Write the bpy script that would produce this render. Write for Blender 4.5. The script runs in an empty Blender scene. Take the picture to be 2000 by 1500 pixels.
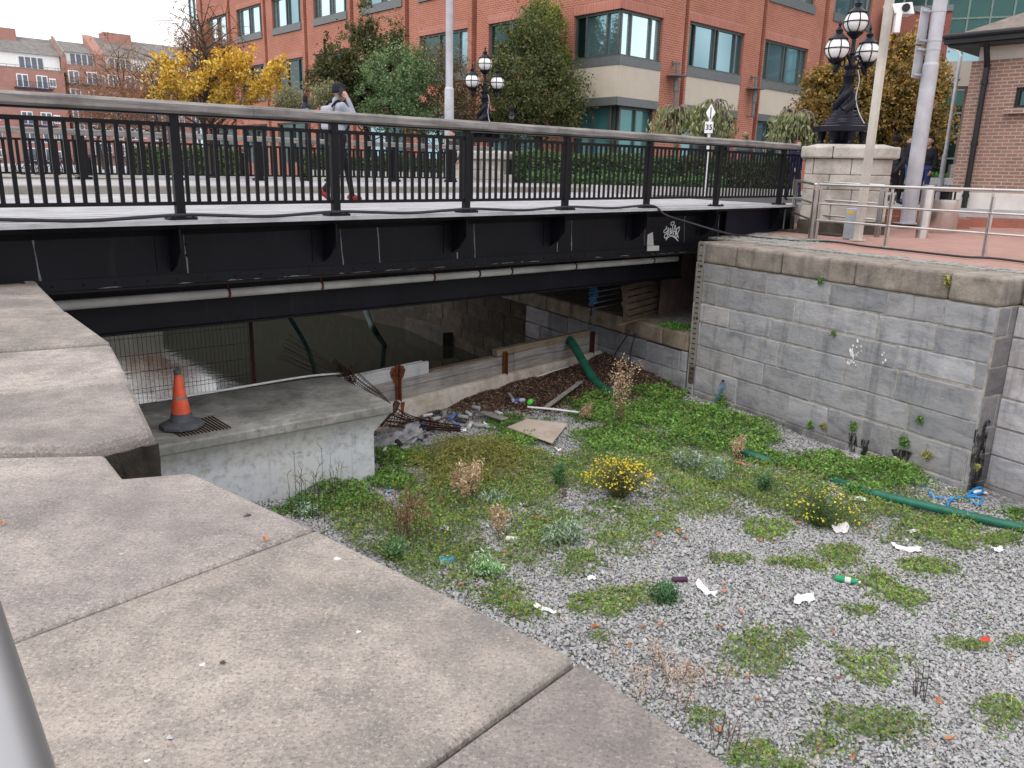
import bpy, math, random
import numpy as np
from mathutils import Vector, Matrix
random.seed(7); RNG = np.random.default_rng(7)
SC = bpy.context.scene; COL = SC.collection
V = Vector
# ------------------------------------------------------------------ camera geometry
F = 1550.0; PT = math.radians(14.96); RL = math.radians(1.38); EZ = 1.2
FW = V((0, math.cos(PT), -math.sin(PT))); R0 = V((1, 0, 0)); U0 = V((0, math.sin(PT), math.cos(PT)))
RT = R0*math.cos(RL) + U0*math.sin(RL); UP = U0*math.cos(RL) - R0*math.sin(RL); EYE = V((0, 0, EZ))
def ray(x, y): return FW + RT*((x-1000)/F) - UP*((y-750)/F)
def G(x, y, z=0.0):
    d = ray(x, y); return EYE + d*((z-EZ)/d.z)
def AY(x, y, Y):
    d = ray(x, y); return EYE + d*(Y/d.y)
def PL(x, y, p0, n):
    d = ray(x, y); return EYE + d*((p0-EYE).dot(n)/d.dot(n))
def proj(p):
    v = V(p)-EYE; d = v.dot(FW); return 1000+F*v.dot(RT)/d, 750-F*v.dot(UP)/d
TH = math.radians(43); E1 = V((math.cos(TH), math.sin(TH), 0)); E2 = V((-math.sin(TH), math.cos(TH), 0)); Z = V((0, 0, 1))
P0 = V((-.725, 11.72, 0))
def B(s, n, z=0.0): return P0 + E1*s + E2*n + Z*z
# ------------------------------------------------------------------ materials
def nn(nt, t, **kw):
    n = nt.nodes.new(t)
    for k, v in kw.items():
        if k in n.inputs: n.inputs[k].default_value = v
        else: setattr(n, k, v)
    return n
class Mat:
    def __init__(s, name, rough=.8, metal=0.0, spec=.35):
        s.m = bpy.data.materials.new(name); s.m.use_nodes = True; s.nt = s.m.node_tree; s.b = s.nt.nodes['Principled BSDF']
        s.b.inputs['Roughness'].default_value = rough; s.b.inputs['Metallic'].default_value = metal; s.b.inputs['Specular IOR Level'].default_value = spec
        s.pos = nn(s.nt, 'ShaderNodeNewGeometry').outputs['Position']
    def L(s, a, b): s.nt.links.new(a, b)
    def vec(s, scale):
        m = nn(s.nt, 'ShaderNodeMapping'); m.inputs['Scale'].default_value = scale; s.L(s.pos, m.inputs['Vector']); return m.outputs[0]
    def uv(s, scale=(1, 1, 1)):
        u = nn(s.nt, 'ShaderNodeUVMap'); m = nn(s.nt, 'ShaderNodeMapping'); m.inputs['Scale'].default_value = scale; s.L(u.outputs[0], m.inputs['Vector']); return m.outputs[0]
    def noise(s, scale, detail=4, rough=.6, vec=None, dist=0):
        n = nn(s.nt, 'ShaderNodeTexNoise', Scale=scale, Detail=detail, Roughness=rough, Distortion=dist); s.L(vec or s.pos, n.inputs['Vector']); return n.outputs['Fac']
    def voro(s, scale, vec=None, feature='F1', out='Distance'):
        n = nn(s.nt, 'ShaderNodeTexVoronoi', Scale=scale); n.feature = feature; s.L(vec or s.pos, n.inputs['Vector']); return n.outputs[out]
    def ramp(s, fac, stops):
        r = nn(s.nt, 'ShaderNodeValToRGB'); e = r.color_ramp.elements
        while len(e) < len(stops): e.new(.5)
        for i, (p, c) in enumerate(stops):
            e[i].position = p; e[i].color = (c, c, c, 1) if not hasattr(c, '__len__') else (*c, 1)
        s.L(fac, r.inputs[0]); return r.outputs[0]
    def mix(s, fac, a, b, mode='MIX'):
        n = nn(s.nt, 'ShaderNodeMix'); n.data_type = 'RGBA'; n.blend_type = mode
        for v, i in ((fac, 0), (a, 6), (b, 7)):
            if hasattr(v, 'links'): s.L(v, n.inputs[i])
            elif i == 0: n.inputs[0].default_value = v
            else: n.inputs[i].default_value = (*v, 1)
        return n.outputs[2]
    def attr(s, name='col'):
        a = nn(s.nt, 'ShaderNodeAttribute'); a.attribute_name = name; return a.outputs['Color']
    def col(s, c):
        if hasattr(c, 'links'): s.L(c, s.b.inputs['Base Color'])
        else: s.b.inputs['Base Color'].default_value = (*c, 1)
        return s
    def rough(s, r): s.L(r, s.b.inputs['Roughness']); return s
    def bump(s, h, strength=.4, dist=.01):
        n = nn(s.nt, 'ShaderNodeBump', Strength=strength, Distance=dist); s.L(h, n.inputs['Height'])
        if s.b.inputs['Normal'].is_linked: s.L(s.b.inputs['Normal'].links[0].from_socket, n.inputs['Normal'])
        s.L(n.outputs[0], s.b.inputs['Normal']); return s
M = {}
def simple(name, c, rough=.7, metal=0, var=.25, scale=6, bump=0, bscale=40, bd=.004, spec=.35, attr=False):
    k = Mat(name, rough, metal, spec); f = k.noise(scale, 5, .65)
    d = tuple(x*(1-var) for x in c); l = tuple(min(1, x*(1+var)) for x in c)
    cc = k.ramp(f, [(.3, d), (.7, l)])
    if attr: cc = k.mix(1.0, cc, k.attr(), 'MULTIPLY')
    k.col(cc)
    if bump: k.bump(k.noise(bscale, 4, .7), bump, bd)
    M[name] = k.m; return k
# granite coping slabs (near)
k = Mat('granite_coping', .9); f1 = k.noise(2.2, 6, .62); f2 = k.noise(11, 5, .7); f3 = k.noise(110, 3, .75)
c = k.ramp(f1, [(.33, (.185, .165, .152)), (.50, (.325, .283, .255)), (.68, (.415, .365, .325))])
c = k.mix(k.ramp(f2, [(.44, 0), (.66, .55)]), c, (.16, .148, .14)); f4 = k.noise(48, 4, .8); f5 = k.noise(75, 3, .8); c = k.mix(k.ramp(f5, [(.36, .55), (.46, 0)]), c, (.13, .12, .114)); c = k.mix(k.ramp(f5, [(.56, 0), (.68, .6)]), c, (.56, .50, .455))
c = k.mix(k.ramp(f3, [(.30, .85), (.46, 0)]), c, (.06, .055, .052))
c = k.mix(k.ramp(f3, [(.60, 0), (.72, .8)]), c, (.60, .54, .49))
fl = k.noise(3.1, 8, .8); c = k.mix(k.ramp(fl, [(.70, 0), (.74, .55)]), c, (.56, .53, .48))
fL = k.noise(.95, 5, .6); c = k.mix(k.ramp(fL, [(.47, 0), (.66, .55)]), c, (.15, .135, .128)); c = k.mix(k.ramp(fL, [(.30, .35), (.44, 0)]), c, (.47, .405, .35))
c = k.mix(1.0, c, k.attr(), 'MULTIPLY'); k.col(c); k.bump(f4, .45, .006); k.bump(k.noise(14, 5, .7), .5, .015); M['granite_coping'] = k.m
# brown right coping
k = Mat('weathered_granite', .92); f1 = k.noise(2.6, 6, .65); f3 = k.noise(85, 3, .75)
c = k.ramp(f1, [(.3, (.15, .13, .115)), (.5, (.29, .25, .215)), (.7, (.40, .35, .305))])
c = k.mix(k.ramp(f3, [(.3, .7), (.47, 0)]), c, (.07, .06, .055)); c = k.mix(k.ramp(f3, [(.6, 0), (.75, .5)]), c, (.45, .40, .36))
vst = k.noise(1, 5, .65, k.vec((5, 5, .35))); c = k.mix(k.ramp(vst, [(.5, 0), (.68, .5)]), c, (.085, .075, .07))
c = k.mix(1.0, c, k.attr(), 'MULTIPLY'); k.col(c); k.bump(k.noise(22, 6, .75), .9, .025); k.bump(f3, .4, .005); M['weathered_granite'] = k.m
# grey limestone ashlar
k = Mat('limestone_ashlar', .88); st = k.noise(1, 6, .72, k.vec((1.6, 1.6, 4.5)), .8); f2 = k.noise(3.0, 6, .65)
c = k.ramp(st, [(.3, (.205, .21, .235)), (.5, (.345, .35, .38)), (.72, (.47, .47, .495))])
c = k.mix(k.ramp(f2, [(.42, 0), (.62, .55)]), c, (.40, .392, .40))
vst = k.noise(1, 5, .7, k.vec((3.5, 3.5, .45))); c = k.mix(k.ramp(vst, [(.55, 0), (.68, .55)]), c, (.13, .13, .145)); c = k.mix(k.ramp(vst, [(.27, .6), (.40, 0)]), c, (.47, .465, .475))
sx_ = nn(k.nt, 'ShaderNodeSeparateXYZ'); k.L(k.pos, sx_.inputs[0]); mr_ = nn(k.nt, 'ShaderNodeMapRange'); k.L(sx_.outputs[2], mr_.inputs[0]); mr_.inputs[1].default_value = -2.2; mr_.inputs[2].default_value = -3.05; ml_ = nn(k.nt, 'ShaderNodeMath', operation='MULTIPLY'); k.L(mr_.outputs[0], ml_.inputs[0]); k.L(k.noise(2.4, 6, .7), ml_.inputs[1]); c = k.mix(k.ramp(ml_.outputs[0], [(.22, 0), (.55, .75)]), c, (.10, .10, .098))
c = k.mix(1.0, c, k.attr(), 'MULTIPLY'); k.col(c); k.bump(k.noise(1, 6, .75, k.vec((9, 9, 20))), .55, .014); k.bump(k.noise(3.5, 4, .6), .6, .05); k.bump(k.noise(60, 4, .7), .3, .004); M['limestone_ashlar'] = k.m
simple('lime_mortar', (.36, .335, .305), .95, var=.35, scale=7, bump=.7, bscale=30, bd=.02)
k = Mat('rough_stone', .95); f1 = k.noise(4, 6, .7); c = k.mix(1.0, k.ramp(f1, [(.3, (.03, .026, .022)), (.6, (.085, .072, .06)), (.75, (.15, .13, .11))]), k.attr(), 'MULTIPLY'); k.col(c); k.bump(k.noise(30, 6, .8), 1, .03); M['rough_stone'] = k.m
# stained concrete
def concrete(name, a, b, c3, stain, zfade=None):
    k = Mat(name, .9); f1 = k.noise(1.6, 7, .68, dist=.4); f2 = k.noise(9, 6, .7)
    c = k.ramp(f1, [(.34, a), (.52, b), (.68, c3)]); c = k.mix(k.ramp(f2, [(.5, 0), (.68, .5)]), c, stain)
    vst = k.noise(1, 5, .7, k.vec((6, 6, .3)))
    if zfade:
        sx = nn(k.nt, 'ShaderNodeSeparateXYZ'); k.L(k.pos, sx.inputs[0])
        mr = nn(k.nt, 'ShaderNodeMapRange'); k.L(sx.outputs[2], mr.inputs[0]); mr.inputs[1].default_value = zfade[0]; mr.inputs[2].default_value = zfade[1]
        ad = nn(k.nt, 'ShaderNodeMath', operation='MULTIPLY_ADD'); k.L(f2, ad.inputs[0]); ad.inputs[1].default_value = .38; k.L(mr.outputs[0], ad.inputs[2])
        c = k.mix(k.ramp(ad.outputs[0], [(.50, 0), (1.0, .9)]), c, stain)
        c = k.mix(k.ramp(vst, [(.58, 0), (.68, .6)]), c, stain)
    k.col(c); k.bump(k.noise(50, 5, .75), .35, .006); M[name] = k.m
concrete('stained_concrete', (.15, .15, .138), (.27, .265, .245), (.42, .41, .385), (.085, .082, .075))
concrete('limewashed_concrete', (.50, .52, .58), (.58, .59, .61), (.62, .61, .58), (.17, .17, .15), (-2.75, -2.0))
concrete('cream_concrete', (.42, .35, .28), (.60, .54, .47), (.66, .61, .55), (.33, .22, .14))
concrete('pale_pavement', (.29, .285, .30), (.37, .365, .385), (.43, .425, .445), (.22, .215, .225))
concrete('old_kerb', (.20, .185, .165), (.28, .26, .23), (.34, .31, .28), (.14, .13, .115))
def wood(name, a, b, ax=(1, 1, 1), rough=.85):
    k = Mat(name, rough); f = k.noise(1, 6, .7, k.uv((1.1, 26, 1))); c = k.ramp(f, [(.3, a), (.7, b)])
    c = k.mix(k.ramp(k.noise(3, 5, .6), [(.45, 0), (.7, .5)]), c, tuple(x*.55 for x in a)); k.col(c); k.bump(f, .7, .012); M[name] = k.m
wood('handrail_timber', (.10, .093, .09), (.36, .335, .325))
wood('grey_timber', (.18, .165, .158), (.45, .42, .40))
wood('painted_timber', (.42, .41, .42), (.60, .60, .61))
wood('raw_timber', (.20, .145, .10), (.34, .27, .20))
wood('pallet_timber', (.075, .052, .038), (.19, .14, .105))
wood('chipboard', (.44, .36, .29), (.56, .47, .40))
wood('footway_boards', (.34, .34, .365), (.52, .515, .545))
# metals and paints
def paint(name, c, wear, wc, rough=.5, sc=9, bump=.15):
    k = Mat(name, rough, 0, .16); f = k.noise(sc, 8, .8); f2 = k.noise(1.3, 4, .6)
    cc = k.ramp(f2, [(.3, tuple(x*.75 for x in c)), (.7, tuple(x*1.3 for x in c))]); cc = k.mix(k.ramp(f, [(wear, 0), (wear+.03, 1)]), cc, wc); cc = k.mix(k.ramp(k.noise(1, 5, .7, k.vec((7, 7, .8))), [(.60, 0), (.74, .55)]), cc, tuple(x*1.5+.012*q for x, q in zip(c, (2.2, 1.2, .8)))); k.col(cc); k.bump(k.noise(25, 4, .6), bump, .004); M[name] = k.m
paint('girder_black_paint', (.006, .006, .0095), .755, (.30, .31, .32), .42)
paint('railing_black_paint', (.008, .008, .0105), .80, (.12, .10, .09), .42)
paint('flange_paint', (.007, .0075, .0105), .69, (.32, .33, .35), .5, 7)
paint('end_panel_paint', (.0085, .0095, .019), .85, (.1, .1, .11), .4)
paint('rusty_black_steel', (.012, .0095, .0095), .58, (.075, .022, .014), .75, 5)
paint('grey_beam_paint', (.011, .0115, .0165), .74, (.16, .17, .18), .5)
paint('white_pipe_paint', (.42, .41, .40), .66, (.16, .13, .11), .6, 10)
paint('iron_black_gloss', (.010, .010, .017), .85, (.05, .05, .06), .25)
paint('rust', (.16, .055, .025), .52, (.06, .025, .016), .95, 12, .5)
paint('dark_rust', (.045, .022, .017), .56, (.10, .04, .026), .95, 12, .5)
paint('galvanised_paint', (.42, .42, .46), .78, (.30, .30, .32), .45)
paint('cream_pole_paint', (.43, .40, .36), .72, (.30, .27, .24), .6)
paint('sign_white', (.75, .75, .76), .85, (.5, .5, .5), .4)
paint('box_grey', (.36, .40, .44), .8, (.22, .24, .26), .5)
k = Mat('brushed_stainless', .28, 1, .5); k.col(k.ramp(k.noise(3, 4, .6), [(.3, (.55, .53, .51)), (.7, (.72, .70, .69))])); k.bump(k.noise(1, 3, .5, k.vec((300, 300, 6))), .05, .001); M['brushed_stainless'] = k.m
simple('smooth_steel_tube', (.36, .36, .37), .42, .8, .08)
simple('grey_metal_sill', (.145, .155, .16), .5, .3, .12); simple('window_frame_metal', (.10, .115, .11), .45, .4, .15)
simple('beige_panel', (.50, .44, .365), .75, 0, .05, 2); simple('render_cream', (.55, .52, .475), .9, 0, .08, 3, .2)
simple('kiosk_plinth', (.58, .555, .53), .9, 0, .10, 3, .2)
simple('white_render', (.90, .89, .88), .9, 0, .05); simple('plain_colour', (1, 1, 1), .6, 0, .12, 30, attr=True); simple('cloth', (1, 1, 1), .92, 0, .18, 25, .3, 90, .004, .15, attr=True)
simple('black_rubber', (.018, .018, .02), .6); simple('cable_black', (.022, .022, .028), .5); simple('cone_rubber', (.085, .088, .10), .75, 0, .3, 8)
k = Mat('cone_orange', .55); c = k.ramp(k.noise(9, 6, .65), [(.3, (.58, .07, .03)), (.6, (.74, .105, .045)), (.75, (.66, .14, .08))]); k.col(k.mix(k.ramp(k.noise(2.2, 5, .7), [(.5, 0), (.72, .55)]), c, (.36, .17, .13))); M['cone_orange'] = k.m
simple('seam_grey', (.13, .14, .155), .6, 0, .5, 14); simple('green_hose', (.018, .125, .085), .5, 0, .35, 5, .15, 60); simple('hose_dark_green', (.012, .055, .042), .55, 0, .3); simple('blue_rope', (.05, .24, .50), .7, 0, .25, 30); simple('blue_hose', (.03, .26, .58), .5, 0, .2)
simple('opal_globe', (.82, .82, .82), .25, 0, .03, 3, spec=.5); simple('paper_white', (.76, .75, .75), .85, 0, .07, 20, .3, 30)
simple('plastic_film', (.36, .35, .37), .3, 0, .45, 9, .6, 25, .01)
simple('steel_plate_brown', (.135, .095, .085), .85, 0, .35, 3, .25); simple('dark_grating', (.035, .021, .02), .85, 0, .4, 10)
simple('roof_slate', (.19, .175, .17), .9, 0, .3, 1.2); simple('roof_tile', (.20, .165, .145), .9, 0, .3, 5, .6, 18, .03); simple('gutter_black', (.013, .013, .016), .45)  # roof_slate is paled, with distance haze in its colour
simple('bark', (.055, .042, .034), .95, 0, .4, 9, .8, 30, .02); simple('dry_stem', (.13, .085, .055), .9, 0, .4, 20)
simple('soil', (.062, .042, .034), .98, 0, .55, 18, 1, 40, .03); simple('asphalt', (.055, .055, .06), .92, 0, .25, 30, .3, 90); simple('skin', (1, 1, 1), .55, 0, .08, 12, attr=True)
simple('far_metal_blue', (.03, .035, .07), .6)
k = Mat('gauge_board', .7); sx = nn(k.nt, 'ShaderNodeSeparateXYZ'); k.L(k.pos, sx.inputs[0])
f = k.noise(14, 5, .7); c = k.ramp(f, [(.3, (.20, .19, .17)), (.7, (.29, .275, .25))])
mr = nn(k.nt, 'ShaderNodeMapRange'); k.L(sx.outputs[2], mr.inputs[0]); mr.inputs[1].default_value = -2.85; mr.inputs[2].default_value = -2.3
c = k.mix(k.ramp(mr.outputs[0], [(.15, 0), (.22, .85), (.72, .85), (.95, 0)]), c, (.105, .062, .045)); c = k.mix(k.ramp(mr.outputs[0], [(.12, .9), (.2, 0)]), c, (.36, .36, .37)); k.col(c); M['gauge_board'] = k.m
def brick(name, c1, c2, mo, w=.23, h=.076, ms=.010, var=.35, bumpd=.006):
    k = Mat(name, .9); b = nn(k.nt, 'ShaderNodeTexBrick', Scale=1.0); b.inputs['Color1'].default_value = (*c1, 1); b.inputs['Color2'].default_value = (*c2, 1); b.inputs['Mortar'].default_value = (*mo, 1)
    b.inputs['Mortar Size'].default_value = ms; b.inputs['Brick Width'].default_value = w; b.inputs['Row Height'].default_value = h; b.inputs['Bias'].default_value = 0; k.L(k.uv(), b.inputs['Vector'])
    c = k.mix(k.ramp(k.noise(.7, 5, .65), [(.35, 0), (.7, var)]), b.outputs[0], tuple(x*.6 for x in c2)); c = k.mix(k.ramp(k.noise(26, 3, .7), [(.5, 0), (.75, .35)]), c, tuple(min(1, x*1.5) for x in c1)); k.col(c); k.bump(b.outputs['Fac'], -.5, bumpd); M[name] = k.m
brick('office_brick', (.41, .125, .068), (.325, .092, .052), (.42, .29, .245), ms=.012, h=.085)
brick('dark_office_brick', (.26, .075, .055), (.21, .06, .045), (.24, .14, .11))
brick('kiosk_brick', (.30, .165, .13), (.20, .125, .105), (.40, .335, .29), .24, .080, .012)
brick('apartment_brick', (.42, .215, .18), (.37, .185, .155), (.34, .22, .18), .5, .16, .01)  # distance haze is mixed into this brick colour
brick('plaza_brick', (.42, .245, .205), (.36, .205, .175), (.29, .21, .185), .22, .11, .006, .3)
brick('step_brick', (.34, .12, .085), (.28, .10, .07), (.24, .15, .12), .22, .075, .008)
def glass(name, c, dark, rough=.06, metal=.75):
    k = Mat(name, rough, metal, .6); f = k.noise(.35, 4, .6); k.col(k.ramp(k.noise(.16, 2, .5), [(.35, dark), (.6, c)])); k.bump(k.noise(.5, 1, .5), .012, .05); M[name] = k.m
glass('sky_glass', (.58, .74, .79), (.46, .62, .68)); glass('teal_glass', (.26, .41, .46), (.10, .20, .235)); glass('dark_teal_glass', (.035, .085, .085), (.012, .03, .032)); glass('green_curtain_glass', (.035, .085, .08), (.010, .028, .027)); glass('lobby_glass', (.07, .22, .22), (.04, .14, .145), .15, .3)
k = Mat('canal_water', .035, 0, .5); k.col((.012, .014, .010)); k.b.inputs['IOR'].default_value = 2.1; k.bump(k.noise(1, 3, .55, k.vec((2.6, 2.6, 1))), .035, .08); k.bump(k.noise(1, 2, .5, k.vec((14, 14, 1))), .03, .02); M['canal_water'] = k.m
k = Mat('gravel_bed', .95); v = k.voro(26); cc = k.voro(26, out='Color'); bw = nn(k.nt, 'ShaderNodeRGBToBW'); k.L(cc, bw.inputs[0])
c = k.ramp(bw.outputs[0], [(.2, (.17, .17, .172)), (.8, (.42, .42, .425))]); c = k.mix(k.ramp(v, [(.35, 0), (.8, .8)]), c, (.07, .068, .066)); k.col(c); k.bump(v, -1, .03); M['gravel_bed'] = k.m
k = Mat('gravel_stone', .9); k.col(k.mix(1.0, k.ramp(k.noise(60, 4, .7), [(.3, .78), (.7, 1.0)]), k.attr(), 'MULTIPLY')); M['gravel_stone'] = k.m
k = Mat('leaf', .55, 0, .3); k.col(k.attr()); tl = nn(k.nt, 'ShaderNodeBsdfTranslucent'); k.L(k.mix(1.0, k.attr(), (1.25, 1.3, .8), 'MULTIPLY'), tl.inputs[0]); ms = nn(k.nt, 'ShaderNodeMixShader'); ms.inputs[0].default_value = .28; k.L(k.b.outputs[0], ms.inputs[1]); k.L(tl.outputs[0], ms.inputs[2]); k.L(ms.outputs[0], k.nt.nodes['Material Output'].inputs[0]); M['leaf'] = k.m
k = Mat('cobble', .9); v = k.voro(7, k.vec((1, 1, .2))); c = k.ramp(k.noise(5, 5, .6), [(.3, (.18, .172, .16)), (.7, (.36, .35, .33))]); k.col(c); k.bump(k.noise(40, 4, .7), .5, .008); M['cobble'] = k.m
# ------------------------------------------------------------------ object helpers
def thing(name, label, cat, loc=(0, 0, 0), rz=0, group=None, kind=None):
    o = bpy.data.objects.new(name, None); COL.objects.link(o); o.empty_display_size = .2; o.location = loc; o.rotation_euler = (0, 0, rz)
    return tag(o, label, cat, group, kind)
def tag(o, label=None, cat=None, group=None, kind=None):
    if label: o['label'] = label
    if cat: o['category'] = cat
    if group: o['group'] = group
    if kind: o['kind'] = kind
    return o
def org(o):
    m = V((0, 0, 0))
    while o is not None: m = m + o.location; o = o.parent
    return m
def finish(me, name, mats, parent, smooth=None, bevel=0, seg=2):
    for m in ([mats] if not isinstance(mats, (list, tuple)) else mats): me.materials.append(M[m] if isinstance(m, str) else m)
    if smooth is not None:
        me.shade_smooth(); me.set_sharp_from_angle(angle=math.radians(smooth))
    o = bpy.data.objects.new(name, me); COL.objects.link(o)
    if parent is not None: o.parent = parent
    if bevel:
        b = o.modifiers.new('bevel', 'BEVEL'); b.width = bevel; b.segments = seg; b.limit_method = 'ANGLE'; b.angle_limit = math.radians(40)
    return o
def boxuv(me):
    n = len(me.polygons)
    if not n: return
    co = np.empty(len(me.vertices)*3, np.float32); me.vertices.foreach_get('co', co); co = co.reshape(-1, 3)
    nr = np.empty(n*3, np.float32); me.polygons.foreach_get('normal', nr); nr = nr.reshape(-1, 3)
    lt = np.empty(n, np.int32); me.polygons.foreach_get('loop_total', lt); li = np.empty(len(me.loops), np.int32); me.loops.foreach_get('vertex_index', li)
    pn = np.repeat(nr, lt, axis=0); p = co[li]; hl = np.hypot(pn[:, 0], pn[:, 1])+1e-9; tx, ty = -pn[:, 1]/hl, pn[:, 0]/hl
    flat = np.abs(pn[:, 2]) > .8
    u = np.where(flat, p[:, 0], p[:, 0]*tx+p[:, 1]*ty); v = np.where(flat, p[:, 1], p[:, 2])
    uv = me.uv_layers.new(name='UVMap'); uv.data.foreach_set('uv', np.stack([u, v], 1).astype(np.float32).ravel())
class MB:
    def __init__(s): s.v = []; s.f = []; s.c = []; s.mi = []; s.uvd = None
    def poly(s, pts, c=(1, 1, 1), m=0):
        b = len(s.v); s.v += [V(p) for p in pts]; s.f.append(tuple(range(b, b+len(pts)))); s.c.append(c); s.mi.append(m)
    def raw(s, vs, fs, c=(1, 1, 1), m=0):
        b = len(s.v); s.v += [V(p) for p in vs]
        for f in fs: s.f.append(tuple(b+i for i in f)); s.c.append(c); s.mi.append(m)
    def box(s, ctr, hx, hy, hz, ax=None, c=(1, 1, 1), m=0):
        ux, uy, uz = ax or (V((1, 0, 0)), V((0, 1, 0)), Z); ctr = V(ctr)
        vs = [ctr+ux*(a*hx)+uy*(b*hy)+uz*(d*hz) for d in (-1, 1) for b in (-1, 1) for a in (-1, 1)]
        s.raw(vs, [(0, 2, 3, 1), (4, 5, 7, 6), (0, 1, 5, 4), (2, 6, 7, 3), (0, 4, 6, 2), (1, 3, 7, 5)], c, m); return s
    def bar(s, a, b, w, h, up=Z, c=(1, 1, 1), m=0):
        a, b = V(a), V(b); d = b-a; L = d.length; d = d/L; x = d.cross(V(up)); x = x.normalized() if x.length > 1e-6 else V((1, 0, 0)); y = x.cross(d)
        return s.box((a+b)/2, L/2, w/2, h/2, (d, x, y), c, m)
    def prism(s, pts, ext, c=(1, 1, 1), m=0):
        pts = [V(p) for p in pts]; ext = V(ext); n = len(pts); vs = pts+[p+ext for p in pts]
        nrm = V((0, 0, 0))
        for i in range(n): nrm += pts[i].cross(pts[(i+1) % n])
        fl = nrm.dot(ext) < 0
        fs = [tuple(range(n)), tuple(range(2*n-1, n-1, -1))]+[(i, i+n, (i+1) % n+n, (i+1) % n) for i in range(n)]
        if not fl: fs = [tuple(reversed(f)) for f in fs]
        s.raw(vs, fs, c, m); return s
    def tube(s, path, r, n=8, c=(1, 1, 1), m=0, cap=True):
        path = [V(p) for p in path]; k = len(path); rs = r if hasattr(r, '__len__') else [r]*k; vs = []; x = None
        for i in range(k):
            d = (path[min(i+1, k-1)]-path[max(i-1, 0)]); d = d.normalized() if d.length > 1e-9 else Z
            if x is None: x = d.orthogonal().normalized()
            else:
                x = x-d*x.dot(d); x = x.normalized() if x.length > 1e-6 else d.orthogonal().normalized()
            y = d.cross(x)
            for j in range(n):
                a = 2*math.pi*j/n; vs.append(path[i]+(x*math.cos(a)+y*math.sin(a))*rs[i])
        fs = [(i*n+j, i*n+(j+1) % n, (i+1)*n+(j+1) % n, (i+1)*n+j) for i in range(k-1) for j in range(n)]
        if cap: fs += [tuple(range(n-1, -1, -1)), tuple((k-1)*n+j for j in range(n))]
        s.raw(vs, fs, c, m); return s
    def lathe(s, base, prof, n=20, c=(1, 1, 1), m=0, ax=None, tw=0, sq=None):
        ux, uy, uz = ax or (V((1, 0, 0)), V((0, 1, 0)), Z); base = V(base); vs = []
        for i, (r, z) in enumerate(prof):
            for j in range(n):
                a = 2*math.pi*j/n+tw*z; rr = max(r, 1e-4)
                if sq: rr = rr*sq(a)
                vs.append(base+ux*(rr*math.cos(a))+uy*(rr*math.sin(a))+uz*z)
        k = len(prof)
        fs = [(i*n+j, i*n+(j+1) % n, (i+1)*n+(j+1) % n, (i+1)*n+j) for i in range(k-1) for j in range(n)]+[tuple(range(n-1, -1, -1)), tuple((k-1)*n+j for j in range(n))]
        s.raw(vs, fs, c, m); return s
    def ball(s, ctr, rx, ry=None, rz=None, n=14, c=(1, 1, 1), m=0, ax=None):
        ry = rx if ry is None else ry; rz = rx if rz is None else rz; h = max(5, n//2)
        ux, uy, uz = ax or (V((1, 0, 0)), V((0, 1, 0)), Z); ctr = V(ctr); vs = []
        for i in range(h+1):
            t = math.pi*i/h
            for j in range(n):
                a = 2*math.pi*j/n; q = max(math.sin(t), 1e-4); vs.append(ctr+ux*(rx*q*math.cos(a))+uy*(ry*q*math.sin(a))-uz*(rz*math.cos(t)))
        s.raw(vs, [(i*n+j, i*n+(j+1) % n, (i+1)*n+(j+1) % n, (i+1)*n+j) for i in range(h) for j in range(n)], c, m); return s
    def build(s, name, mats, parent=None, smooth=None, bevel=0, seg=2):
        o0 = org(parent) if parent is not None else V((0, 0, 0)); me = bpy.data.meshes.new(name)
        me.from_pydata([tuple(p-o0) for p in s.v], [], s.f); me.update(); boxuv(me)
        lt = np.array([len(f) for f in s.f]); cc = np.ones((len(s.f), 4), np.float32); cc[:, :3] = np.array(s.c)[:, :3]
        a = me.color_attributes.new('col', 'FLOAT_COLOR', 'CORNER'); a.data.foreach_set('color', np.repeat(cc, lt, axis=0).ravel())
        me.polygons.foreach_set('material_index', np.array(s.mi, np.int32))
        return finish(me, name, mats, parent, smooth, bevel, seg)
def leaves(name, P, L, W, C, parent=None, mat='leaf', A=None, nb=None, flat=0.0):
    """many small diamond leaves: P (n,3) positions, L lengths, W widths, C (n,3) colours; A optional axis directions"""
    n = len(P); P = np.asarray(P, float); o0 = np.array(org(parent)) if parent is not None else np.zeros(3)
    a = RNG.normal(size=(n, 3)) if A is None else np.asarray(A, float); a[:, 2] *= (1-flat); a /= np.linalg.norm(a, axis=1)[:, None]+1e-9
    q = RNG.normal(size=(n, 3)); q[:, :2] *= (1-flat*.8); b = np.cross(a, q); b /= np.linalg.norm(b, axis=1)[:, None]+1e-9
    L = np.broadcast_to(L, n)[:, None]; W = np.broadcast_to(W, n)[:, None]; fold = np.cross(a, b)*W*.25
    vs = np.stack([P-a*L/2, P-a*L*.02+b*W/2+fold, P+a*L/2, P-a*L*.02-b*W/2+fold], 1).reshape(-1, 3)-o0
    return rawmesh(name, vs, np.arange(n*4).reshape(-1, 4), np.repeat(np.asarray(C), 4, axis=0), parent, mat)
def rawmesh(name, vs, fs, C, parent, mat, smooth=None):
    me = bpy.data.meshes.new(name); nf, k = fs.shape; me.vertices.add(len(vs)); me.vertices.foreach_set('co', vs.astype(np.float32).ravel())
    me.loops.add(nf*k); me.loops.foreach_set('vertex_index', fs.astype(np.int32).ravel()); me.polygons.add(nf); me.polygons.foreach_set('loop_start', np.arange(0, nf*k, k, dtype=np.int32))
    me.update(calc_edges=True)
    cc = np.ones((len(vs), 4), np.float32); cc[:, :3] = C; a = me.color_attributes.new('col', 'FLOAT_COLOR', 'POINT'); a.data.foreach_set('color', cc.ravel())
    return finish(me, name, mat, parent, smooth)
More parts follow.
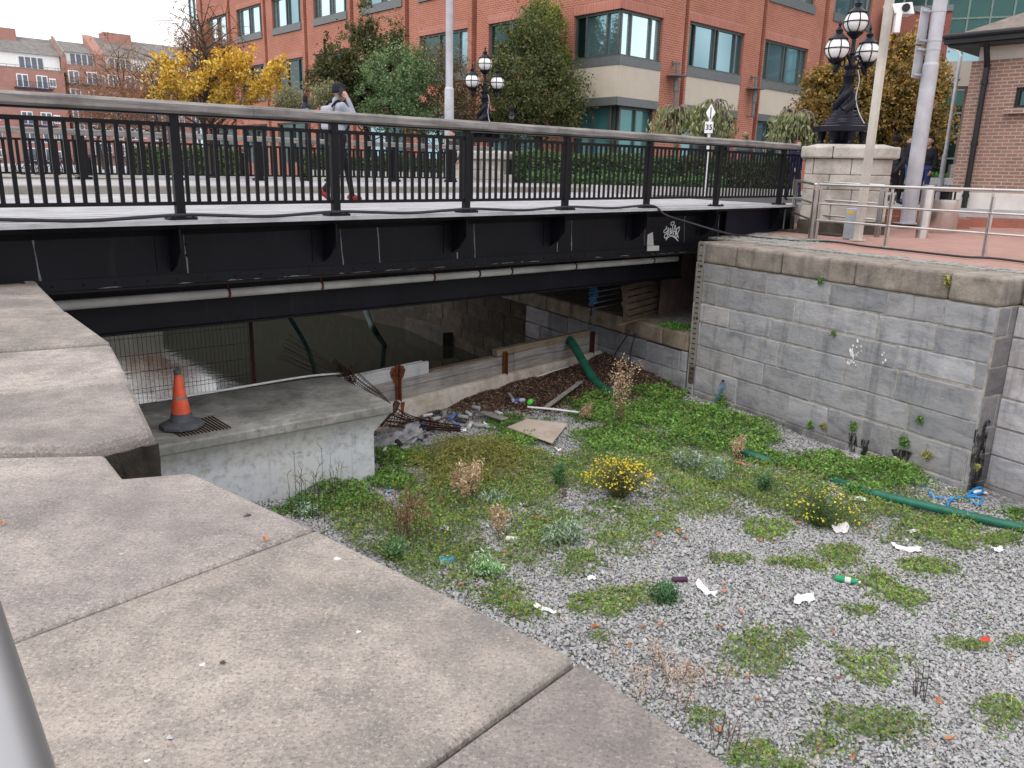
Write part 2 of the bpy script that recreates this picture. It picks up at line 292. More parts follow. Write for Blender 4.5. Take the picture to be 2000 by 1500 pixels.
def dup(root, loc=None, rz=None, label=None, group=None, sc=None):
    r = root.copy(); COL.objects.link(r)
    if loc is not None: r.location = loc
    if rz is not None: r.rotation_euler = (0, 0, rz)
    if sc is not None: r.scale = (sc, sc, sc) if not hasattr(sc, '__len__') else sc
    if label: r['label'] = label
    if group: r['group'] = group
    for ch in list(root.children):
        c = ch.copy(); COL.objects.link(c); c.parent = r
        for g in list(ch.children):
            d = g.copy(); COL.objects.link(d); d.parent = c
    return r
def text(name, body, size, ctr, right, up, mat, parent, ext=.002, bold=0.0):
    cu = bpy.data.curves.new(name, 'FONT'); cu.body = body; cu.size = size; cu.align_x = 'CENTER'; cu.align_y = 'CENTER'; cu.extrude = ext; cu.offset = bold
    t = bpy.data.objects.new(name, cu); COL.objects.link(t); bpy.context.view_layer.update()
    me = bpy.data.meshes.new_from_object(t.evaluated_get(bpy.context.evaluated_depsgraph_get())); COL.objects.unlink(t); bpy.data.objects.remove(t)
    r, u = V(right).normalized(), V(up).normalized(); nr = r.cross(u); m = Matrix((r, u, nr)).transposed().to_4x4(); m.translation = V(ctr)-(org(parent) if parent else V((0, 0, 0)))
    me.transform(m); me.materials.clear(); return finish(me, name, mat, parent)
def wobble(p, amt): return V(p)+V((random.uniform(-amt, amt), random.uniform(-amt, amt), random.uniform(-amt, amt)))
def curve(pts, n=6):
    pts = [V(p) for p in pts]; out = []
    for i in range(len(pts)-1):
        p0, p1, p2, p3 = pts[max(i-1, 0)], pts[i], pts[i+1], pts[min(i+2, len(pts)-1)]
        for j in range(n):
            t = j/n; out.append(.5*((2*p1)+(p2-p0)*t+(2*p0-5*p1+4*p2-p3)*t*t+(3*p1-p0-3*p2+p3)*t*t*t))
    out.append(pts[-1]); return out
# ------------------------------------------------------------------ setting
Q1 = V((6.39, 10.40, 0)); _qb = V((3.57, 15.20, 0)); WD = (Q1-_qb).normalized(); WN = V((-WD.y, WD.x, 0)); WN = WN if WN.x > 0 else -WN
Q0 = _qb-WD*.17
def W(a, o, z=0.0): return Q0+WD*a+WN*o+Z*z
def plaza_z(p): return .004+.03*max(0, (V(p)-Q0).dot(WN)-1.2)
def gz(x, y): return -3.0+.035*math.sin(1.3*x+.6*y)+.03*math.sin(2.1*y-.7*x+1)+.02*math.sin(3.7*x+2.9*y)
def structure(mb, name, mats, **k): o = mb.build(name, mats, None, **k); o['kind'] = 'structure'; return o
# canal bed (dry, gravel)
N1, N2 = 90, 74; vs = []; fs = []
for j in range(N2+1):
    for i in range(N1+1):
        p = B(-9+23*i/N1, -16+18.75*j/N2); vs.append((p.x, p.y, gz(p.x, p.y)-.006))
for j in range(N2):
    for i in range(N1):
        a = j*(N1+1)+i; fs.append((a, a+1, a+N1+2, a+N1+1))
mb = MB(); mb.raw(vs, fs); structure(mb, 'canal_bed', 'gravel_bed', smooth=60)
mb = MB(); mb.poly([B(-260, 2.7, -4.12), B(60, 2.7, -4.12), B(60, 40, -4.12), B(-260, 40, -4.12)]); structure(mb, 'water', 'canal_water')
mb = MB(); mb.poly([(-900, -300, -4.8), (900, -300, -4.8), (900, 1400, -4.8), (-900, 1400, -4.8)]); structure(mb, 'ground', 'soil')
# street level beyond the bridge
SL = AY(1655, 440, 19.6); SU = V((.94, -.342, 0)); SV = V((.342, .94, 0)); SL.z = 0
def ST(a, b, z=0.0): return SL+SU*a+SV*b+Z*z
mb = MB(); mb.prism([B(9.3, .1, .61), ST(-1.2, .42, .61), ST(60, .42, .61), B(420, 0, .61), B(420, 420, .61), B(9.3, 420, .61)], (0, 0, -.9)); structure(mb, 'street', 'pale_pavement')
bk = [B(8.3, 11.8, .3), B(7.15, 24, .3), B(7.15, 60, .3), B(9.295, 60, .3), B(9.295, 11.8, .3)]
mb = MB(); mb.prism(bk, Z*.306); structure(mb, 'dockside_pavement', 'pale_pavement')
mb = MB(); mb.prism([p-Z*5.2 for p in bk], Z*5.19, (.42, .42, .38)); o = mb.build('dock_wall', 'rough_stone', None); tag(o, 'dark stone dock wall along the water beyond the bridge, seen under it', 'wall')
mb = MB(); mb.prism([B(9.3, 1.2, .618), B(60, 1.2, .618), B(60, 6.2, .618), B(9.3, 6.2, .618)], (0, 0, -.004)); structure(mb, 'road', 'asphalt')
mb = MB(); mb.prism([B(-260, 34, .45), B(9.3, 34, .45), B(9.3, 420, .45), B(-260, 420, .45)], (0, 0, -5)); structure(mb, 'far_quay_ground', 'old_kerb')
mb = MB(); mb.prism([W(-4, 1.35), W(15, 1.35), W(15, 13, .35), W(-4, 13, .35)], (0, 0, -.05)); structure(mb, 'plaza_paving', 'plaza_brick')
# brick steps up to the street
st = thing('brick_steps', 'two red brick steps between the plaza paving and the street', 'steps', ST(2, 0, .1))
mb = MB(); mb.prism([ST(.25, -.35, .1), ST(2.55, -.35, .1), ST(2.55, 2, .1), ST(.25, 2, .1)], (0, 0, .31)); mb.build('lower_step', 'step_brick', st, bevel=.01)
mb = MB(); mb.prism([ST(.25, .06, .1), ST(2.3, .06, .1), ST(2.3, 2, .1), ST(.25, 2, .1)], (0, 0, .505)); mb.build('upper_step', 'step_brick', st, bevel=.01)
mb = MB(); mb.prism([ST(2.58, .3, .1), ST(4.0, .3, .1), ST(4.0, 2.4, .1), ST(2.58, 2.4, .1)], (0, 0, .33)); mb.build('side_step', 'step_brick', st, bevel=.01)
# cobbles behind the coping: single setts in rows
mb = MB()
for a in np.arange(-2.2, 9.5, .125):
    for r in range(2 if a > 1.2 else 9):
        if a < 1.2 and r > 2 and random.random() < .06: continue
        o = .98+r*.19; g = random.uniform(.75, 1.2)
        mb.box(W(a+(r % 2)*.06, o, -.03+plaza_z(W(a, o))+random.uniform(-.006, .008)), .052, .084, .04, (WD, WN, Z), (g, g*random.uniform(.96, 1.02), g))
k = mb.build('cobble_strip', 'cobble', None, bevel=.012); k['kind'] = 'structure'
mb = MB(); mb.prism([W(-3, .80, -.05), W(15, .80, -.05), W(15, 2.6, -.05), W(-3, 2.6, -.05)], (0, 0, .03)); structure(mb, 'quay_ground', 'soil')

# ------------------------------------------------------------------ right quay wall
qw = thing('quay_wall', 'grey limestone lock wall with a brown granite coping, right of the bridge', 'wall', W(2.5, .3, -3))
def ashlar(mb, org_, d, n, L, z0, z1, hs, lmin, lmax, c0=(1, 1, 1), seed=1, proud=.02, top=None):
    r = random.Random(seed); z = z1; i = 0
    while z > z0+.05:
        h = min(hs[i % len(hs)], z-z0); i += 1; a = -r.uniform(0, .5)
        while a < L:
            l = r.uniform(lmin, lmax); s0, s1 = max(a, 0), min(a+l, L)
            if s1-s0 > .03:
                g = r.uniform(.66, 1.16); w = r.uniform(-.02, .035)+(r.uniform(.03, .12) if s0 < .9 and r.random() < .5 else 0); c = (c0[0]*g*(1+w), c0[1]*g*(1+w*.4), c0[2]*g)
                dz0, dz1 = r.uniform(-.012, .012), r.uniform(-.012, .012); o = -proud*r.uniform(.3, 1.0); q = org_
                pts = [q+d*(s0+.010)+n*.1+Z*(z-h+.010+dz0), q+d*(s1-.010)+n*.1+Z*(z-h+.010+dz1), q+d*(s1-.010)+n*.1+Z*(z-.010+dz1), q+d*(s0+.010)+n*.1+Z*(z-.010+dz0)]
                mb.prism(pts, n*(o-.1), c)
            a += l
        z -= h
WL = (Q1-Q0).length
mb = MB(); ashlar(mb, Q0, WD, WN, WL, -3.2, -.385, [.36, .40, .37, .46, .42, .48, .40], .75, 1.95, seed=8); mb.build('ashlar_facing', 'limestone_ashlar', qw, bevel=.018)
mb = MB(); mb.prism([W(0, 0, -3.4), W(WL, 0, -3.4), W(WL, .45, -3.4), W(WL, 1.2, -3.4), W(0, 1.2, -3.4)], (0, 0, 3.02)); mb.build('mortar_core', 'lime_mortar', qw)
cuts = [PL(x, y, Q0, WN) for x, y in ((1440, 500), (1528, 512), (1672, 530), (1856, 556))]; cuts = [0]+[(p-Q0).dot(WD) for p in cuts]+[WL+.02]
for i in range(len(cuts)-1):
    g = random.uniform(.88, 1.12); mb = MB(); a, b = cuts[i]+.008, cuts[i+1]-.008; e = random.uniform(-.01, .01)
    mb.prism([W(a, -.035+e, -.38), W(b, -.035+e, -.38), W(b, .84, -.38), W(a, .84, -.38)], (0, 0, .38+random.uniform(-.006, .006)), (g, g, g)); mb.build('coping_stone', 'weathered_granite', qw, bevel=.05, seg=3)
# gate recess (hollow quoin) and the set-back wall on the far right
mb = MB(); ashlar(mb, W(WL, .02, 0), WN, -WD, .50, -3.2, -.385, [.40, .42, .41, .45], .5, .52, (.52, .50, .49), seed=11, proud=.012)  # shade tinted into the return facing; set-back facing tinted brighter as lit
ashlar(mb, W(WL, .46, 0), WD, WN, 6, -3.2, -.385, [.42, .41, .45], .7, 1.4, (1.15, 1.13, 1.12), seed=12); mb.build('recess_facing', 'limestone_ashlar', qw, bevel=.014)
mb = MB(); mb.prism([W(WL-.02, .47, -3.4), W(WL+6, .47, -3.4), W(WL+6, 1.2, -3.4), W(WL-.02, 1.2, -3.4)], (0, 0, 3.02)); mb.build('mortar_core', 'lime_mortar', qw)
for i in range(4):
    mb = MB(); mb.prism([W(WL+.03+i*1.5, .44, -.38), W(WL+1.51+i*1.5, .44, -.38), W(WL+1.51+i*1.5, .95, -.38), W(WL+.03+i*1.5, .95, -.38)], (0, 0, .38)); mb.build('coping_stone', 'weathered_granite', qw, bevel=.05, seg=3)
# damp streaks where water seeps out of the joints: thin films of wet moss
km = simple('wet_moss', (.018, .017, .015), .6, 0, .5, 20, .5, 60); tr_ = nn(km.nt, 'ShaderNodeBsdfTransparent'); mx_ = nn(km.nt, 'ShaderNodeMixShader'); km.L(km.ramp(km.noise(1, 6, .75, km.vec((20, 20, 7))), [(.44, 0), (.56, 1)]), mx_.inputs[0]); km.L(tr_.outputs[0], mx_.inputs[1]); km.L(km.b.outputs[0], mx_.inputs[2]); km.L(mx_.outputs[0], km.nt.nodes['Material Output'].inputs[0])
def seep(name, pts, label):
    ps = [PL(x, y, Q0-WN*.027, WN) for x, y in pts]; mb = MB(); mb.poly(ps); o = mb.build(name, 'wet_moss', qw); return o
for pts in ([(1740, 878), (1752, 876), (1786, 884), (1776, 893), (1768, 905), (1760, 906), (1748, 895)], [(1658, 845), (1672, 846), (1674, 868), (1668, 888), (1656, 894)], [(1682, 858), (1698, 860), (1696, 882), (1690, 899), (1680, 905)], [(1905, 838), (1925, 836), (1915, 880), (1900, 930), (1890, 950), (1898, 880)]): seep('seep_stain', pts, '')
ps = [W(WL+.024, .10, -2.05), W(WL+.024, .17, -1.92), W(WL+.024, .27, -1.98), W(WL+.024, .25, -2.3), W(WL+.024, .30, -2.6), W(WL+.024, .27, -2.95), W(WL+.024, .05, -2.98), W(WL+.024, .09, -2.6), W(WL+.024, .13, -2.4)]; mb = MB(); mb.poly(ps); mb.poly(ps[::-1]); mb.build('seep_stain', 'wet_moss', qw)
# white paint splash on one block
mb = MB()
for c0, n_ in (((1668, 688), 9), ((1674, 676), 6), ((1664, 705), 7), ((1722, 700), 5)):
    for i in range(n_):
        x, y = c0[0]+random.uniform(-9, 9), c0[1]+random.uniform(-14, 14); r = random.uniform(1, 3.2)
        mb.poly([PL(x+r*math.cos(t)*random.uniform(.5, 1.2), y+1.5*r*math.sin(t), Q0-WN*.026, WN) for t in np.arange(0, 6.28, .9)])
mb.build('paint_splash', 'sign_white', qw)
# tide gauge
_g = lambda x, y: PL(x, y, Q0-WN*.05, WN)
gp = W(.17, -.045, 0); gt = thing('tide_gauge', 'tall narrow tide gauge board with black metre marks on the lock wall end', 'gauge', gp+Z*-3.05)
mb = MB(); mb.box(gp+Z*(-1.52), .075, .012, 1.535, (WD, WN, Z)); mb.build('board', 'gauge_board', gt, bevel=.004)
for i in range(30):
    z = -.05-i*.1
    if i % 10 == 4 or i == 1: continue
    mb = MB(); mb.box(gp-WN*.014+Z*z, .038, .002, .011, (WD, WN, Z)); mb.build('tick_mark', 'black_rubber', gt)
for i, s in enumerate(('3·M', '2·M', '1·M')): text('metre_mark', s, .085, gp-WN*.014+Z*(-.45-i), -WD*-1, Z, 'black_rubber', gt, .001, .002)
text('metre_mark', '2', .06, gp-WN*.014+WD*.02+Z*-.20, WD, Z, 'black_rubber', gt, .001, .001)

# ------------------------------------------------------------------ low ledge under the bridge end (right bank)
lw = thing('ledge_wall', 'low stone wall with a brown coping ledge under the right end of the bridge', 'wall', W(-3, 1, -4))
def LG(a, o, z): return W(-a, o-.02, z)
mb = MB(); ashlar(mb, LG(6.2, 0, 0), WD, WN, 6.18, -3.5, -2.17, [.42, .40, .45], .7, 1.4, (.92, .92, .94), seed=21); mb.build('ashlar_facing', 'limestone_ashlar', lw, bevel=.014)
mb = MB(); ashlar(mb, LG(40, .02, 0), WD, WN, 33.8, -4.6, -2.17, [.42, .40], .8, 1.6, (.7, .62, .52), seed=22); mb.build('rough_facing', 'rough_stone', lw, bevel=.02)
mb = MB(); mb.prism([LG(40, .03, -4.8), LG(.01, .03, -4.8), LG(.01, .6, -4.8), LG(40, .6, -4.8)], (0, 0, 2.8)); mb.build('mortar_core', 'rough_stone', lw)
a = 0.02
while a < 20:
    l = random.uniform(.75, 1.35); g = random.uniform(.95, 1.25); mb = MB(); mb.prism([LG(a+l-.02, -.03, -2.16), LG(a, -.03, -2.16), LG(a, .62, -2.16), LG(a+l-.02, .62, -2.16)], (0, 0, .36), (g, g*.93, g*.82)); mb.build('coping_stone', 'weathered_granite', lw, bevel=.045, seg=3); a += l
mb = MB(); mb.prism([LG(9, .6, -2.2), LG(.02, .6, -2.2), LG(.02, 3.4, -2.2), LG(9, 3.4, -2.2)], (0, 0, .385)); mb.build('ledge_floor', 'stained_concrete', lw)
mb = MB(); mb.prism([LG(30, 3.4, -2.2), LG(-.5, 3.4, -2.2), LG(-.5, 3.8, -2.2), LG(30, 3.8, -2.2)], (0, 0, 2.3)); mb.prism([LG(30, .9, -2.2), LG(9, .9, -2.2), LG(9, 3.4, -2.2), LG(30, 3.4, -2.2)], (0, 0, 1.5)); mb.build('back_wall', 'rough_stone', lw)
mb = MB(); mb.prism([LG(14.2, -.34, -4.6), LG(10.6, -.34, -4.6), LG(10.6, 0, -4.6), LG(14.2, 0, -4.6)], (0, 0, .9), (.5, .5, .5)); mb.build('footing', 'rough_stone', lw)

# ------------------------------------------------------------------ near quay (the camera's side)
nq = thing('near_quay_wall', 'near quay of broad speckled granite coping slabs running from the camera to the bridge', 'wall', (-2.5, 3, -3))
E_ = [G(x, y) for x, y in ((376, 922), (615, 1032), (1130, 1285), (1440, 1500))]; E_ += [V((.72, .75, 0)), V((.86, -.2, 0)), V((.9, -1.4, 0))]
jd = [(G(30, 1250)-G(615, 1032)).normalized(), (G(830, 1500)-G(1130, 1285)).normalized()]; jd.append(V((-1, -.12, 0)).normalized())
def slab(pts, name='coping_slab', g=1.0, z0=-.46, bev=.02):
    mb = MB(); mb.prism([V((p.x, p.y, z0)) for p in pts], (0, 0, -z0), (g, g*random.uniform(.99, 1.0), g*random.uniform(.985, 1.01))); return mb.build(name, 'granite_coping', nq, bevel=bev, seg=3)
c205, c241, c171, c304 = G(205, 888), G(241, 933), G(171, 874), G(304, 842)
gap = .005
def along(p, q, t): return p+(q-p).normalized()*t
d1, d2 = jd[0], jd[1]
lft = (c205-c241).normalized()
slab([c241, E_[0], along(E_[1], E_[0], gap), along(E_[1], E_[0], gap)+d1*1.6, c205+V((-1.1, -.15, 0)), c205], g=1.02)
slab([along(E_[1], E_[2], gap), E_[2]+(E_[1]-E_[2]).normalized()*gap, E_[2]+(E_[1]-E_[2]).normalized()*gap+d2*1.75, along(E_[1], E_[2], gap)+d1*1.62], g=.98)
slab([along(E_[2], E_[3], gap*1.2), E_[3], E_[4], E_[4]+jd[2]*1.9, along(E_[2], E_[3], gap*1.2)+d2*1.75], g=.84)
slab([E_[4]+V((0, -.02, 0)), E_[5], E_[6], E_[6]+jd[2]*1.9, E_[4]+jd[2]*1.9+V((0, -.02, 0))], g=.95)
ed = [c304, G(309, 858)*0+G(255, 742), G(217, 669), G(131, 608), G(75, 553), G(20, 512)]
ins = [c171, G(0, 767), G(0, 684), G(0, 616), G(0, 548), G(-40, 505)]
gs = [.93, 1.06, .88, 1.0, .86]
for i in range(5):
    di0 = (ins[i]-ed[i]).normalized(); di1 = (ins[i+1]-ed[i+1]).normalized(); t = (ed[i+1]-ed[i]).normalized()
    L0 = 1.5 if i else (c171-c304).length
    pts = [ed[i]+t*.010, ed[i+1]-t*.010, ed[i+1]-t*.010+di1*2.4]+([ed[i]+t*.010+di0*2.4] if i else [c171+V((-1.3, -.1, 0)), c171])
    o_ = slab(pts[::-1], g=gs[i], bev=.06 if i == 0 else .03); o_.location.z += (0, -.012, .004, -.010, .006)[i]
mb = MB(); e0 = [E_[6], E_[5], E_[4], E_[3], E_[2], E_[1], E_[0], c241]; off = V((-.10, -.02, 0))
mb.prism([p+off-Z*3.3 for p in e0]+[V((-3, 2.6, -3.3)), V((-3, -1.4, -3.3))], (0, 0, 2.83)); mb.build('wall_body', 'rough_stone', nq)
mb = MB(); mb.prism([c304-Z*3.3+V((-.03, .03, 0))]+[p-Z*3.3+V((-.05, 0, 0)) for p in ed[1:]]+[V((-9, 6.5, -3.3)), c171-Z*3.3+V((-2, 0, 0)), c171-Z*3.3], (0, 0, 2.83)); mb.build('wall_body', 'rough_stone', nq)
# rough end face of the far block in the stop-log groove
mb = MB(); N = 16; vs = []; fs = []
for j in range(7):
    for i in range(N+1):
        p = c171.lerp(c304, i/N)+(c241-c171).normalized()*(.012+random.uniform(0, .03))-Z*(.05+j*.075); vs.append(p)
for j in range(6):
    for i in range(N): fs.append((j*(N+1)+i, j*(N+1)+i+1, (j+1)*(N+1)+i+1, (j+1)*(N+1)+i))
mb.raw(vs, fs); mb.build('hewn_face', 'rough_stone', nq, smooth=50)
mb = MB(); mb.prism([B(-260, .6, -4.7), B(-5.75, .6, -4.7), B(-5.75, 11, -4.7), B(-260, 11, -4.7)], (0, 0, 5.2)); lb = mb.build('left_quay_ground', 'stained_concrete', None); lb['kind'] = 'structure'
mb = MB(); mb.prism([V((-14, -6, -.3)), V((-.95, -6, -.3)), V((-1.1, 1.2, -.3)), V((-3, 2.6, -.3)), V((-9.5, 7, -.3)), V((-14, 7, -.3))], (0, 0, .27)); o = mb.build('quay_terrace', 'plaza_brick', None); o['kind'] = 'structure'

# ------------------------------------------------------------------ concrete plinth standing in the lock
pf = G(767, 790, -2.0); pfl = G(345, 866, -2.0); pbr = G(660, 735, -2.0); fd = (pfl-pf).normalized(); bd = (pbr-pf).normalized()
pl = thing('concrete_plinth', 'stained concrete block with a lime-washed front standing in the dry lock', 'plinth', pf.lerp(pfl, .5)+bd*.9-Z*1.1)
LW = (pfl-pf).length+1.15
prof = [(0, -2.0), (0, -2.11), (.06, -2.15), (.30, -2.36), (.30, -3.2), (LW, -3.2), (LW, -2.0)]
mb = MB(); mb.prism([V((pf+fd*x).to_tuple()[:2]+(z,)) for x, z in prof], bd*1.95); mb.build('block', 'limewashed_concrete', pl, bevel=.02)
mb = MB(); mb.prism([V((pf+fd*x).to_tuple()[:2]+(z,)) for x, z in ((-.004, -1.997), (-.004, -2.10), (LW, -2.25), (LW, -1.997))], bd*1.0); 
vs = [pf+fd*-.006-bd*.012, pf+fd*LW-bd*.012, pf+fd*LW+bd*1.95, pf+fd*-.006+bd*1.95]
mb = MB(); mb.prism([V((p.x, p.y, -2.13)) for p in vs], (0, 0, .135)); mb.build('top_slab', 'stained_concrete', pl, bevel=.025, seg=3)
gr = MB(); g4 = [G(x, y, -1.99) for x, y in ((345, 853), (355, 834), (418, 814), (452, 836))]
gq = [G(x, y, -1.99) for x, y in ((354, 853), (320, 834), (413, 813), (451, 836))]
gr.poly([p-Z*.006 for p in gq]); gb = thing('drain_grating', 'small rusty brown drain grating set in the plinth top beside the cone', 'grating', gq[0]); gr.build('frame', 'dark_grating', gb)
mb = MB()
for i in range(15):
    t = i/14; mb.bar(gq[0].lerp(gq[3], t), gq[1].lerp(gq[2], t), .012, .02)
mb.build('bars', 'dark_rust', gb)

# ------------------------------------------------------------------ dam across the lock
D0 = B(.10, 2.07, 0); D1 = B(6.0, 2.62, 0); DD = (D1-D0).normalized(); DN = V((DD.y, -DD.x, 0)); DL = (D1-D0).length
def DM(a, o, z): return D0+DD*a+DN*o+Z*z     # o: towards the camera
dm = thing('timber_dam', 'stop-log dam of weathered boards and rusty posts on a cream concrete sill', 'dam', DM(DL/2, 0, -3.2))
mb = MB(); mb.prism([DM(-1.4, .22, -3.5), DM(-1.4, .22, -2.71), DM(-1.4, .16, -2.67), DM(-1.4, -.3, -2.67), DM(-1.4, -.3, -3.5)], DD*(DL+1.4)); mb.build('sill', 'cream_concrete', dm, bevel=.015)
def board(a0, a1, z0, z1, o, th_, mat_, name='board'):
    mb = MB(); mb.box(DM((a0+a1)/2, o, (z0+z1)/2), (a1-a0)/2, th_/2, (z1-z0)/2, (DD, DN, Z)); ob = mb.build(name, mat_, dm, bevel=.012); return ob
board(-1.5, 3.05, -2.67, -2.49, .03, .11, 'grey_timber'); board(-1.5, 3.05, -2.487, -2.33, .022, .11, 'grey_timber'); board(3.06, DL-.02, -2.67, -2.48, .035, .11, 'grey_timber'); board(3.06, DL-.02, -2.477, -2.31, .028, .11, 'grey_timber')
board(-1.2, .75, -2.327, -2.10, .06, .07, 'painted_timber', 'white_board'); board(-1.2, .62, -2.098, -2.075, .05, .05, 'painted_timber', 'white_board')
board(2.55, DL-.35, -2.307, -2.17, .02, .14, 'raw_timber', 'top_board'); board(.8, 2.5, -2.328, -2.295, .02, .16, 'raw_timber', 'top_board')
for a, zt in ((.02, -2.05), (2.75, -2.23), (DL-.3, -2.2)):
    mb = MB(); mb.bar(DM(a, .11, -2.78), DM(a, .11, zt), .10, .03, DN); mb.bar(DM(a, .15, -2.78), DM(a, .15, zt), .02, .09, DN); mb.build('steel_post', 'rust' if a < 4 else 'dark_rust', dm, bevel=.004)
mb = MB(); hp = [(-.0, -.12), (.05, -.10), (.14, .02), (.17, .12), (.12, .20), (.0, .19), (-.12, .20), (-.17, .12), (-.14, .02), (-.05, -.10)]
mb.prism([DM(.02+x, .099, -2.28+z) for x, z in hp], DN*.008); mb.build('rust_stain', 'rust', dm)
mb = MB(); mb.prism([DM(.0+x, .225, -2.86+z) for x, z in [(.02, -.1), (.05, .06), (.07, .17), (-.03, .17), (-.02, .04)]], DN*.003); mb.build('rust_stain', 'rust', dm)

# ------------------------------------------------------------------ the bridge
br = thing('road_bridge', 'black steel girder bridge with a timber handrail crossing the lock', 'bridge', B(1.5, 5, -1))
dz = lambda s: .618+.0032*s
rt = lambda s: 1.881+.0065*s-.0003*(s-2)**2
S0, S1, WDT = -9.0, 9.32, 10.1
PS = [-8.2, -6.1, -4.08, -2.13, 0, 2.06, 4.17, 6.36, 8.77]
def sweep(pts_fn, ss, closed=True):
    vs = []; fs = []; n = len(pts_fn(ss[0]))
    for s in ss: vs += pts_fn(s)
    for i in range(len(ss)-1):
        for j in range(n if closed else n-1): fs.append((i*n+j, (i+1)*n+j, (i+1)*n+(j+1) % n, i*n+(j+1) % n))
    if closed: fs += [tuple(range(n)), tuple(range(len(vs)-1, len(vs)-n-1, -1))]
    mb = MB(); mb.raw(vs, fs); return mb
ss = list(np.linspace(S0, S1, 14))
sweep(lambda s: [B(s, -.16, dz(s)), B(s, 1.45, dz(s)+.004), B(s, 1.45, dz(s)-.09), B(s, -.16, dz(s)-.045)], ss).build('near_footway', 'footway_boards', br)
for n_ in (.16, .42, .80, 1.12): sweep(lambda s: [B(s, n_, dz(s)+.0048), B(s, n_+.022, dz(s)+.0048), B(s, n_+.022, dz(s)-.01), B(s, n_, dz(s)-.01)], ss).build('board_joint', 'old_kerb', br)
sweep(lambda s: [B(s, 1.45, dz(s)+.0), B(s, 6.0, dz(s)+.06), B(s, 6.0, dz(s)-.3), B(s, 1.45, dz(s)-.3)], ss).build('carriageway', 'pale_pavement', br)
sweep(lambda s: [B(s, 6.0, dz(s)+.20), B(s, 6.25, dz(s)+.205), B(s, 6.25, dz(s)-.3), B(s, 6.0, dz(s)-.3)], ss).build('kerb', 'old_kerb', br, bevel=.02)
sweep(lambda s: [B(s, 6.25, dz(s)+.20), B(s, WDT+.2, dz(s)+.22), B(s, WDT+.2, dz(s)-.3), B(s, 6.25, dz(s)-.3)], ss).build('far_footway', 'pale_pavement', br)
sweep(lambda s: [B(s, -.10, dz(s)-.046), B(s, .5, dz(s)-.046), B(s, .5, dz(s)-.10), B(s, -.04, dz(s)-.10)], ss).build('edge_plate', 'railing_black_paint', br)
bz = lambda s: -.185-.0122*s
sweep(lambda s: [B(s, .25, dz(s)-.10), B(s, .29, dz(s)-.10), B(s, .29, bz(s)), B(s, .25, bz(s))], ss).build('main_girder', 'girder_black_paint', br)
sweep(lambda s: [B(s, .225, bz(s)+.115), B(s, .249, bz(s)+.115), B(s, .249, bz(s)), B(s, .225, bz(s))], ss).build('flange_band', 'flange_paint', br)
sweep(lambda s: [B(s, .20, bz(s)-.003), B(s, .62, bz(s)-.003), B(s, .62, bz(s)-.028), B(s, .20, bz(s)-.028)], ss).build('bottom_flange', 'rusty_black_steel', br)
sweep(lambda s: [B(s, .19, dz(s)-.105), B(s, .248, dz(s)-.105), B(s, .248, dz(s)-.185), B(s, .235, dz(s)-.185)], ss).build('top_angle', 'girder_black_paint', br)
mb = MB(); mb.prism([B(7.0, .13, dz(7)-.101), B(9.75, .13, dz(9.7)-.101), B(9.75, .13, .02), B(7.0, .13, .02)], E2*.04); mb.build('end_panel', 'end_panel_paint', br)
# rivets along the flange, drips of old paint, seams
mb = MB()
for s in np.arange(S0+.3, S1-.9, .33):
    mb.ball(B(s+random.uniform(-.02, .02), .222, bz(s)+.055), .013, .013, .013, 6)
for s in PS[1:]:
    for dz_ in (.18, .30, .42):
        mb.ball(B(s-.16, .244, dz(s)-dz_), .016, .012, .016, 6); mb.ball(B(s+.12, .244, dz(s)-dz_), .016, .012, .016, 6)
rv = mb.build('rivets', 'flange_paint', br); rv['kind'] = 'stuff'
for i in range(46):   # chipped paint along the bottom edge of the girder
    s = random.uniform(-5, 6.5); l = random.uniform(.02, .14); mb = MB(); mb.prism([B(s-l, .2225, bz(s)+.003), B(s-l*.3, .2225, bz(s)+random.uniform(.008, .022)), B(s+l*.5, .2225, bz(s)+random.uniform(.005, .016)), B(s+l, .2225, bz(s)+.003)], E2*.002); mb.build('paint_chip', 'seam_grey', br)
for s in (-5.5, -3.98, -1.93, -1.35, .02, .36, 2.15, 2.5, 4.48, 5.72, 6.9):
    q = [(random.uniform(.003, .013), s+random.uniform(-.006, .006)+.006*i, dz(s)-.17-.105*i) for i in range(6)]; mb = MB(); mb.prism([B(x-w, .247, z) for w, x, z in q]+[B(x+w, .247, z) for w, x, z in q[::-1]], E2*.002); mb.build('weld_seam', 'seam_grey', br)
for s in PS[1:]:
    mb = MB(); mb.prism([B(s-.07, -.10, dz(s)-.101), B(s-.07, .25, dz(s)-.101), B(s-.07, .25, dz(s)-.60), B(s-.07, .06, dz(s)-.50), B(s-.07, -.10, dz(s)-.32)], E1*.016); mb.build('bracket', 'girder_black_paint', br)
    mb = MB(); mb.box(B(s-.06, .242, dz(s)-.35), .16, .006, .24, (E1, E2, Z)); mb.build('backing_plate', 'girder_black_paint', br)
    mb = MB(); mb.bar(B(s, 0, dz(s)), B(s, 0, rt(s)-.13), .085, .10, E1); pst = mb.build('post', 'railing_black_paint', br, bevel=.008)
    mb = MB(); mb.box(B(s, -.01, dz(s)+.016), .15, .09, .015, (E1, E2, Z))
    for a, b in ((-.11, -.06), (.11, -.06), (-.11, .05), (.11, .05)): mb.lathe(B(s+a, -.01+b, dz(s)+.03), [(.016, 0), (.016, .018)], 6)
    mb.build('base_plate', 'railing_black_paint', pst, bevel=.004)
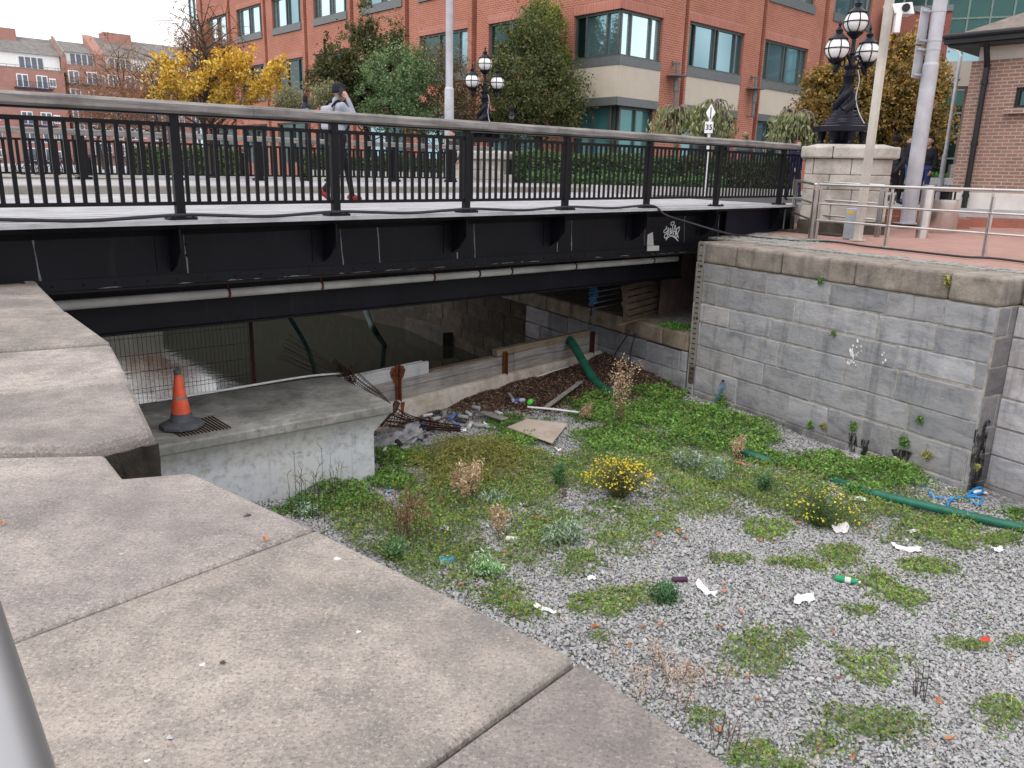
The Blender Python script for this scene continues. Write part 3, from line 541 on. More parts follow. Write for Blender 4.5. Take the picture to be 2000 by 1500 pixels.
for i in range(len(PS)):
    a, b = PS[i]+.043, (PS[i+1] if i+1 < len(PS) else S1+.3)-.043; mb = MB()
    mb.bar(B(a, 0, dz(a)+.174), B(b, 0, dz(b)+.174), .04, .04); mb.bar(B(a, 0, rt(a)-.235), B(b, 0, rt(b)-.235), .045, .045)
    nb_ = max(3, round((b-a)/.118)); 
    for k_ in range(nb_):
        s = a+(b-a)*(k_+.5)/nb_; mb.bar(B(s, 0, dz(s)+.19), B(s, 0, rt(s)-.255), .022, .041, E1)
    mb.build('railing_panel', 'railing_black_paint', br)
hs = [-9, -6.6, -3.2, 1.0, 5.2, 9.3]
for i in range(5):
    sweep(lambda s: [B(s, -.075, rt(s)-.125), B(s, -.10, rt(s)-.10), B(s, -.10, rt(s)-.03), B(s, -.07, rt(s)-.004), B(s, .0, rt(s)+.006), B(s, .08, rt(s)-.004), B(s, .10, rt(s)-.03), B(s, .10, rt(s)-.125)], list(np.linspace(hs[i]+.003, hs[i+1]-.003, 8))).build('handrail', 'handrail_timber', br, smooth=30)
sweep(lambda s: [B(s, -.05, rt(s)-.126), B(s, .05, rt(s)-.126), B(s, .05, rt(s)-.145), B(s, -.05, rt(s)-.145)], ss).build('handrail_plate', 'railing_black_paint', br)
# far side railing
FS = [-6.3, -4.3, -2.3, -.3, 1.7, 3.7, 5.7, 7.7]; fz = lambda s: dz(s)+.22
for s in FS:
    mb = MB(); mb.bar(B(s, WDT, fz(s)), B(s, WDT, rt(s)-.13), .10, .17, E1); mb.box(B(s, WDT, fz(s)+.03), .15, .1, .03, (E1, E2, Z)); mb.build('post', 'railing_black_paint', br)
for i in range(len(FS)-1):
    a, b = FS[i]+.043, FS[i+1]-.043; mb = MB(); mb.bar(B(a, WDT, fz(a)+.12), B(b, WDT, fz(b)+.12), .04, .04); mb.bar(B(a, WDT, rt(a)-.235), B(b, WDT, rt(b)-.235), .045, .045)
    nb_ = round((b-a)/.122)
    for k_ in range(nb_):
        s = a+(b-a)*(k_+.5)/nb_; mb.bar(B(s, WDT, fz(s)+.13), B(s, WDT, rt(s)-.255), .02, .062, E1)
    mb.build('railing_panel', 'railing_black_paint', br)
sweep(lambda s: [B(s, WDT-.09, rt(s)-.125), B(s, WDT-.09, rt(s)-.02), B(s, WDT, rt(s)), B(s, WDT+.09, rt(s)-.02), B(s, WDT+.09, rt(s)-.125)], ss).build('handrail', 'handrail_timber', br)
# underside
lz = lambda s: -.80-.0098*s
sweep(lambda s: [B(s, .93, dz(s)-.31), B(s, .97, dz(s)-.31), B(s, .97, lz(s)), B(s, .93, lz(s))], list(np.linspace(S0, 6.7, 10))).build('lower_beam', 'grey_beam_paint', br)
sweep(lambda s: [B(s, .86, lz(s)-.002), B(s, 1.20, lz(s)-.002), B(s, 1.20, lz(s)-.03), B(s, .86, lz(s)-.03)], list(np.linspace(S0, 6.7, 10))).build('lower_flange', 'flange_paint', br)
sweep(lambda s: [B(s, .58, -.20-.0122*s), B(s, .92, -.20-.0122*s), B(s, .92, -.27-.0122*s), B(s, .58, -.25-.0122*s)], ss).build('shelf_angle', 'rusty_black_steel', br)
for n in (2.9, 5.0, 7.1, 9.4): sweep(lambda s: [B(s, n, dz(s)-.31), B(s, n+.3, dz(s)-.31), B(s, n+.3, -.72), B(s, n, -.72)], ss).build('cross_girder', 'rusty_black_steel', br)
sweep(lambda s: [B(s, .97, dz(s)-.315), B(s, WDT, dz(s)-.315), B(s, WDT, dz(s)-.36), B(s, .97, dz(s)-.36)], ss).build('soffit', 'rusty_black_steel', br)
sweep(lambda s: [B(s, WDT, dz(s)-.3), B(s, WDT+.05, dz(s)-.3), B(s, WDT+.05, -.55), B(s, WDT, -.55)], ss).build('far_girder', 'girder_black_paint', br)
# white service pipe hung under the girder
pp = lambda s: B(s, .60, -.375-.0085*s)
wp = thing('service_pipe', 'white painted pipe slung along the bridge just below the black girder', 'pipe', pp(0))
mb = MB(); mb.tube([pp(s) for s in np.linspace(-8, 6.05, 12)], .058, 12); mb.build('pipe', 'white_pipe_paint', wp, smooth=40)
for s in (-3.35, -2.05, -.15, .75, 1.45, 3.0, 5.25):
    mb = MB(); mb.tube([pp(s)-E1*.016, pp(s)+E1*.016], .066, 12); mb.bar(pp(s)+Z*.05, pp(s)+Z*.17, .03, .012, E1); mb.build('hanger', 'rust' if s < 0 else 'dark_rust', wp)
# graffiti and paint patch on the girder
gf = lambda zx, zy: PL(1250+zx*.075, 420+zy*.075, B(0, .2445), E2)
strokes = [[(690, 290), (690, 350), (640, 390), (620, 430), (640, 460), (700, 430), (730, 380), (735, 330)], [(735, 330), (730, 430), (700, 480), (650, 510), (635, 560), (650, 600), (700, 570), (715, 500), (690, 490)], [(760, 350), (755, 450), (750, 520), (790, 480), (800, 340)], [(800, 340), (815, 420), (820, 490), (850, 400), (850, 280)], [(850, 270), (805, 250), (805, 210), (850, 180), (890, 185), (885, 230), (850, 265)], [(850, 560), (880, 420), (915, 260), (940, 400), (950, 480)], [(870, 430), (960, 420)], [(900, 580), (920, 500), (950, 380), (1025, 310), (1015, 400), (980, 470), (930, 480)], [(930, 480), (985, 530), (995, 600)], [(900, 580), (940, 585), (975, 530)], [(675, 650), (730, 580), (790, 545), (850, 550), (920, 595), (990, 670)]]
mb = MB()
for st_ in strokes:
    pts = curve([gf(*p) for p in st_], 4)
    for i in range(len(pts)-1): mb.bar(pts[i]-(pts[i+1]-pts[i])*.15, pts[i+1]+(pts[i+1]-pts[i])*.15, .003, .017, E2.cross(pts[i+1]-pts[i]))
mb.build('graffiti_tag', 'sign_white', br)
mb = MB(); mb.poly([gf(*p) for p in ((200, 510), (335, 440), (345, 640), (355, 790), (180, 790))]); mb.build('white_patch', 'white_pipe_paint', br)
gf2 = lambda zx, zy: PL(1250+zx*.075, 420+zy*.075, B(0, .2215), E2); mb = MB(); mb.poly([gf2(*p) for p in ((185, 800), (500, 795), (495, 925), (185, 940))]); mb.build('white_patch', 'white_pipe_paint', br)
# ------------------------------------------------------------------ stone piers with triple globe lamps
def pz(p): return plaza_z(p)
PC = AY(1569, 352, 17.6); PC.z = 0
def make_pier(c0, zb, label):
    t = thing('stone_pier', label, 'pier', c0+SU*.85+SV*.85+Z*zb)
    def ring(z0, z1, inset, mat_, name, cuts, bev=.02, g=1.0):
        lo, hi = inset, 1.7-inset
        xs = [lo]+[lo+(hi-lo)*q for q in cuts]+[hi]
        for i in range(len(xs)-1):
            gg = g*random.uniform(.9, 1.1); mb = MB(); a, b = xs[i]+.004, xs[i+1]-.004
            mb.prism([c0+SU*a+SV*lo+Z*z0, c0+SU*b+SV*lo+Z*z0, c0+SU*b+SV*hi+Z*z0, c0+SU*a+SV*hi+Z*z0], Z*(z1-z0), (gg, gg*.98, gg*.95)); mb.build(name, mat_, t, bevel=bev, seg=2)
    ring(zb-.3, zb+.40, -.03, 'rough_stone', 'base_stone', [], .05); ring(zb+.405, zb+.73, 0, 'pier_stone', 'course_stone', [.36]); ring(zb+.735, zb+1.05, 0, 'pier_stone', 'course_stone', [.16, .58])
    ring(zb+1.055, zb+1.36, 0, 'pier_stone', 'course_stone', [.30]); ring(zb+1.365, zb+1.69, 0, 'pier_stone', 'course_stone', [.1, .54]); ring(zb+1.695, zb+1.93, -.11, 'pier_stone', 'cap_stone', [.33], .035, 1.08)
    mb = MB(); q = [c0+SU*a+SV*b+Z*(zb+1.932) for a, b in ((0, 0), (1.7, 0), (1.7, 1.7), (0, 1.7))]; q2 = [c0+SU*a+SV*b+Z*(zb+1.99) for a, b in ((.2, .2), (1.5, .2), (1.5, 1.5), (.2, 1.5))]
    mb.raw(q+q2, [(4, 5, 6, 7), (0, 1, 5, 4), (1, 2, 6, 5), (2, 3, 7, 6), (3, 0, 4, 7)]); mb.build('cap_top', 'pier_stone', t); return t
concrete('pier_stone', (.30, .27, .24), (.44, .41, .375), (.52, .49, .455), (.23, .20, .175))
make_pier(PC, -.06, 'pale stone pier carrying the big three-globe lamp at the right end of the bridge')
FPp = AY(889, 352, 27.6); FPp.z = 0
make_pier(FPp, -.12, 'pale stone pier behind the far bridge railing under the smaller-looking triple lamp')
def make_lamp(base, label):
    t = thing('street_lamp', label, 'street lamp', base, 0, 'ornate triple globe lamps')
    oct_ = lambda a: 1/math.cos(((a+math.pi/8) % (math.pi/4))-math.pi/8)*.94
    mb = MB(); mb.lathe(base+Z*.30, [(.62, 0), (.64, .02), (.64, .13), (.60, .155)], 32, sq=oct_)
    for i in range(8):
        a = i*math.pi/4; mb.lathe(base+V((.48*math.cos(a), .48*math.sin(a), 0)), [(.07, 0), (.075, .05), (.05, .10), (.085, .22), (.10, .31)], 10)
    mb.lathe(base, [(.30, 0), (.22, .1), (.28, .31)], 16); mb.build('base', 'iron_black_gloss', t, smooth=30)
    mb = MB(); mb.lathe(base+Z*.45, [(.50, 0), (.50, .05), (.46, .075), (.45, .11), (.40, .13), (.385, .17), (.33, .20), (.32, .26), (.285, .285), (.275, .345), (.25, .37)], 28); mb.build('stepped_foot', 'iron_black_gloss', t, smooth=30)
    mb = MB()
    for i in range(3):   # entwined scaly tails
        a0 = i*2*math.pi/3; pts = [base+Z*(.80+.05*j)+V((math.cos(a0+j*.27), math.sin(a0+j*.27), 0))*(.19-.0095*j) for j in range(13)]; mb.tube(pts, [.14-.007*j for j in range(13)], 10)
    mb.lathe(base+Z*.8, [(.2, 0), (.15, .3), (.10, .6), (.125, .8), (.15, .82), (.15, .86), (.11, .88), (.105, .96), (.145, 1.0), (.15, 1.05), (.10, 1.1)], 20); mb.build('column', 'iron_black_gloss', t, smooth=45)
    mb = MB(); mb.lathe(base+Z*1.85, [(.10, 0), (.055, .05), (.05, .25), (.075, .28), (.05, .31), (.042, .60), (.06, .62), (.12, .68)], 14); mb.build('stem', 'iron_black_gloss', t, smooth=40)
    arm = V((-.43, -.22, 0))
    def globe(c):
        h = MB(); h.lathe(c-Z*.33, [(.05, -.02), (.12, .02), (.16, .06), (.175, .10)], 16); h.build('lantern_cup', 'iron_black_gloss', t, smooth=35); h = MB(); h.lathe(c+Z*.20, [(.20, 0), (.215, .015), (.10, .12), (.07, .15), (.075, .20), (.085, .21), (.05, .25), (.02, .30), (.035, .34), (.005, .42)], 16)
        fr = h.build('lantern_cap', 'iron_black_gloss', t, smooth=35)
        g = MB(); g.ball(c, .255, .255, .255, 28); g.build('globe', 'opal_globe', fr, smooth=180)
        cg = MB(); cg.tube([c+V((.262*math.cos(a), .262*math.sin(a), 0)) for a in np.linspace(0, 2*math.pi, 29)], .014, 6, cap=False)
        for k_ in range(3):
            a = k_*math.pi/3+.45; d = V((math.cos(a), math.sin(a), 0)); cg.tube([c+d*(.262*math.cos(b))+Z*(.262*math.sin(b)) for b in np.linspace(0, 2*math.pi, 29)], .013, 6, cap=False)
        cg.build('cage', 'iron_black_gloss', fr, smooth=60)
    globe(base+Z*2.84); globe(base+arm+Z*2.20); globe(base-arm+Z*2.20)
    for s in (1, -1):
        a = arm*s; mb = MB(); mb.tube(curve([base+Z*1.88, base+a*.3+Z*2.08, base+a*.62+Z*2.05, base+a*.82+Z*1.78, base+a*1.02+Z*1.70, base+a+Z*1.86], 6), [.035]*31, 8); mb.tube(curve([base+a*.5+Z*2.05, base+a*.42+Z*1.88, base+a*.62+Z*1.82, base+a*.7+Z*1.95], 5), .016, 6); mb.build('arm', 'iron_black_gloss', t, smooth=60)
    mb = MB(); mb.tube(curve([base+V((.12, -.12, 1.75)), base+V((.17, -.16, 1.5)), base+V((.13, -.19, 1.1)), base+V((.2, -.3, .75)), base+V((.3, -.42, .5))], 6), .012, 6); mb.build('cable', 'galvanised_paint', t, smooth=60)
    return t
l0 = make_lamp(PC+SU*.68+SV*.85+Z*1.93, 'ornate black lamp with three white globes on the stone pier at the right')
l0.scale = (.95, .95, .875)
dup(l0, FPp+SU*.68+SV*.85+Z*2.15, 0, 'ornate black lamp with three white globes beyond the middle of the bridge handrail')
# ------------------------------------------------------------------ stainless guard rails
def rail_run(name, label, pts, posts, h=1.06, mids=(.38, .70)):
    t = thing(name, label, 'railing', pts[0])
    mb = MB()
    for i in range(len(pts)-1): mb.bar(pts[i]+Z*h-(pts[i+1]-pts[i]).normalized()*.03, pts[i+1]+Z*h+(pts[i+1]-pts[i]).normalized()*.03, .075, .05)
    mb.build('handrail', 'brushed_stainless', t, bevel=.02, seg=3)
    for m_ in mids:
        mb = MB()
        for i in range(len(pts)-1): mb.tube([pts[i]+Z*m_, pts[i+1]+Z*m_], .021, 8)
        mb.build('mid_rail', 'brushed_stainless', t, smooth=60)
    for p, d, wd in posts:
        mb = MB(); mb.bar(p, p+Z*(h-.03), .016, wd, d); mb.bar(p+d.cross(Z)*.03, p+d.cross(Z)*.03+Z*(h-.10), .016, wd*.8, d); mb.box(p+Z*.006, .07, .07, .006); mb.build('post', 'brushed_stainless', t, bevel=.003)
    return t
def PG(x, y, z=0): p = G(x, y, z); p.z = pz(p) if z == 0 else z; return p
rA, rB, rC, rD = G(1545, 449, .10), PG(1590, 472), PG(1727, 487), PG(1918, 507); rE = G(1712, 466, .05)
rF = rD+(rD-rC)*1.0; rG = rD+(rD-rC)*2.1
rail_run('guard_rail', 'long stainless steel guard rail along the coping of the right quay', [rB, rC, rD, rF, rG], [(rB, WN, .09), (rC, WN, .07), (rD, WN, .07), (rF, WN, .07), (rG, WN, .07)])
rail_run('guard_rail', 'short stainless steel guard rail section in front of the pier base', [rE, rA, rB-WD*.12], [(rA, WN, .09), (rE, WD, .13), (rB-WD*.12, WN, .10)])
# near guard rail (only its top tube reaches into view at the lower left)
vp = V((-math.sin(math.radians(39.0)), math.cos(math.radians(39.0)), 0)); hp0 = AY(-2, 1500, .335)
t = thing('guard_rail', 'smooth grey metal handrail tube blurred at the bottom left corner', 'railing', V((hp0.x, hp0.y, 0)))
mb = MB(); mb.tube([hp0-vp*1.5, hp0+vp*.9], .0225, 24); mb.build('handrail', 'smooth_steel_tube', t, smooth=60)
for k_ in (-1.2,):
    p = hp0+vp*k_; mb = MB(); mb.tube([V((p.x, p.y, 0)), p], .02, 12); mb.build('post', 'smooth_steel_tube', t, smooth=60)
# ------------------------------------------------------------------ poles, bin, box on the quay
p = PG(1674, 476); t = thing('camera_pole', 'slim cream square pole with a white camera hood near its top, behind the guard rail', 'pole', p)
mb = MB(); mb.box(p+Z*3.2, .062, .062, 3.2, (WD, WN, Z)); mb.build('mast', 'cream_pole_paint', t, bevel=.01); mb = MB(); mb.box(p+Z*.015, .11, .11, .015, (WD, WN, Z)); mb.build('base_plate', 'cream_pole_paint', t)
c = AY(1760, 16, p.y); mb = MB(); mb.prism([c+V((-.20, -.05, .06)), c+V((.17, -.05, .10)), c+V((.24, -.05, -.10)), c+V((-.12, -.05, -.10))], V((.02, .3, 0))); mb.bar(c+V((-.3, .05, .03)), c+V((-.1, .05, .03)), .04, .04); ob = mb.build('camera_hood', 'sign_white', t, bevel=.01)
mb = MB(); mb.lathe(c+V((.06, -.07, 0)), [(.07, -.02), (.07, .01)], 14, ax=(V((1, 0, 0)), Z, V((0, -1, 0)))); mb.build('lens', 'black_rubber', ob)
c = AY(1752, 45, p.y); mb = MB(); mb.box(c, .055, .05, .17); mb.build('junction_case', 'sign_white', t, bevel=.012)
p = AY(1772, 437, 18.7); t = thing('sign_post', 'thick light grey sign post with the backs of two signs on its left side', 'post', p)
mb = MB(); mb.tube([p, p+Z*3.42], .165, 20); mb.tube([p+Z*3.42, p+Z*3.47], [.165, .145], 20); mb.tube([p+Z*3.47, p+Z*7.2], .143, 20); mb.build('pole', 'galvanised_paint', t, smooth=40)
mb = MB(); mb.box(p+Z*.012, .24, .24, .012); mb.build('base_plate', 'galvanised_paint', t)
for y0, y1, x in ((14, 86, 1812), (90, 152, 1797)):
    za, zb_ = AY(x, y0, 18.7), AY(x-10, y1, 18.7); ctr = V((p.x-.27, p.y+.05, (za.z+zb_.z)/2)); mb = MB(); mb.box(ctr, .16, .008, (za.z-zb_.z)/2, (V((.85, .53, 0)), V((-.53, .85, 0)), Z)); sg = mb.build('sign_back', 'galvanised_paint', t)
    for q in (-1, 1): mb = MB(); mb.box(ctr+Z*q*(za.z-zb_.z)*.40+V((.06, -.035, 0)), .17, .015, .022, (V((.85, .53, 0)), V((-.53, .85, 0)), Z)); mb.tube([p+Z*(ctr.z-p.z+q*(za.z-zb_.z)*.40-.02), p+Z*(ctr.z-p.z+q*(za.z-zb_.z)*.40+.02)], .15, 20); mb.build('bracket', 'galvanised_paint', sg)
p = AY(1838, 350, 22); p.z = .61; t = thing('lamp_post', 'thin grey post standing beside the brown brick building', 'pole', p)
mb = MB(); mb.tube([p, p+Z*3.75], .042, 10); mb.tube([p, p+Z*1.3], .06, 10); mb.build('pole', 'galvanised_paint', t, smooth=50); c = p+Z*3.75
mb = MB(); mb.bar(c+V((-.08, 0, .10)), c+V((-.45, 0, .26)), .05, .03); mb.bar(c+V((.02, 0, 0)), c+V((-.1, 0, .12)), .02, .02); mb.build('arm', 'sign_white', t)
p = AY(877, 352, 26); p.z = .62; t = thing('lamp_post', 'tall pale grey lamp post with a thicker lower shaft beyond the bridge', 'lamp post', p)
mb = MB(); mb.tube([p, p+Z*3.0], .145, 16); mb.tube([p+Z*3.0, p+Z*3.06], [.145, .115], 16); mb.tube([p+Z*3.06, p+Z*9.5], .112, 16); mb.build('pole', 'galvanised_paint', t, smooth=40); mb = MB(); mb.box(p+V((-.01, -.135, 2.55)), .05, .014, .16); mb.build('access_door', 'box_grey', t)
# litter bin, bollard, box
p = AY(1836, 456, 17.6); t = thing('litter_bin', 'round brushed steel litter bin with a raised flat lid', 'bin', p)
mb = MB(); mb.lathe(p, [(.29, 0), (.30, .02), (.30, .72), (.285, .72), (.27, .1)], 28); mb.build('drum', 'brushed_stainless', t, smooth=40)
mb = MB(); mb.lathe(p+Z*.88, [(.27, 0), (.305, .01), (.31, .035), (.2, .06)], 28); mb.build('lid', 'brushed_stainless', t, smooth=40)
mb = MB()
for a in (.3, 2.4, 4.5): mb.bar(p+V((.24*math.cos(a), .24*math.sin(a), .6)), p+V((.24*math.cos(a), .24*math.sin(a), .89)), .04, .012)
mb.lathe(p+Z*.70, [(.12, 0), (.12, .18)], 12); mb.build('lid_support', 'black_rubber', t)
p = AY(1798, 472, 16.4); t = thing('bollard', 'tall brushed steel bollard standing in front of the litter bin', 'bollard', p); mb = MB(); mb.tube([p, p+Z*1.12], .115, 24); mb.build('post', 'brushed_stainless', t, smooth=40); mb = MB(); mb.tube([p, p+Z*.02], .16, 24); mb.build('base_plate', 'brushed_stainless', t)
p = PG(1660, 473); t = thing('control_box', 'narrow blue grey control box with a yellow sticker beside the cream pole', 'box', p); mb = MB(); mb.box(p+Z*.30, .125, .09, .30, (WD*-1, WN*-1, Z)); mb.build('case', 'box_grey', t, bevel=.015)
mb = MB(); mb.box(p+Z*.52-WN*.092-WD*.01, .07, .002, .03, (WD, WN, Z), (.75, .42, .03)); mb.build('sticker', 'plain_colour', t)
# hose / cable along the bridge edge and across the quay
pts = [B(-9, -.09, dz(-9)+.03)]
for i in range(len(PS)-3):
    a, b = PS[i], PS[i+1]; pts += [B(a, -.10, dz(a)+.055), B((a+b)/2, -.12, dz(a)+.024), ]
pts += [B(4.17, -.12, dz(4)+.05), PL(1300, 420, B(0, -.25), E2), PL(1350, 436, B(0, -.35), E2), PL(1405, 452, B(0, -.6), E2)]
pts += [G(1440, 459, .05), G(1490, 465, .03), G(1560, 471, .03)]+[PG(x, y)+Z*.028 for x, y in ((1620, 478), (1690, 487), (1780, 497), (1880, 508), (1990, 518))]+[W(8.4, .93, .03), W(12, .93, .03)]
t = thing('power_cable', 'black cable draped along the bridge edge and across the right quay coping', 'cable', pts[4]); mb = MB(); mb.tube(curve(pts, 6), .019, 8); mb.build('cable', 'cable_black', t, smooth=60)
# ------------------------------------------------------------------ things on the ledge under the bridge
def LQ(x, y): return G(x, y, -1.812)
bl, brr = LQ(1285, 617), LQ(1362, 596); t = thing('steel_plate', 'rusty brown steel plate standing upright on the ledge behind the pallet', 'plate', bl); h = 1.30
mb = MB(); mb.prism([bl, brr, brr+Z*h, bl+V((.05, .12, 0))+Z*h], V((.02, .05, 0))); mb.build('plate', 'steel_plate_brown', t); mb = MB(); mb.tube(curve([bl+V((.2, -.02, h-.25)), bl+V((.35, -.04, h-.34)), bl+V((.55, -.06, h-.30)), bl+V((.62, -.06, h-.18))], 4), .01, 6); mb.build('wire', 'cable_black', t)
BL, BR = LQ(1221, 631), LQ(1284, 612); t = thing('pallet', 'weathered wooden pallet leaning upright on the ledge', 'pallet', BL); rr = (BR-BL).normalized(); up_ = (Z*.93+(V((rr.y*-1, rr.x, 0)) if V((-rr.y, rr.x, 0)).y > 0 else V((rr.y, -rr.x, 0)))*.10).normalized(); nr = rr.cross(up_); nr = nr if nr.y < 0 else -nr; PW = (BR-BL).length; PH = .80
for i in range(6):
    mb = MB(); mb.box(BL+rr*PW/2+up_*(.06+i*(PH-.12)/5)+nr*.06, PW/2, .055, .010, (rr, up_, nr)); mb.build('slat', 'pallet_timber', t, bevel=.003)
for q in (.03, .5, .97):
    mb = MB(); mb.box(BL+rr*PW*q+up_*PH/2, .035, PH/2, .048, (rr, up_, nr)); mb.build('bearer', 'pallet_timber', t, bevel=.003)
for i in range(3):
    mb = MB(); mb.box(BL+rr*PW/2+up_*(.07+i*(PH-.14)/2)-nr*.06, PW/2, .05, .010, (rr, up_, nr)); mb.build('slat', 'pallet_timber', t)
ga, gb_ = LQ(1154, 617), LQ(1232, 601)+V((.1, .25, 0)); t = thing('steel_gate', 'dark steel barred barrier standing on the ledge beside the pallet', 'gate', ga); mb = MB()
for q in (0, 1): mb.bar(ga.lerp(gb_, q), ga.lerp(gb_, q)+Z*1.05, .04, .04)
mb.build('upright', 'dark_rust', t)
mb = MB()
for i in range(8): mb.tube([ga+Z*(.15+i*.12)-(gb_-ga)*.06, gb_+Z*(.15+i*.12)], .011, 6)
mb.build('bars', 'galvanised_paint', t)
t = thing('stick', 'pale wooden stick lying on the ledge below the pallet', 'stick', LQ(1210, 634)); mb = MB(); mb.bar(G(1208, 635, -1.79), G(1262, 620, -1.79), .035, .025); mb.build('stick', 'raw_timber', t)
rp_ = G(1158, 598, -1.3); t = thing('rope', 'tangle of blue rope tied on the barrier and hanging down the ledge wall', 'rope', ga+Z*.7); mb = MB(); k0 = ga+Z*.72+V((.02, -.06, 0))
for i in range(7):
    q = [k0+V((random.uniform(-.09, .12), random.uniform(-.06, 0), -.09*j*random.uniform(.7, 1.2))) for j in range(6)]; mb.tube(curve(q, 4), .0065, 6)
mb.build('coil', 'blue_rope', t, smooth=60); mb = MB(); mb.tube(curve([k0-Z*.3, PL(1158, 640, W(-4, -.08), WN), PL(1159, 668, W(-4, -.08), WN), PL(1143, 688, W(-4, -.10), WN), PL(1142, 700, W(-4, -.08), WN)], 5), .006, 6); mb.build('tail', 'blue_rope', t, smooth=60)
wl = lambda x, y: PL(x, y, W(-2, -.09), WN)
t = thing('hanging_cable', 'dark cable hanging from the bridge pipe over the ledge into the nettles', 'cable', wl(1237, 700)); mb = MB(); mb.tube(curve([pp(4.9)+Z*.05, G(1272, 550, -1.1), G(1255, 600, -1.70), wl(1240, 655), wl(1231, 690), wl(1232, 720), wl(1240, 740)], 6), .012, 6); mb.build('cable', 'cable_black', t, smooth=60)
t = thing('hanging_cable', 'dark cable curling down the ledge wall nearer the rope', 'cable', wl(1200, 700)); mb = MB(); mb.tube(curve([pp(4.95)+Z*.05, G(1275, 545, -1.05), G(1258, 602, -1.68), wl(1228, 650), wl(1205, 685), wl(1196, 705), wl(1198, 714)], 6), .012, 6); mb.build('cable', 'cable_black', t, smooth=60)
# ------------------------------------------------------------------ cone, mesh fence, pipe on the plinth
cb = G(356, 833, -1.985); t = thing('traffic_cone', 'faded orange traffic cone with a grey rubber base on the concrete plinth', 'cone', cb)
CH = .735; mb = MB(); mb.lathe(cb, [(.255, 0), (.27, .012), (.265, .045), (.20, .075), (.15, .085)], 8, tw=0, ax=(V((math.cos(.3), math.sin(.3), 0)), V((-math.sin(.3), math.cos(.3), 0)), Z)); mb.lathe(cb, [(.16, .07), (.138, .10), (.120, .17), (.118, .185)], 28); mb.build('base', 'cone_rubber', t, smooth=25)
mb = MB(); mb.lathe(cb, [(.116, .175), (.088, .36), (.0865, .362), (.045, .66), (.043, .68)], 28); mb.build('cone_body', 'cone_orange', t, smooth=40)
mb = MB(); mb.lathe(cb, [(.0875, .36), (.0835, .405)], 28); mb.build('dirty_band', 'cone_band', t, smooth=40) if 'cone_band' in M else (simple('cone_band', (.36, .20, .17), .6, 0, .3, 12), mb.build('dirty_band', 'cone_band', t, smooth=40))
mb = MB(); mb.lathe(cb, [(.044, .675), (.046, .70), (.046, CH), (.02, CH)], 20); mb.build('top_cap', 'cone_rubber', t, smooth=40)
fb0, fb1 = pf+bd*1.96+fd*(LW+.2), pbr+bd*.06+fd*1.05; fb0.z = fb1.z = -2.0
fb1 = G(497, 752, -2.0); fb0 = fb1+fd*2.6; t = thing('mesh_fence', 'dark welded wire mesh fence panel along the back edge of the plinth', 'fence', fb1); FHt = 1.15
mb = MB(); mb.bar(fb1, fb1+Z*1.35, .045, .045); mb.build('post', 'dark_rust', t)
mb = MB(); nw = 46
for i in range(nw+1): q = fb1.lerp(fb0, i/nw)+V((0, .02, 0)); mb.tube([q-Z*.12, q+Z*FHt], .0028, 4, cap=False)
for z in (-.08, .12, .18, .42, .66, .90, 1.08, 1.13): mb.tube([fb1+Z*z, fb0+Z*z], .0045, 4, cap=False)
mb.build('wire_panel', 'iron_black_gloss', t)
# crumpled mesh: wires gathered at the post foot and sprawling over the plinth corner to the ground
def wiregrid(name, A, Bc, n, m, jit, r, parent, cross=True):
    mb = MB(); rows = []
    for i in range(n):
        q = i/(n-1); pts = [wobble(a.lerp(b, q), jit) for a, b in zip(A, Bc)]; cv = curve(pts, m); rows.append(cv); mb.tube(cv, r, 4, cap=False)
    if cross:
        for j in range(0, len(rows[0]), 1): mb.tube([rw[j] for rw in rows], r*.8, 4, cap=False)
    return mb.build(name, 'dark_rust', parent)
cr = G(676, 728, -1.95); t = thing('crumpled_mesh', 'rusty crumpled wire mesh bunched at the back corner of the plinth', 'wire mesh', cr)
wiregrid('fan', [AY(560, 655, 12.9), AY(620, 690, 12.5), AY(668, 722, 12.2)], [AY(545, 700, 12.7), AY(610, 728, 12.45), AY(672, 742, 12.15)], 11, 4, .03, .0035, t, False)
wiregrid('bunch', [AY(650, 700, 12.25), AY(680, 722, 12.2), AY(690, 745, 12.0)], [AY(664, 720, 12.1), AY(676, 745, 12.0), AY(684, 752, 11.9)], 14, 5, .05, .006, t)
wiregrid('drape', [AY(684, 712, 12.15), AY(712, 738, 11.8), AY(745, 768, 11.4), AY(764, 792, 11.05)], [AY(672, 742, 12.0), AY(700, 760, 11.7), AY(738, 782, 11.2), AY(760, 797, 10.95)], 8, 8, .02, .005, t)
wiregrid('lower_roll', [AY(772, 796, 11.3), G(800, 812, -2.80), G(850, 822, -2.86), G(895, 832, -2.90)], [AY(738, 832, 10.95), G(790, 836, -2.90), G(845, 838, -2.92), G(900, 842, -2.93)], 13, 7, .03, .008, t)
mb = MB(); mb.tube(curve([AY(776, 786, 11.35), AY(768, 800, 11.25), AY(752, 815, 11.1), AY(742, 828, 11.0)], 4), [.05]*13, 8); mb.build('bent_frame', 'dark_rust', t)
mb = MB(); mb.tube(curve([G(305, 783, -1.965), G(400, 768, -1.96), G(500, 751, -1.955), G(600, 735, -1.955), G(668, 729, -1.95)], 4), .017, 8); t = thing('plastic_pipe', 'thin white pipe lying along the back of the concrete plinth', 'pipe', G(500, 751, -1.96)); mb.build('pipe', 'sign_white', t, smooth=60)
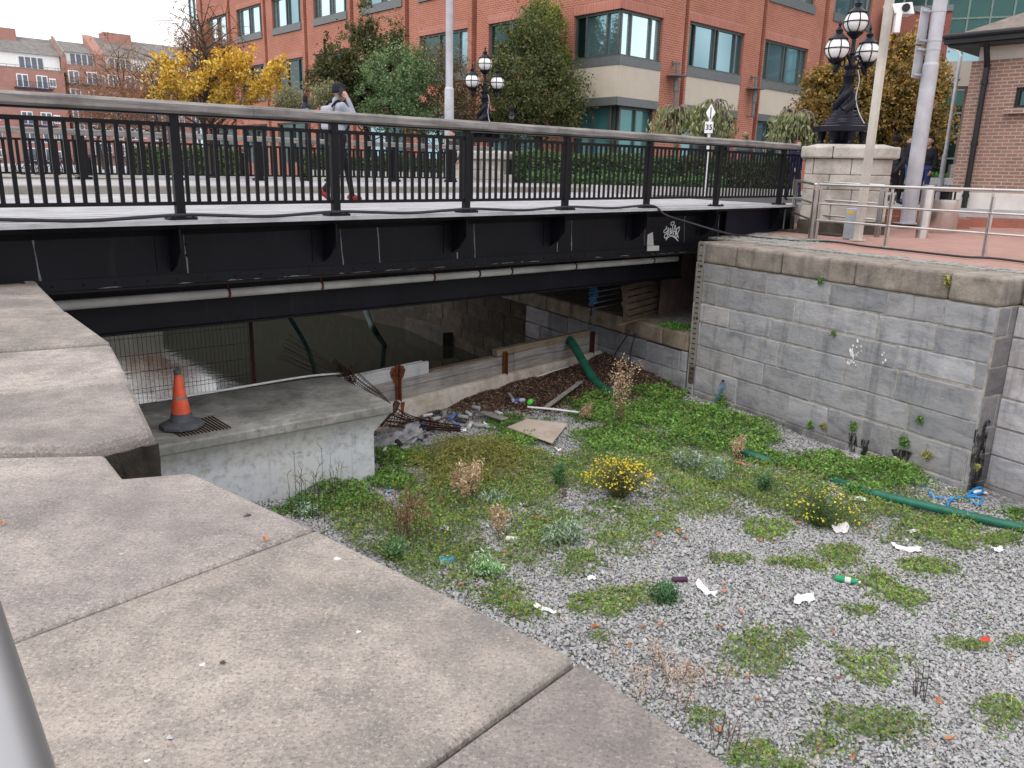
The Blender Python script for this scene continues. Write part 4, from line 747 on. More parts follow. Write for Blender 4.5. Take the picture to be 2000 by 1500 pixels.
# ------------------------------------------------------------------ hoses
def hose(label, pts, r, mat_, name='hose', n=12, ribs=False):
    t = thing(name, label, 'hose', pts[len(pts)//2]); cv = curve(pts, 8); rs = [r*(1+(.05 if ribs and i % 2 else 0)) for i in range(len(cv))]; mb = MB(); mb.tube(cv, rs, n); mb.build('hose', mat_, t, smooth=60); return t
a = AY(1106, 668, 17.0); hose('thick green hose bent over the dam near the stone wall', [AY(1098, 672, 17.6), AY(1103, 660, 17.3), AY(1116, 668, 16.7), G(1135, 700, -2.55), G(1160, 742, -2.85), G(1186, 764, -2.93), G(1215, 775, -2.95)], .088, 'green_hose', ribs=True)
hg = [G(1440, 878, -2.95), G(1480, 893, -2.97), G(1530, 908, -3.02), G(1590, 924, -3.04), G(1660, 950, -2.94), G(1740, 972, -2.92), G(1830, 993, -2.92), G(1920, 1014, -2.92), G(2010, 1034, -2.92), G(2160, 1066, -2.92)]
hose('long green hose snaking through weeds below the grey wall', hg, .056, 'green_hose', ribs=True)
_w = -4.13; hose('dark green hose dipping into the water beyond the dam', [AY(708, 585, 22.5), AY(720, 622, 21.6), AY(735, 652, 21.2), G(752, 674, _w-.1)], .085, 'hose_dark_green')
hose('slim dark green hose running down to the water behind the crumpled mesh', [AY(552, 600, 14.5), AY(575, 635, 14.5), AY(600, 680, 14.3), AY(612, 716, 14.2), AY(622, 760, 14)], .04, 'hose_dark_green')
q = [G(x, y, -2.95) for x, y in ((1800, 940), (1812, 955), (1820, 968), (1850, 973), (1880, 972), (1905, 965), (1920, 960), (1915, 952), (1900, 957), (1890, 972), (1912, 985), (1918, 975), (1900, 970), (1860, 975), (1850, 988))]
hose('loops of bright blue pipe lying at the foot of the grey wall', q, .016, 'blue_hose', n=8)
t = thing('rope', 'short blue rope knotted to an iron ring low on the grey lock wall', 'rope', wl(1411, 750)); mb = MB(); wq = lambda x, y: PL(x, y, Q0-WN*.06, WN)
mb.tube(curve([wq(1411, 745), wq(1416, 752), wq(1411, 760), wq(1406, 752), wq(1411, 745)], 4), .009, 6); mb.tube(curve([wq(1410, 757), wq(1406, 768), wq(1402, 780), wq(1396, 793)], 4), .014, 6); mb.tube(curve([wq(1410, 757), wq(1403, 772), wq(1397, 786)], 4), .009, 6); mb.build('rope', 'blue_rope', t, smooth=60)
mb = MB(); mb.box(wq(1412, 744), .02, .02, .02); mb.build('ring_bolt', 'rust', t)
# ------------------------------------------------------------------ brown brick building on the right quay
KL = AY(1858, 358, 20.0); KL.z = .20; KD = -E2; KN = E1; KW = 9.0
def K(a, o, z=0): return KL+KD*a+KN*o+Z*(z-KL.z)
kz = lambda y, x=1905: PL(x, y, KL, KN).z
z_pl, z_br, z_ev = kz(376), kz(119), kz(80)
t = thing('brick_building', 'single-storey brown brick building with a hipped tile roof at the right edge', 'building', K(3, 3, .28))
mb = MB(); mb.prism([K(0, 0, 0), K(KW, 0, 0), K(KW, 6, 0), K(0, 6, 0)], Z*(z_pl)); mb.build('plinth', 'kiosk_plinth', t, bevel=.01)
win = PL(1985, 170, KL, KN); wa = (win-KL).dot(KD); wz1, wz0 = kz(170, 1992), kz(211, 1992)
mb = MB()
def holes_wall(mb, O, d, n, t0, t1, z0, z1, holes, depth):
    ts = sorted({t0, t1, *[h[0] for h in holes], *[h[1] for h in holes]}); zs = sorted({z0, z1, *[h[2] for h in holes], *[h[3] for h in holes]})
    P = lambda t, z, o=0: V((O.x, O.y, 0))+d*t+n*o+Z*z
    for i in range(len(ts)-1):
        for j in range(len(zs)-1):
            tm, zm = (ts[i]+ts[i+1])/2, (zs[j]+zs[j+1])/2
            if any(h[0] < tm < h[1] and h[2] < zm < h[3] for h in holes): continue
            mb.poly([P(ts[i], zs[j]), P(ts[i+1], zs[j]), P(ts[i+1], zs[j+1]), P(ts[i], zs[j+1])])
    for a, b, c, e in [h[:4] for h in holes]:
        if a > 0: mb.poly([P(a, c), P(a, e), P(a, e, depth), P(a, c, depth)])
        mb.poly([P(b, e), P(b, c), P(b, c, depth), P(b, e, depth)]); mb.poly([P(a, e), P(b, e), P(b, e, depth), P(a, e, depth)]); mb.poly([P(b, c), P(a, c), P(a, c, depth), P(b, c, depth)])
holes_wall(mb, K(0, .03), KD, KN, .02, KW, z_pl, z_br, [(wa, wa+1.2, wz0, wz1)], .25); mb.poly([K(.02, .03, z_pl), K(.02, .03, z_br), K(.02, 5.9, z_br), K(.02, 5.9, z_pl)]); mb.build('wall', 'kiosk_brick', t)
mb = MB(); mb.prism([K(.14, .06, z_br), K(KW, .06, z_br), K(KW, 5.9, z_br), K(.14, 5.9, z_br)], Z*(z_ev-z_br+.25)); mb.build('upper_band', 'render_cream', t)
wf = MB()
for a, b, c, e in ((0, .07, 0, 1), (1.13, 1.2, 0, 1)): wf.box(K(wa+(a+b)/2, .14, (wz0+wz1)/2), (b-a)/2, .05, (wz1-wz0)/2, (KD, KN, Z))
for zc in (wz0+.035, wz1-.035): wf.box(K(wa+.6, .14, zc), .53, .05, .035, (KD, KN, Z))
wf = wf.build('window', 'gutter_black', t); g = MB(); g.box(K(wa+.6, .17, (wz0+wz1)/2), .54, .01, (wz1-wz0)/2-.06, (KD, KN, Z)); g.build('pane', 'dark_teal_glass', wf); g = MB(); g.box(K(wa+.6, -.03, wz0-.06), .75, .10, .06, (KD, KN, Z)); g.build('sill', 'kiosk_brick', wf)
ov = .46; zr = z_ev+.05
ev = [K(-ov, -ov, zr), K(KW+ov, -ov, zr), K(KW+ov, 6+ov, zr), K(-ov, 6+ov, zr)]; rdg = [K(3.2, 3, zr+1.75), K(KW-3, 3, zr+1.75)]
mb = MB(); mb.raw(ev+rdg, [(0, 1, 5, 4), (1, 2, 5), (2, 3, 4, 5), (3, 0, 4), (0, 3, 2, 1)]); mb.build('roof', 'roof_tile', t)
mb = MB()
for a, b in ((0, 1), (0, 3)): mb.bar(ev[a]-Z*.07, ev[b]-Z*.07, .07, .14)
mb.build('fascia', 'gutter_black', t); mb = MB(); mb.tube([ev[0]+V((0, -.05, .02))-KD*.05, ev[1]+V((0, -.05, .02))], .065, 10); mb.tube([ev[0]-KD*.06, ev[3]-KD*.06], .065, 10); mb.build('gutter', 'gutter_black', t)
mb = MB(); mb.prism([K(-ov+.05, -ov+.05, zr-.19), K(KW, -ov+.05, zr-.19), K(KW, 6, zr-.19), K(-ov+.05, 6, zr-.19)], Z*.05); mb.build('soffit', 'gutter_black', t)
da = (PL(1912, 240, KL, KN)-KL).dot(KD); mb = MB(); mb.tube(curve([K(da, -ov+.1, zr-.1), K(da, -ov+.15, zr-.25), K(da, -.08, zr-.65), K(da, -.08, zr-.9), K(da, -.08, .3)], 5), .062, 10)
for z in (z_br-.5, 2.1, .9): mb.tube([K(da, -.08, z-.04), K(da, -.08, z+.04)], .08, 10)
mb.build('downpipe', 'gutter_black', t, smooth=50)
# ------------------------------------------------------------------ people
def person(label, loc, heading, H, col, J, hat='beanie', extras=None, group=None):
    f = V(heading).normalized(); r = f.cross(Z); k = H/1.75; loc = V(loc)
    t = thing('person', label, 'person', loc, group=group)
    def X(p): return loc+(r*p[0]+f*p[1]+Z*p[2])*k
    D = dict(lsh=(-.185, 0, 1.43), rsh=(.185, 0, 1.43), lel=(-.23, -.04, 1.14), rel=(.23, -.04, 1.14), lwr=(-.22, .08, .90), rwr=(.22, .08, .90), lhip=(-.085, 0, .92), rhip=(.085, 0, .92), lkn=(-.10, .03, .50), rkn=(.10, .03, .50), lan=(-.10, -.02, .09), ran=(.10, -.02, .09), head=(0, .02, 1.64), lean=0.0)
    D.update(J); caps = []
    def cp(a, b, ra, rb, c): caps.append((V(a), V(b), ra, rb, c))
    tp, tr, sk, sh = col['top'], col['trousers'], col['skin'], col['shoes']
    cp((-.06, 0, .95), (.06, 0, .95), .125, .125, tr if not col.get('long') else tp); cp((-.05, 0, 1.08), (.05, 0, 1.08), .118, .118, tp); cp((-.085, .0, 1.28), (.085, .0, 1.28), .128, .128, tp); cp((-.13, -.01, 1.40), (.13, -.01, 1.40), .085, .085, tp); cp((0, -.01, 1.42), (0, .0, 1.52), .062, .056, sk if not col.get('hood') else tp)
    cp((0, 0, 1.0), (0, 0, 1.3), .12, .125, tp)
    h = V(D['head']); cp(h+V((0, 0, .02)), h+V((0, -.012, .045)), .092, .094, sk); cp(h+V((0, .028, -.06)), h+V((0, .03, -.01)), .058, .07, sk); cp(h+V((0, .085, .0)), h+V((0, .105, -.03)), .013, .018, sk); cp(h+V((-.088, -.01, -.01)), h+V((-.092, -.012, .02)), .016, .018, sk); cp(h+V((.088, -.01, -.01)), h+V((.092, -.012, .02)), .016, .018, sk); cp(h+V((-.018, .082, -.065)), h+V((.018, .082, -.065)), .012, .012, sk)
    for s in 'lr':
        sgn = -1 if s == 'l' else 1
        cp(D[s+'sh'], D[s+'el'], .062, .050, tp); cp(D[s+'el'], D[s+'wr'], .048, .036, tp); w_ = V(D[s+'wr']); e_ = V(D[s+'el']); d = (w_-e_).normalized(); hd = V(D.get(s+'hand', d)).normalized(); pm = w_+hd*.055; cp(w_+hd*.01, pm+hd*.025, .026, .030, sk)
        side = hd.cross(V((sgn*1.0, .2, 0))); side = side.normalized() if side.length > .1 else V((0, 1, 0)); curl = V(D.get(s+'curl', (-sgn*.5, .2, 0)))
        for i, (o, l) in enumerate(((-.028, .058), (-.010, .068), (.010, .064), (.027, .05))):
            b0 = pm+hd*.035+side*o; b1 = b0+(hd+curl*.25).normalized()*l*.55; b2 = b1+(hd+curl*.9).normalized()*l*.55; cp(b0, b1, .0115, .0105, sk); cp(b1, b2, .0105, .009, sk)
        th0 = pm-side*.03-hd*.02; cp(th0, th0+(hd*.6-side*.8).normalized()*.04, .013, .012, sk); cp(th0+(hd*.6-side*.8).normalized()*.04, th0+(hd*.9-side*.5+curl*.4).normalized()*.075, .012, .010, sk)
        cp(D[s+'hip'], D[s+'kn'], .092, .062, tr); cp(D[s+'kn'], D[s+'an'], .058, .042 if not col.get('ankle') else .036, tr); a_ = V(D[s+'an']); fd_ = V(D.get(s+'foot', (0, 1, 0))).normalized(); cp(a_+V((0, 0, -.035))-fd_*.05, a_+V((0, 0, -.04))+fd_*.06, .045, .044, sh); cp(a_+V((0, 0, -.045))+fd_*.06, a_+fd_*.15+V((0, 0, -.055)), .042, .034, sh)
    mb = MB()
    for a, b, ra, rb, c in caps:
        A_, B_ = X(a), X(b); ra *= k; rb *= k; d = (B_-A_); dn = d.normalized() if d.length > 1e-6 else Z; n_ = 10 if ra > .02 else 7; hp_ = [-.995, -.8, -.45]; path = [A_+dn*ra*q for q in hp_]+[A_, B_]+[B_+dn*rb*-q for q in hp_[::-1]]; rs = [ra*math.sqrt(max(0.004, 1-q*q)) for q in hp_]+[ra, rb]+[rb*math.sqrt(max(.004, 1-q*q)) for q in hp_[::-1]]; mb.tube(path, rs, n_)
    o = mb.build('body', 'cloth', None); md = o.modifiers.new('r', 'REMESH'); md.mode = 'VOXEL'; md.voxel_size = .0115*k; ms = o.modifiers.new('s', 'SMOOTH'); ms.iterations = 3; ms.factor = .5
    bpy.context.view_layer.update(); me = bpy.data.meshes.new_from_object(o.evaluated_get(bpy.context.evaluated_depsgraph_get())); COL.objects.unlink(o); bpy.data.objects.remove(o); me.name = 'body'
    nv = len(me.vertices); co = np.empty(nv*3, np.float32); me.vertices.foreach_get('co', co); co = co.reshape(-1, 3).astype(float); best = np.full(nv, 1e9); cc = np.ones((nv, 4), np.float32)
    for a, b, ra, rb, c in caps:
        A_, B_ = np.array(X(a)), np.array(X(b)); ab = B_-A_; tt = np.clip(((co-A_)@ab)/max(ab@ab, 1e-9), 0, 1); dd = np.linalg.norm(co-A_-tt[:, None]*ab, axis=1)-(ra+(rb-ra)*tt)*k; w_ = dd < best; best[w_] = dd[w_]; cc[w_, :3] = c
    for a in list(me.color_attributes): me.color_attributes.remove(a)
    at_ = me.color_attributes.new('col', 'FLOAT_COLOR', 'POINT'); at_.data.foreach_set('color', cc.ravel()); me.transform(Matrix.Translation(-loc)); me.materials.clear(); finish(me, 'body', 'cloth', t, 180)
    Hc = X(h+V((0, -.008, .045))); ax = (r, f, Z)
    mb = MB()
    for sx in (-.033, .033): mb.ball(X(h+V((sx, .089, .008))), .009*k, .008*k, .007*k, 8, (.03, .02, .02))
    mb.build('eyes', 'plain_colour', t)
    if hat == 'beanie':
        mb = MB(); mb.lathe(Hc-f*.005*k-Z*.01*k, [(.104*k, -.035*k), (.110*k, -.03*k), (.110*k, .02*k), (.106*k, .03*k), (.105*k, .05*k), (.092*k, .088*k), (.06*k, .113*k), (.02*k, .122*k)], 20, col['hat'], ax=ax); mb.build('beanie', 'cloth', t, smooth=60)
    elif hat == 'cap':
        mb = MB(); mb.lathe(Hc, [(.102*k, 0), (.104*k, .03*k), (.09*k, .075*k), (.05*k, .1*k), (.01*k, .105*k)], 18, col['hat'], ax=ax); mb.prism([Hc+r*(.07*k)+f*.07*k, Hc+r*(.05*k)+f*.17*k, Hc-r*(.05*k)+f*.17*k, Hc-r*(.07*k)+f*.07*k], Z*.012, col['hat']); mb.build('cap', 'cloth', t, smooth=40)
    else:
        mb = MB(); mb.ball(Hc-f*.022*k+Z*.012*k, .104*k, .100*k, .098*k, 16, col['hair']); mb.ball(X(h+V((0, -.075, -.05))), .075*k, .045*k, .09*k, 12, col['hair']); mb.build('hair', 'cloth', t, smooth=60)
    if extras: extras(t, X, r, f, k)
    return t
def phone_extras(t, X, r, f, k):
    mb = MB(); mb.box(X((.108, .035, 1.645)), .006, .037, .072, (r, (f*.75+Z*-.3).normalized(), (Z*.9+f*.35).normalized()), (.03, .03, .035)); mb.build('phone', 'plain_colour', t, bevel=.004)
    mb = MB(); mb.box(X((0, -.165, 1.25)), .14, .055, .19, (r, f, Z), (.40, .40, .46)); mb.build('backpack', 'cloth', t, bevel=.055, seg=5)
    mb = MB()
    for s in (-1, 1): mb.tube(curve([X((s*.11, -.14, 1.41)), X((s*.115, -.03, 1.505)), X((s*.12, .09, 1.43)), X((s*.13, .135, 1.28)), X((s*.14, .10, 1.08)), X((s*.13, -.13, 1.05))], 4), .02, 6, (.015, .015, .02))
    mb.build('strap', 'cloth', t, smooth=60)
DK = (.016, .016, .022)
p1 = G(662, 388, .70); p1.z = dz((p1-P0).dot(E1))+.045
H1 = 1.0; top = AY(668, 157, p1.y).z-p1.z
person('person in black beanie and pale grey hoodie talking on a phone while crossing the bridge', p1, E1, top/1.035, dict(top=(.34, .35, .42), trousers=DK, skin=(.50, .30, .24), shoes=(.34, .05, .045), hat=(.020, .022, .032), hood=True), dict(rel=(.25, .22, 1.19), rwr=(.155, .125, 1.53), rhand=(-.35, -.25, .9), rcurl=(-.5, -.5, 0), lel=(-.24, .05, 1.13), lwr=(-.16, .22, .98), rkn=(.09, -.02, .49), ran=(.09, -.33, .16), rfoot=(0, .8, -.5), lkn=(-.09, .22, .52), lan=(-.09, .30, .09), head=(0, .07, 1.625)), 'beanie', phone_extras)
walk = dict(lkn=(-.09, .16, .52), lan=(-.09, .26, .09), rkn=(.09, -.03, .49), ran=(.09, -.28, .13), rfoot=(0, .85, -.4), lel=(-.24, -.14, 1.16), lwr=(-.22, -.06, .92), rel=(.24, .10, 1.15), rwr=(.21, .26, .96))
p = AY(884, 352, 25.4); p.z = .62; person('person in dark coat walking along the far pavement beside the tall lamp post', p, -E1, 1.74, dict(top=(.05, .042, .042), trousers=DK, skin=(.45, .28, .22), shoes=DK, hair=(.03, .022, .018), long=True), walk, 'hair')
p = AY(1741, 352, 20.6); p.z = .61; hh = AY(1746, 263, 20.6).z-.61; person('person in a black beanie and dark zipped jacket standing beside the stone pier', p, V((-.75, -.66, 0)), hh/1.035, dict(top=(.032, .033, .040), trousers=(.012, .012, .016), skin=(.075, .042, .032), shoes=DK, hat=(.012, .012, .014), long=True), dict(lel=(-.25, .02, 1.14), lwr=(-.17, .13, .96), rel=(.25, .02, 1.14), rwr=(.17, .13, .96)), 'beanie')
p = AY(1777, 352, 20.9); p.z = .61; person('person in a red cap and blue jeans half hidden by the thick grey sign post', p, V((.5, -.85, 0)), 1.80, dict(top=(.03, .032, .045), trousers=(.09, .19, .42), skin=(.42, .27, .21), shoes=DK, hat=(.62, .05, .03)), {}, 'cap')
p = AY(1768, 352, 22.2); p.z = .61; person('brown-haired person standing between the man in the beanie and the sign post', p, V((-.2, -.97, 0)), 1.72, dict(top=(.022, .022, .028), trousers=DK, skin=(.45, .29, .23), shoes=DK, hair=(.10, .055, .035)), {}, 'hair')
p = AY(1806, 352, 21.5); p.z = .61; person('person in a dark jacket and navy jeans just right of the sign post', p, V((-.9, -.4, 0)), 1.70, dict(top=(.02, .02, .028), trousers=(.035, .05, .14), skin=(.4, .26, .2), shoes=(.3, .3, .3), hair=(.02, .016, .014)), {}, 'hair')
p = AY(1551, 352, 22.5); p.z = .62; hh = AY(1558, 273, 22.5).z-.62; person('person in a navy blue coat seen through the railing beside the stone pier', p, V((.2, -.97, 0)), hh/1.03, dict(top=(.018, .022, .075), trousers=(.018, .020, .05), skin=(.42, .28, .22), shoes=DK, hair=(.13, .07, .05), long=True), walk, 'hair')
p = AY(1448, 352, 29); p.z = .62; hh = AY(1455, 257, 29).z-.62; person('fair-haired person in a grey top passing in front of the brick offices', p, E1, hh/1.03, dict(top=(.12, .13, .15), trousers=DK, skin=(.45, .3, .24), shoes=DK, hair=(.30, .22, .14)), walk, 'hair')
# ------------------------------------------------------------------ red brick office building
C0 = AY(1207, 150, 32.0); C0.z = 0
of = thing('office_building', 'large red brick office block with blue glass windows and beige panels beyond the bridge', 'building', C0+Z*.6)
RN, LN = -E2, -E1          # outward normals of the right and left facades
def FR(t, z, o=0): return C0+E1*t+RN*o+Z*z
def FL(t, z, o=0): return C0+E2*t+LN*o+Z*z
TOPZ = 15.0
Rb = [(4.32, 8.40), (10.12, 14.10)]; Lb = [(3.95, 7.5), (8.95, 12.6), (14.0, 17.55), (19.05, 22.6), (24.05, 27.6), (29.0, 32.5), (34.0, 37.25)]
holesR, holesL = [(0, 2.55, .9, 7.15)], [(0, 2.40, .9, 7.15)]
winR, winL = [], []
for a, b in Rb: holesR.append((a, b, .9, 7.3))
for a, b in Rb+[(16.2, 20.2)]: holesR.append((a, b+.15, 8.86, 10.95)); holesR.append((a, b+.15, 12.4, 14.5))
for a, b in Lb:
    holesL.append((a, b, 8.86, 10.9)); holesL.append((a, b, 12.4, 14.5)); holesL.append((a, b, 5.2, 7.4)); holesL.append((a, b, 1.4, 3.8))
holesR += [(8.3+1.45, 8.3+1.75, .62, TOPZ-.3), (3.95, 4.2, .62, TOPZ-.3), (15.3, 15.75, .62, TOPZ-.3)]; strR = holesR[-3:]
strL = [(t, t+.36, .62, TOPZ-.3) for t in (8.30, 13.42, 18.42, 23.4, 28.4, 33.45, 37.8)]; holesL += strL
mb = MB(); holes_wall(mb, C0, E1, E2, 0, 22, .62, TOPZ, holesR, .28); holes_wall(mb, C0, E2, E1, 0, 38.8, .62, TOPZ, holesL, .28)
for h in strR: mb.poly([FR(h[0], h[2], -.28), FR(h[1], h[2], -.28), FR(h[1], h[3], -.28), FR(h[0], h[3], -.28)])
for h in strL: mb.poly([FL(h[0], h[2], -.28), FL(h[1], h[2], -.28), FL(h[1], h[3], -.28), FL(h[0], h[3], -.28)])
mb.poly([FR(22, .62), FR(22, TOPZ), FR(22, TOPZ)+E2*30, FR(22, .62)+E2*30]); mb.poly([FL(38.8, .62), FL(38.8, TOPZ), FL(38.8, TOPZ)+E1*22, FL(38.8, .62)+E1*22]); mb.build('wall', 'office_brick', of)
mb = MB(); mb.prism([FR(0, TOPZ, .02), FR(22, TOPZ, .02), FR(22, TOPZ)+E2*38.8, FL(38.8, TOPZ, .02)], Z*.25); mb.build('roof', 'grey_metal_sill', of)
# soldier courses above the openings
brick('soldier_brick', (.46, .16, .112), (.38, .118, .085), (.42, .29, .245), .085, .5, .012); 
for a, b, z in [(h[0], h[1], h[3]) for h in holesR if h not in strR]: mb = MB(); mb.box(FR((a+b)/2, z+.16, .004), (b-a)/2+.05, .012, .16, (E1, E2, Z)); mb.build('soldier_course', 'soldier_brick', of)
for a, b, z in [(h[0], h[1], h[3]) for h in holesL if h not in strL]: mb = MB(); mb.box(FL((a+b)/2, z+.16, .004), (b-a)/2+.05, .012, .16, (E2, E1, Z)); mb.build('soldier_course', 'soldier_brick', of)
def window(F_, d, n, a, b, z0, z1, gl, splits, o=-.16, sill=None):
    mb = MB(); ax = (d, n, Z); w = .045
    for x in (a+w, b-w): mb.box(F_(x, (z0+z1)/2, o), w, .05, (z1-z0)/2, ax)
    for z in (z0+w, z1-w): mb.box(F_((a+b)/2, z, o), (b-a)/2-2*w, .05, w, ax)
    for q in splits: mb.box(F_(a+(b-a)*q, (z0+z1)/2, o+.01), w*.8, .05, (z1-z0)/2-2*w, ax)
    f_ = mb.build('window', 'window_frame_metal', of); qs = [0]+list(splits)+[1]
    for i in range(len(qs)-1):
        g = MB(); tl = random.uniform(-.004, .004); p = [F_(a+(b-a)*qs[i]+.03, z0+.05, o-.03+tl), F_(a+(b-a)*qs[i+1]-.03, z0+.05, o-.03-tl), F_(a+(b-a)*qs[i+1]-.03, z1-.05, o-.03-tl), F_(a+(b-a)*qs[i]+.03, z1-.05, o-.03+tl)]
        nf = (p[1]-p[0]).cross(p[3]-p[0]); g.poly(p if nf.dot(-n) > 0 else p[::-1]); g.build('pane', gl if random.random() > .22 or gl == 'lobby_glass' else {'sky_glass': 'teal_glass', 'teal_glass': 'dark_teal_glass', 'dark_teal_glass': 'teal_glass'}[gl], f_)
    if sill:
        s = MB(); s.box(F_((a+b)/2, z0-sill/2-.002, -.05), (b-a)/2+.02, .12, sill/2, ax); s.build('sill', 'grey_metal_sill', f_)
def panel(F_, d, n, a, b, z0, z1, mat_, o=-.10, name='panel', th_=.08): mb = MB(); mb.box(F_((a+b)/2, (z0+z1)/2, o), (b-a)/2-.004, th_, (z1-z0)/2-.003, (d, n, Z)); return mb.build(name, mat_, of)
SP = [.13, .48, .54, .87]
for F_, d, n, e, sp in ((FR, E1, E2, 2.55, [.25, .75]), (FL, E2, E1, 2.40, [.28, .74])):
    window(F_, d, n, .14, e, 5.52, 7.15, 'sky_glass' if F_ is FR else 'dark_teal_glass', sp); panel(F_, d, n, -.08, e, 5.2, 5.52, 'grey_metal_sill', -.06, 'sill_band', .1); panel(F_, d, n, -.05, e, 4.06, 5.2, 'beige_panel', -.08, 'beige_panel', .1); panel(F_, d, n, -.08, e, 3.76, 4.06, 'grey_metal_sill', -.06, 'sill_band', .1); window(F_, d, n, .55, e, .95, 3.76, 'lobby_glass', [.5], -.35)
mb = MB(); mb.box(C0+E1*.55+E2*.55+Z*2.3, .08, .08, 1.5, (E1, E2, Z)); mb.build('corner_mullion', 'window_frame_metal', of)
for a, b in Rb:
    window(FR, E1, E2, a, b, 5.55, 7.3, 'teal_glass', SP); panel(FR, E1, E2, a, b, 5.2, 5.55, 'grey_metal_sill', -.06, 'sill_band'); panel(FR, E1, E2, a, b, 4.08, 5.2, 'beige_panel', -.10, 'beige_panel'); panel(FR, E1, E2, a, b, 3.78, 4.08, 'grey_metal_sill', -.08, 'sill_band'); window(FR, E1, E2, a, b, .9, 3.78, 'dark_teal_glass', [.3, .6], -.3)
for a, b in Rb+[(16.2, 20.2)]:
    window(FR, E1, E2, a, b+.15, 9.25, 10.95, 'sky_glass', SP, sill=.38); window(FR, E1, E2, a, b+.15, 12.8, 14.5, 'sky_glass', SP, sill=.38)
for i, (a, b) in enumerate(Lb):
    window(FL, E2, E1, a, b, 9.25, 10.9, 'sky_glass', [.12, .46, .54, .88], sill=.36); window(FL, E2, E1, a, b, 12.8, 14.5, 'sky_glass', [.12, .46, .54, .88], sill=.36); window(FL, E2, E1, a, b, 5.55, 7.4, 'dark_teal_glass', [.2, .6], sill=.34); window(FL, E2, E1, a, b, 1.4, 3.8, 'dark_teal_glass', [.5])
# glazed stair tower at the far left end
g = MB(); g.prism([FL(38.85, .62, -.5), FL(41.2, .62, -.5), FL(41.2, .62, -3), FL(38.85, .62, -3)], Z*(TOPZ+.3)); g.build('stair_glass', 'sky_glass', of)
mb = MB()
for t in (38.85, 39.65, 40.4, 41.2): mb.box(FL(t, TOPZ/2+.7, -.48), .05, .05, TOPZ/2, (E2, E1, Z))
for z in np.arange(1.5, TOPZ, 1.6): mb.box(FL(40.0, z, -.48), 1.2, .05, .05, (E2, E1, Z))
mb.build('stair_mullions', 'window_frame_metal', of)
# wall lights on the piers of the right facade
for t, z0 in ((3.3, 5.2), (9.2, 5.2)):
    l = MB(); c = FR(t, 0, .28); l.bar(FR(t, 5.55, 0), FR(t, 5.55, .38), .06, .06); l.bar(FR(t, 3.9, 0), FR(t, 3.9, .38), .05, .05); l.bar(FR(t, 5.45, 0), FR(t, 5.65, 0), .18, .05, E1); l.tube([c+Z*5.58, c+Z*3.85], .07, 8); l.tube([c+Z*5.05, c+Z*5.09], .42, 16); l.tube([c+Z*4.5, c+Z*4.9], .11, 8); l.build('wall_light', 'grey_metal_sill', of)
# brick wing and glass building behind
wgp = AY(1690, 352, 46); wgp.z = 0
bw = thing('brick_wing', 'dark red brick wing with a grey parapet behind the street lamp', 'building', wgp+Z*.6); mb = MB(); mb.prism([wgp+Z*.6, wgp+SU*3.1+Z*.6, wgp+SU*3.1+SV*6+Z*.6, wgp+SV*6+Z*.6], Z*9.2); mb.build('wall', 'dark_office_brick', bw); mb = MB(); mb.prism([wgp+Z*9.8-SV*.1, wgp+SU*3.1+Z*9.8-SV*.1, wgp+SU*3.1+SV*6+Z*9.8, wgp+SV*6+Z*9.8], Z*.3); mb.build('parapet', 'grey_metal_sill', bw)
mb = MB(); mb.box(wgp+SU*1.0+Z*7.0-SV*.02, .9, .04, .5, (SU, SV, Z)); mb.build('window', 'dark_teal_glass', bw)
gp = AY(1640, 352, 54); gp.z = 0; gb = thing('glass_building', 'green glass curtain-wall office building rising behind the brown brick building', 'building', gp+SU*12+Z*.6)
mb = MB(); mb.prism([gp+Z*.6, gp+SU*26+Z*.6, gp+SU*26+SV*12+Z*.6, gp+SV*12+Z*.6], Z*26); mb.build('glazing', 'green_curtain_glass', gb)
mb = MB()
for i in range(22): mb.box(gp+SU*(i*1.2)+Z*13.5-SV*.03, .05, .06, 13, (SU, SV, Z))
for j in range(19): mb.box(gp+SU*13+Z*(1.3+j*1.35)-SV*.03, 13, .055, .05, (SU, SV, Z))
mb.build('mullion_grid', 'grid_metal', gb) if 'grid_metal' in M else (simple('grid_metal', (.16, .21, .19), .5, .3), mb.build('mullion_grid', 'grid_metal', gb))
for i, (a, b, z0, z1) in enumerate(((3, 7.2, 8.2, 9.5), (9, 13.2, 10.0, 11.2), (14, 20, 8.5, 13))): mb = MB(); mb.box(gp+SU*(a+b)/2+Z*(z0+z1)/2-SV*.012, (b-a)/2, .01, (z1-z0)/2, (SU, SV, Z)); mb.build('teal_panel', 'teal_glass', gb)  # lighter teal glass panels set over the green glazing
cp_ = AY(1838, 352, 40); cp_.z = 0; po = thing('concrete_portal', 'tall beige concrete portal between the autumn tree and the brown brick building', 'portal', cp_+Z*.6)
mb = MB(); mb.prism([cp_+SU*.55+Z*.6, cp_+SU*1.5+Z*.6, cp_+SU*1.5+SV*1+Z*.6, cp_+SU*.55+SV*1+Z*.6], Z*5.0); mb.build('column', 'portal_beige', po) if 'portal_beige' in M else (simple('portal_beige', (.30, .265, .225), .9, 0, .1, 1), mb.build('column', 'portal_beige', po))
mb = MB(); mb.prism([cp_-SU*1.2+Z*5.602, cp_+SU*4+Z*5.602, cp_+SU*4+SV*1.4+Z*5.602, cp_-SU*1.2+SV*1.4+Z*5.602], Z*1.1); mb.build('beam', 'portal_beige', po); mb = MB(); mb.prism([cp_+SU*2.0+Z*.6, cp_+SU*4+Z*.6, cp_+SU*4+SV*1+Z*.6, cp_+SU*2.0+SV*1+Z*.6], Z*5.0); mb.build('column', 'portal_beige', po)
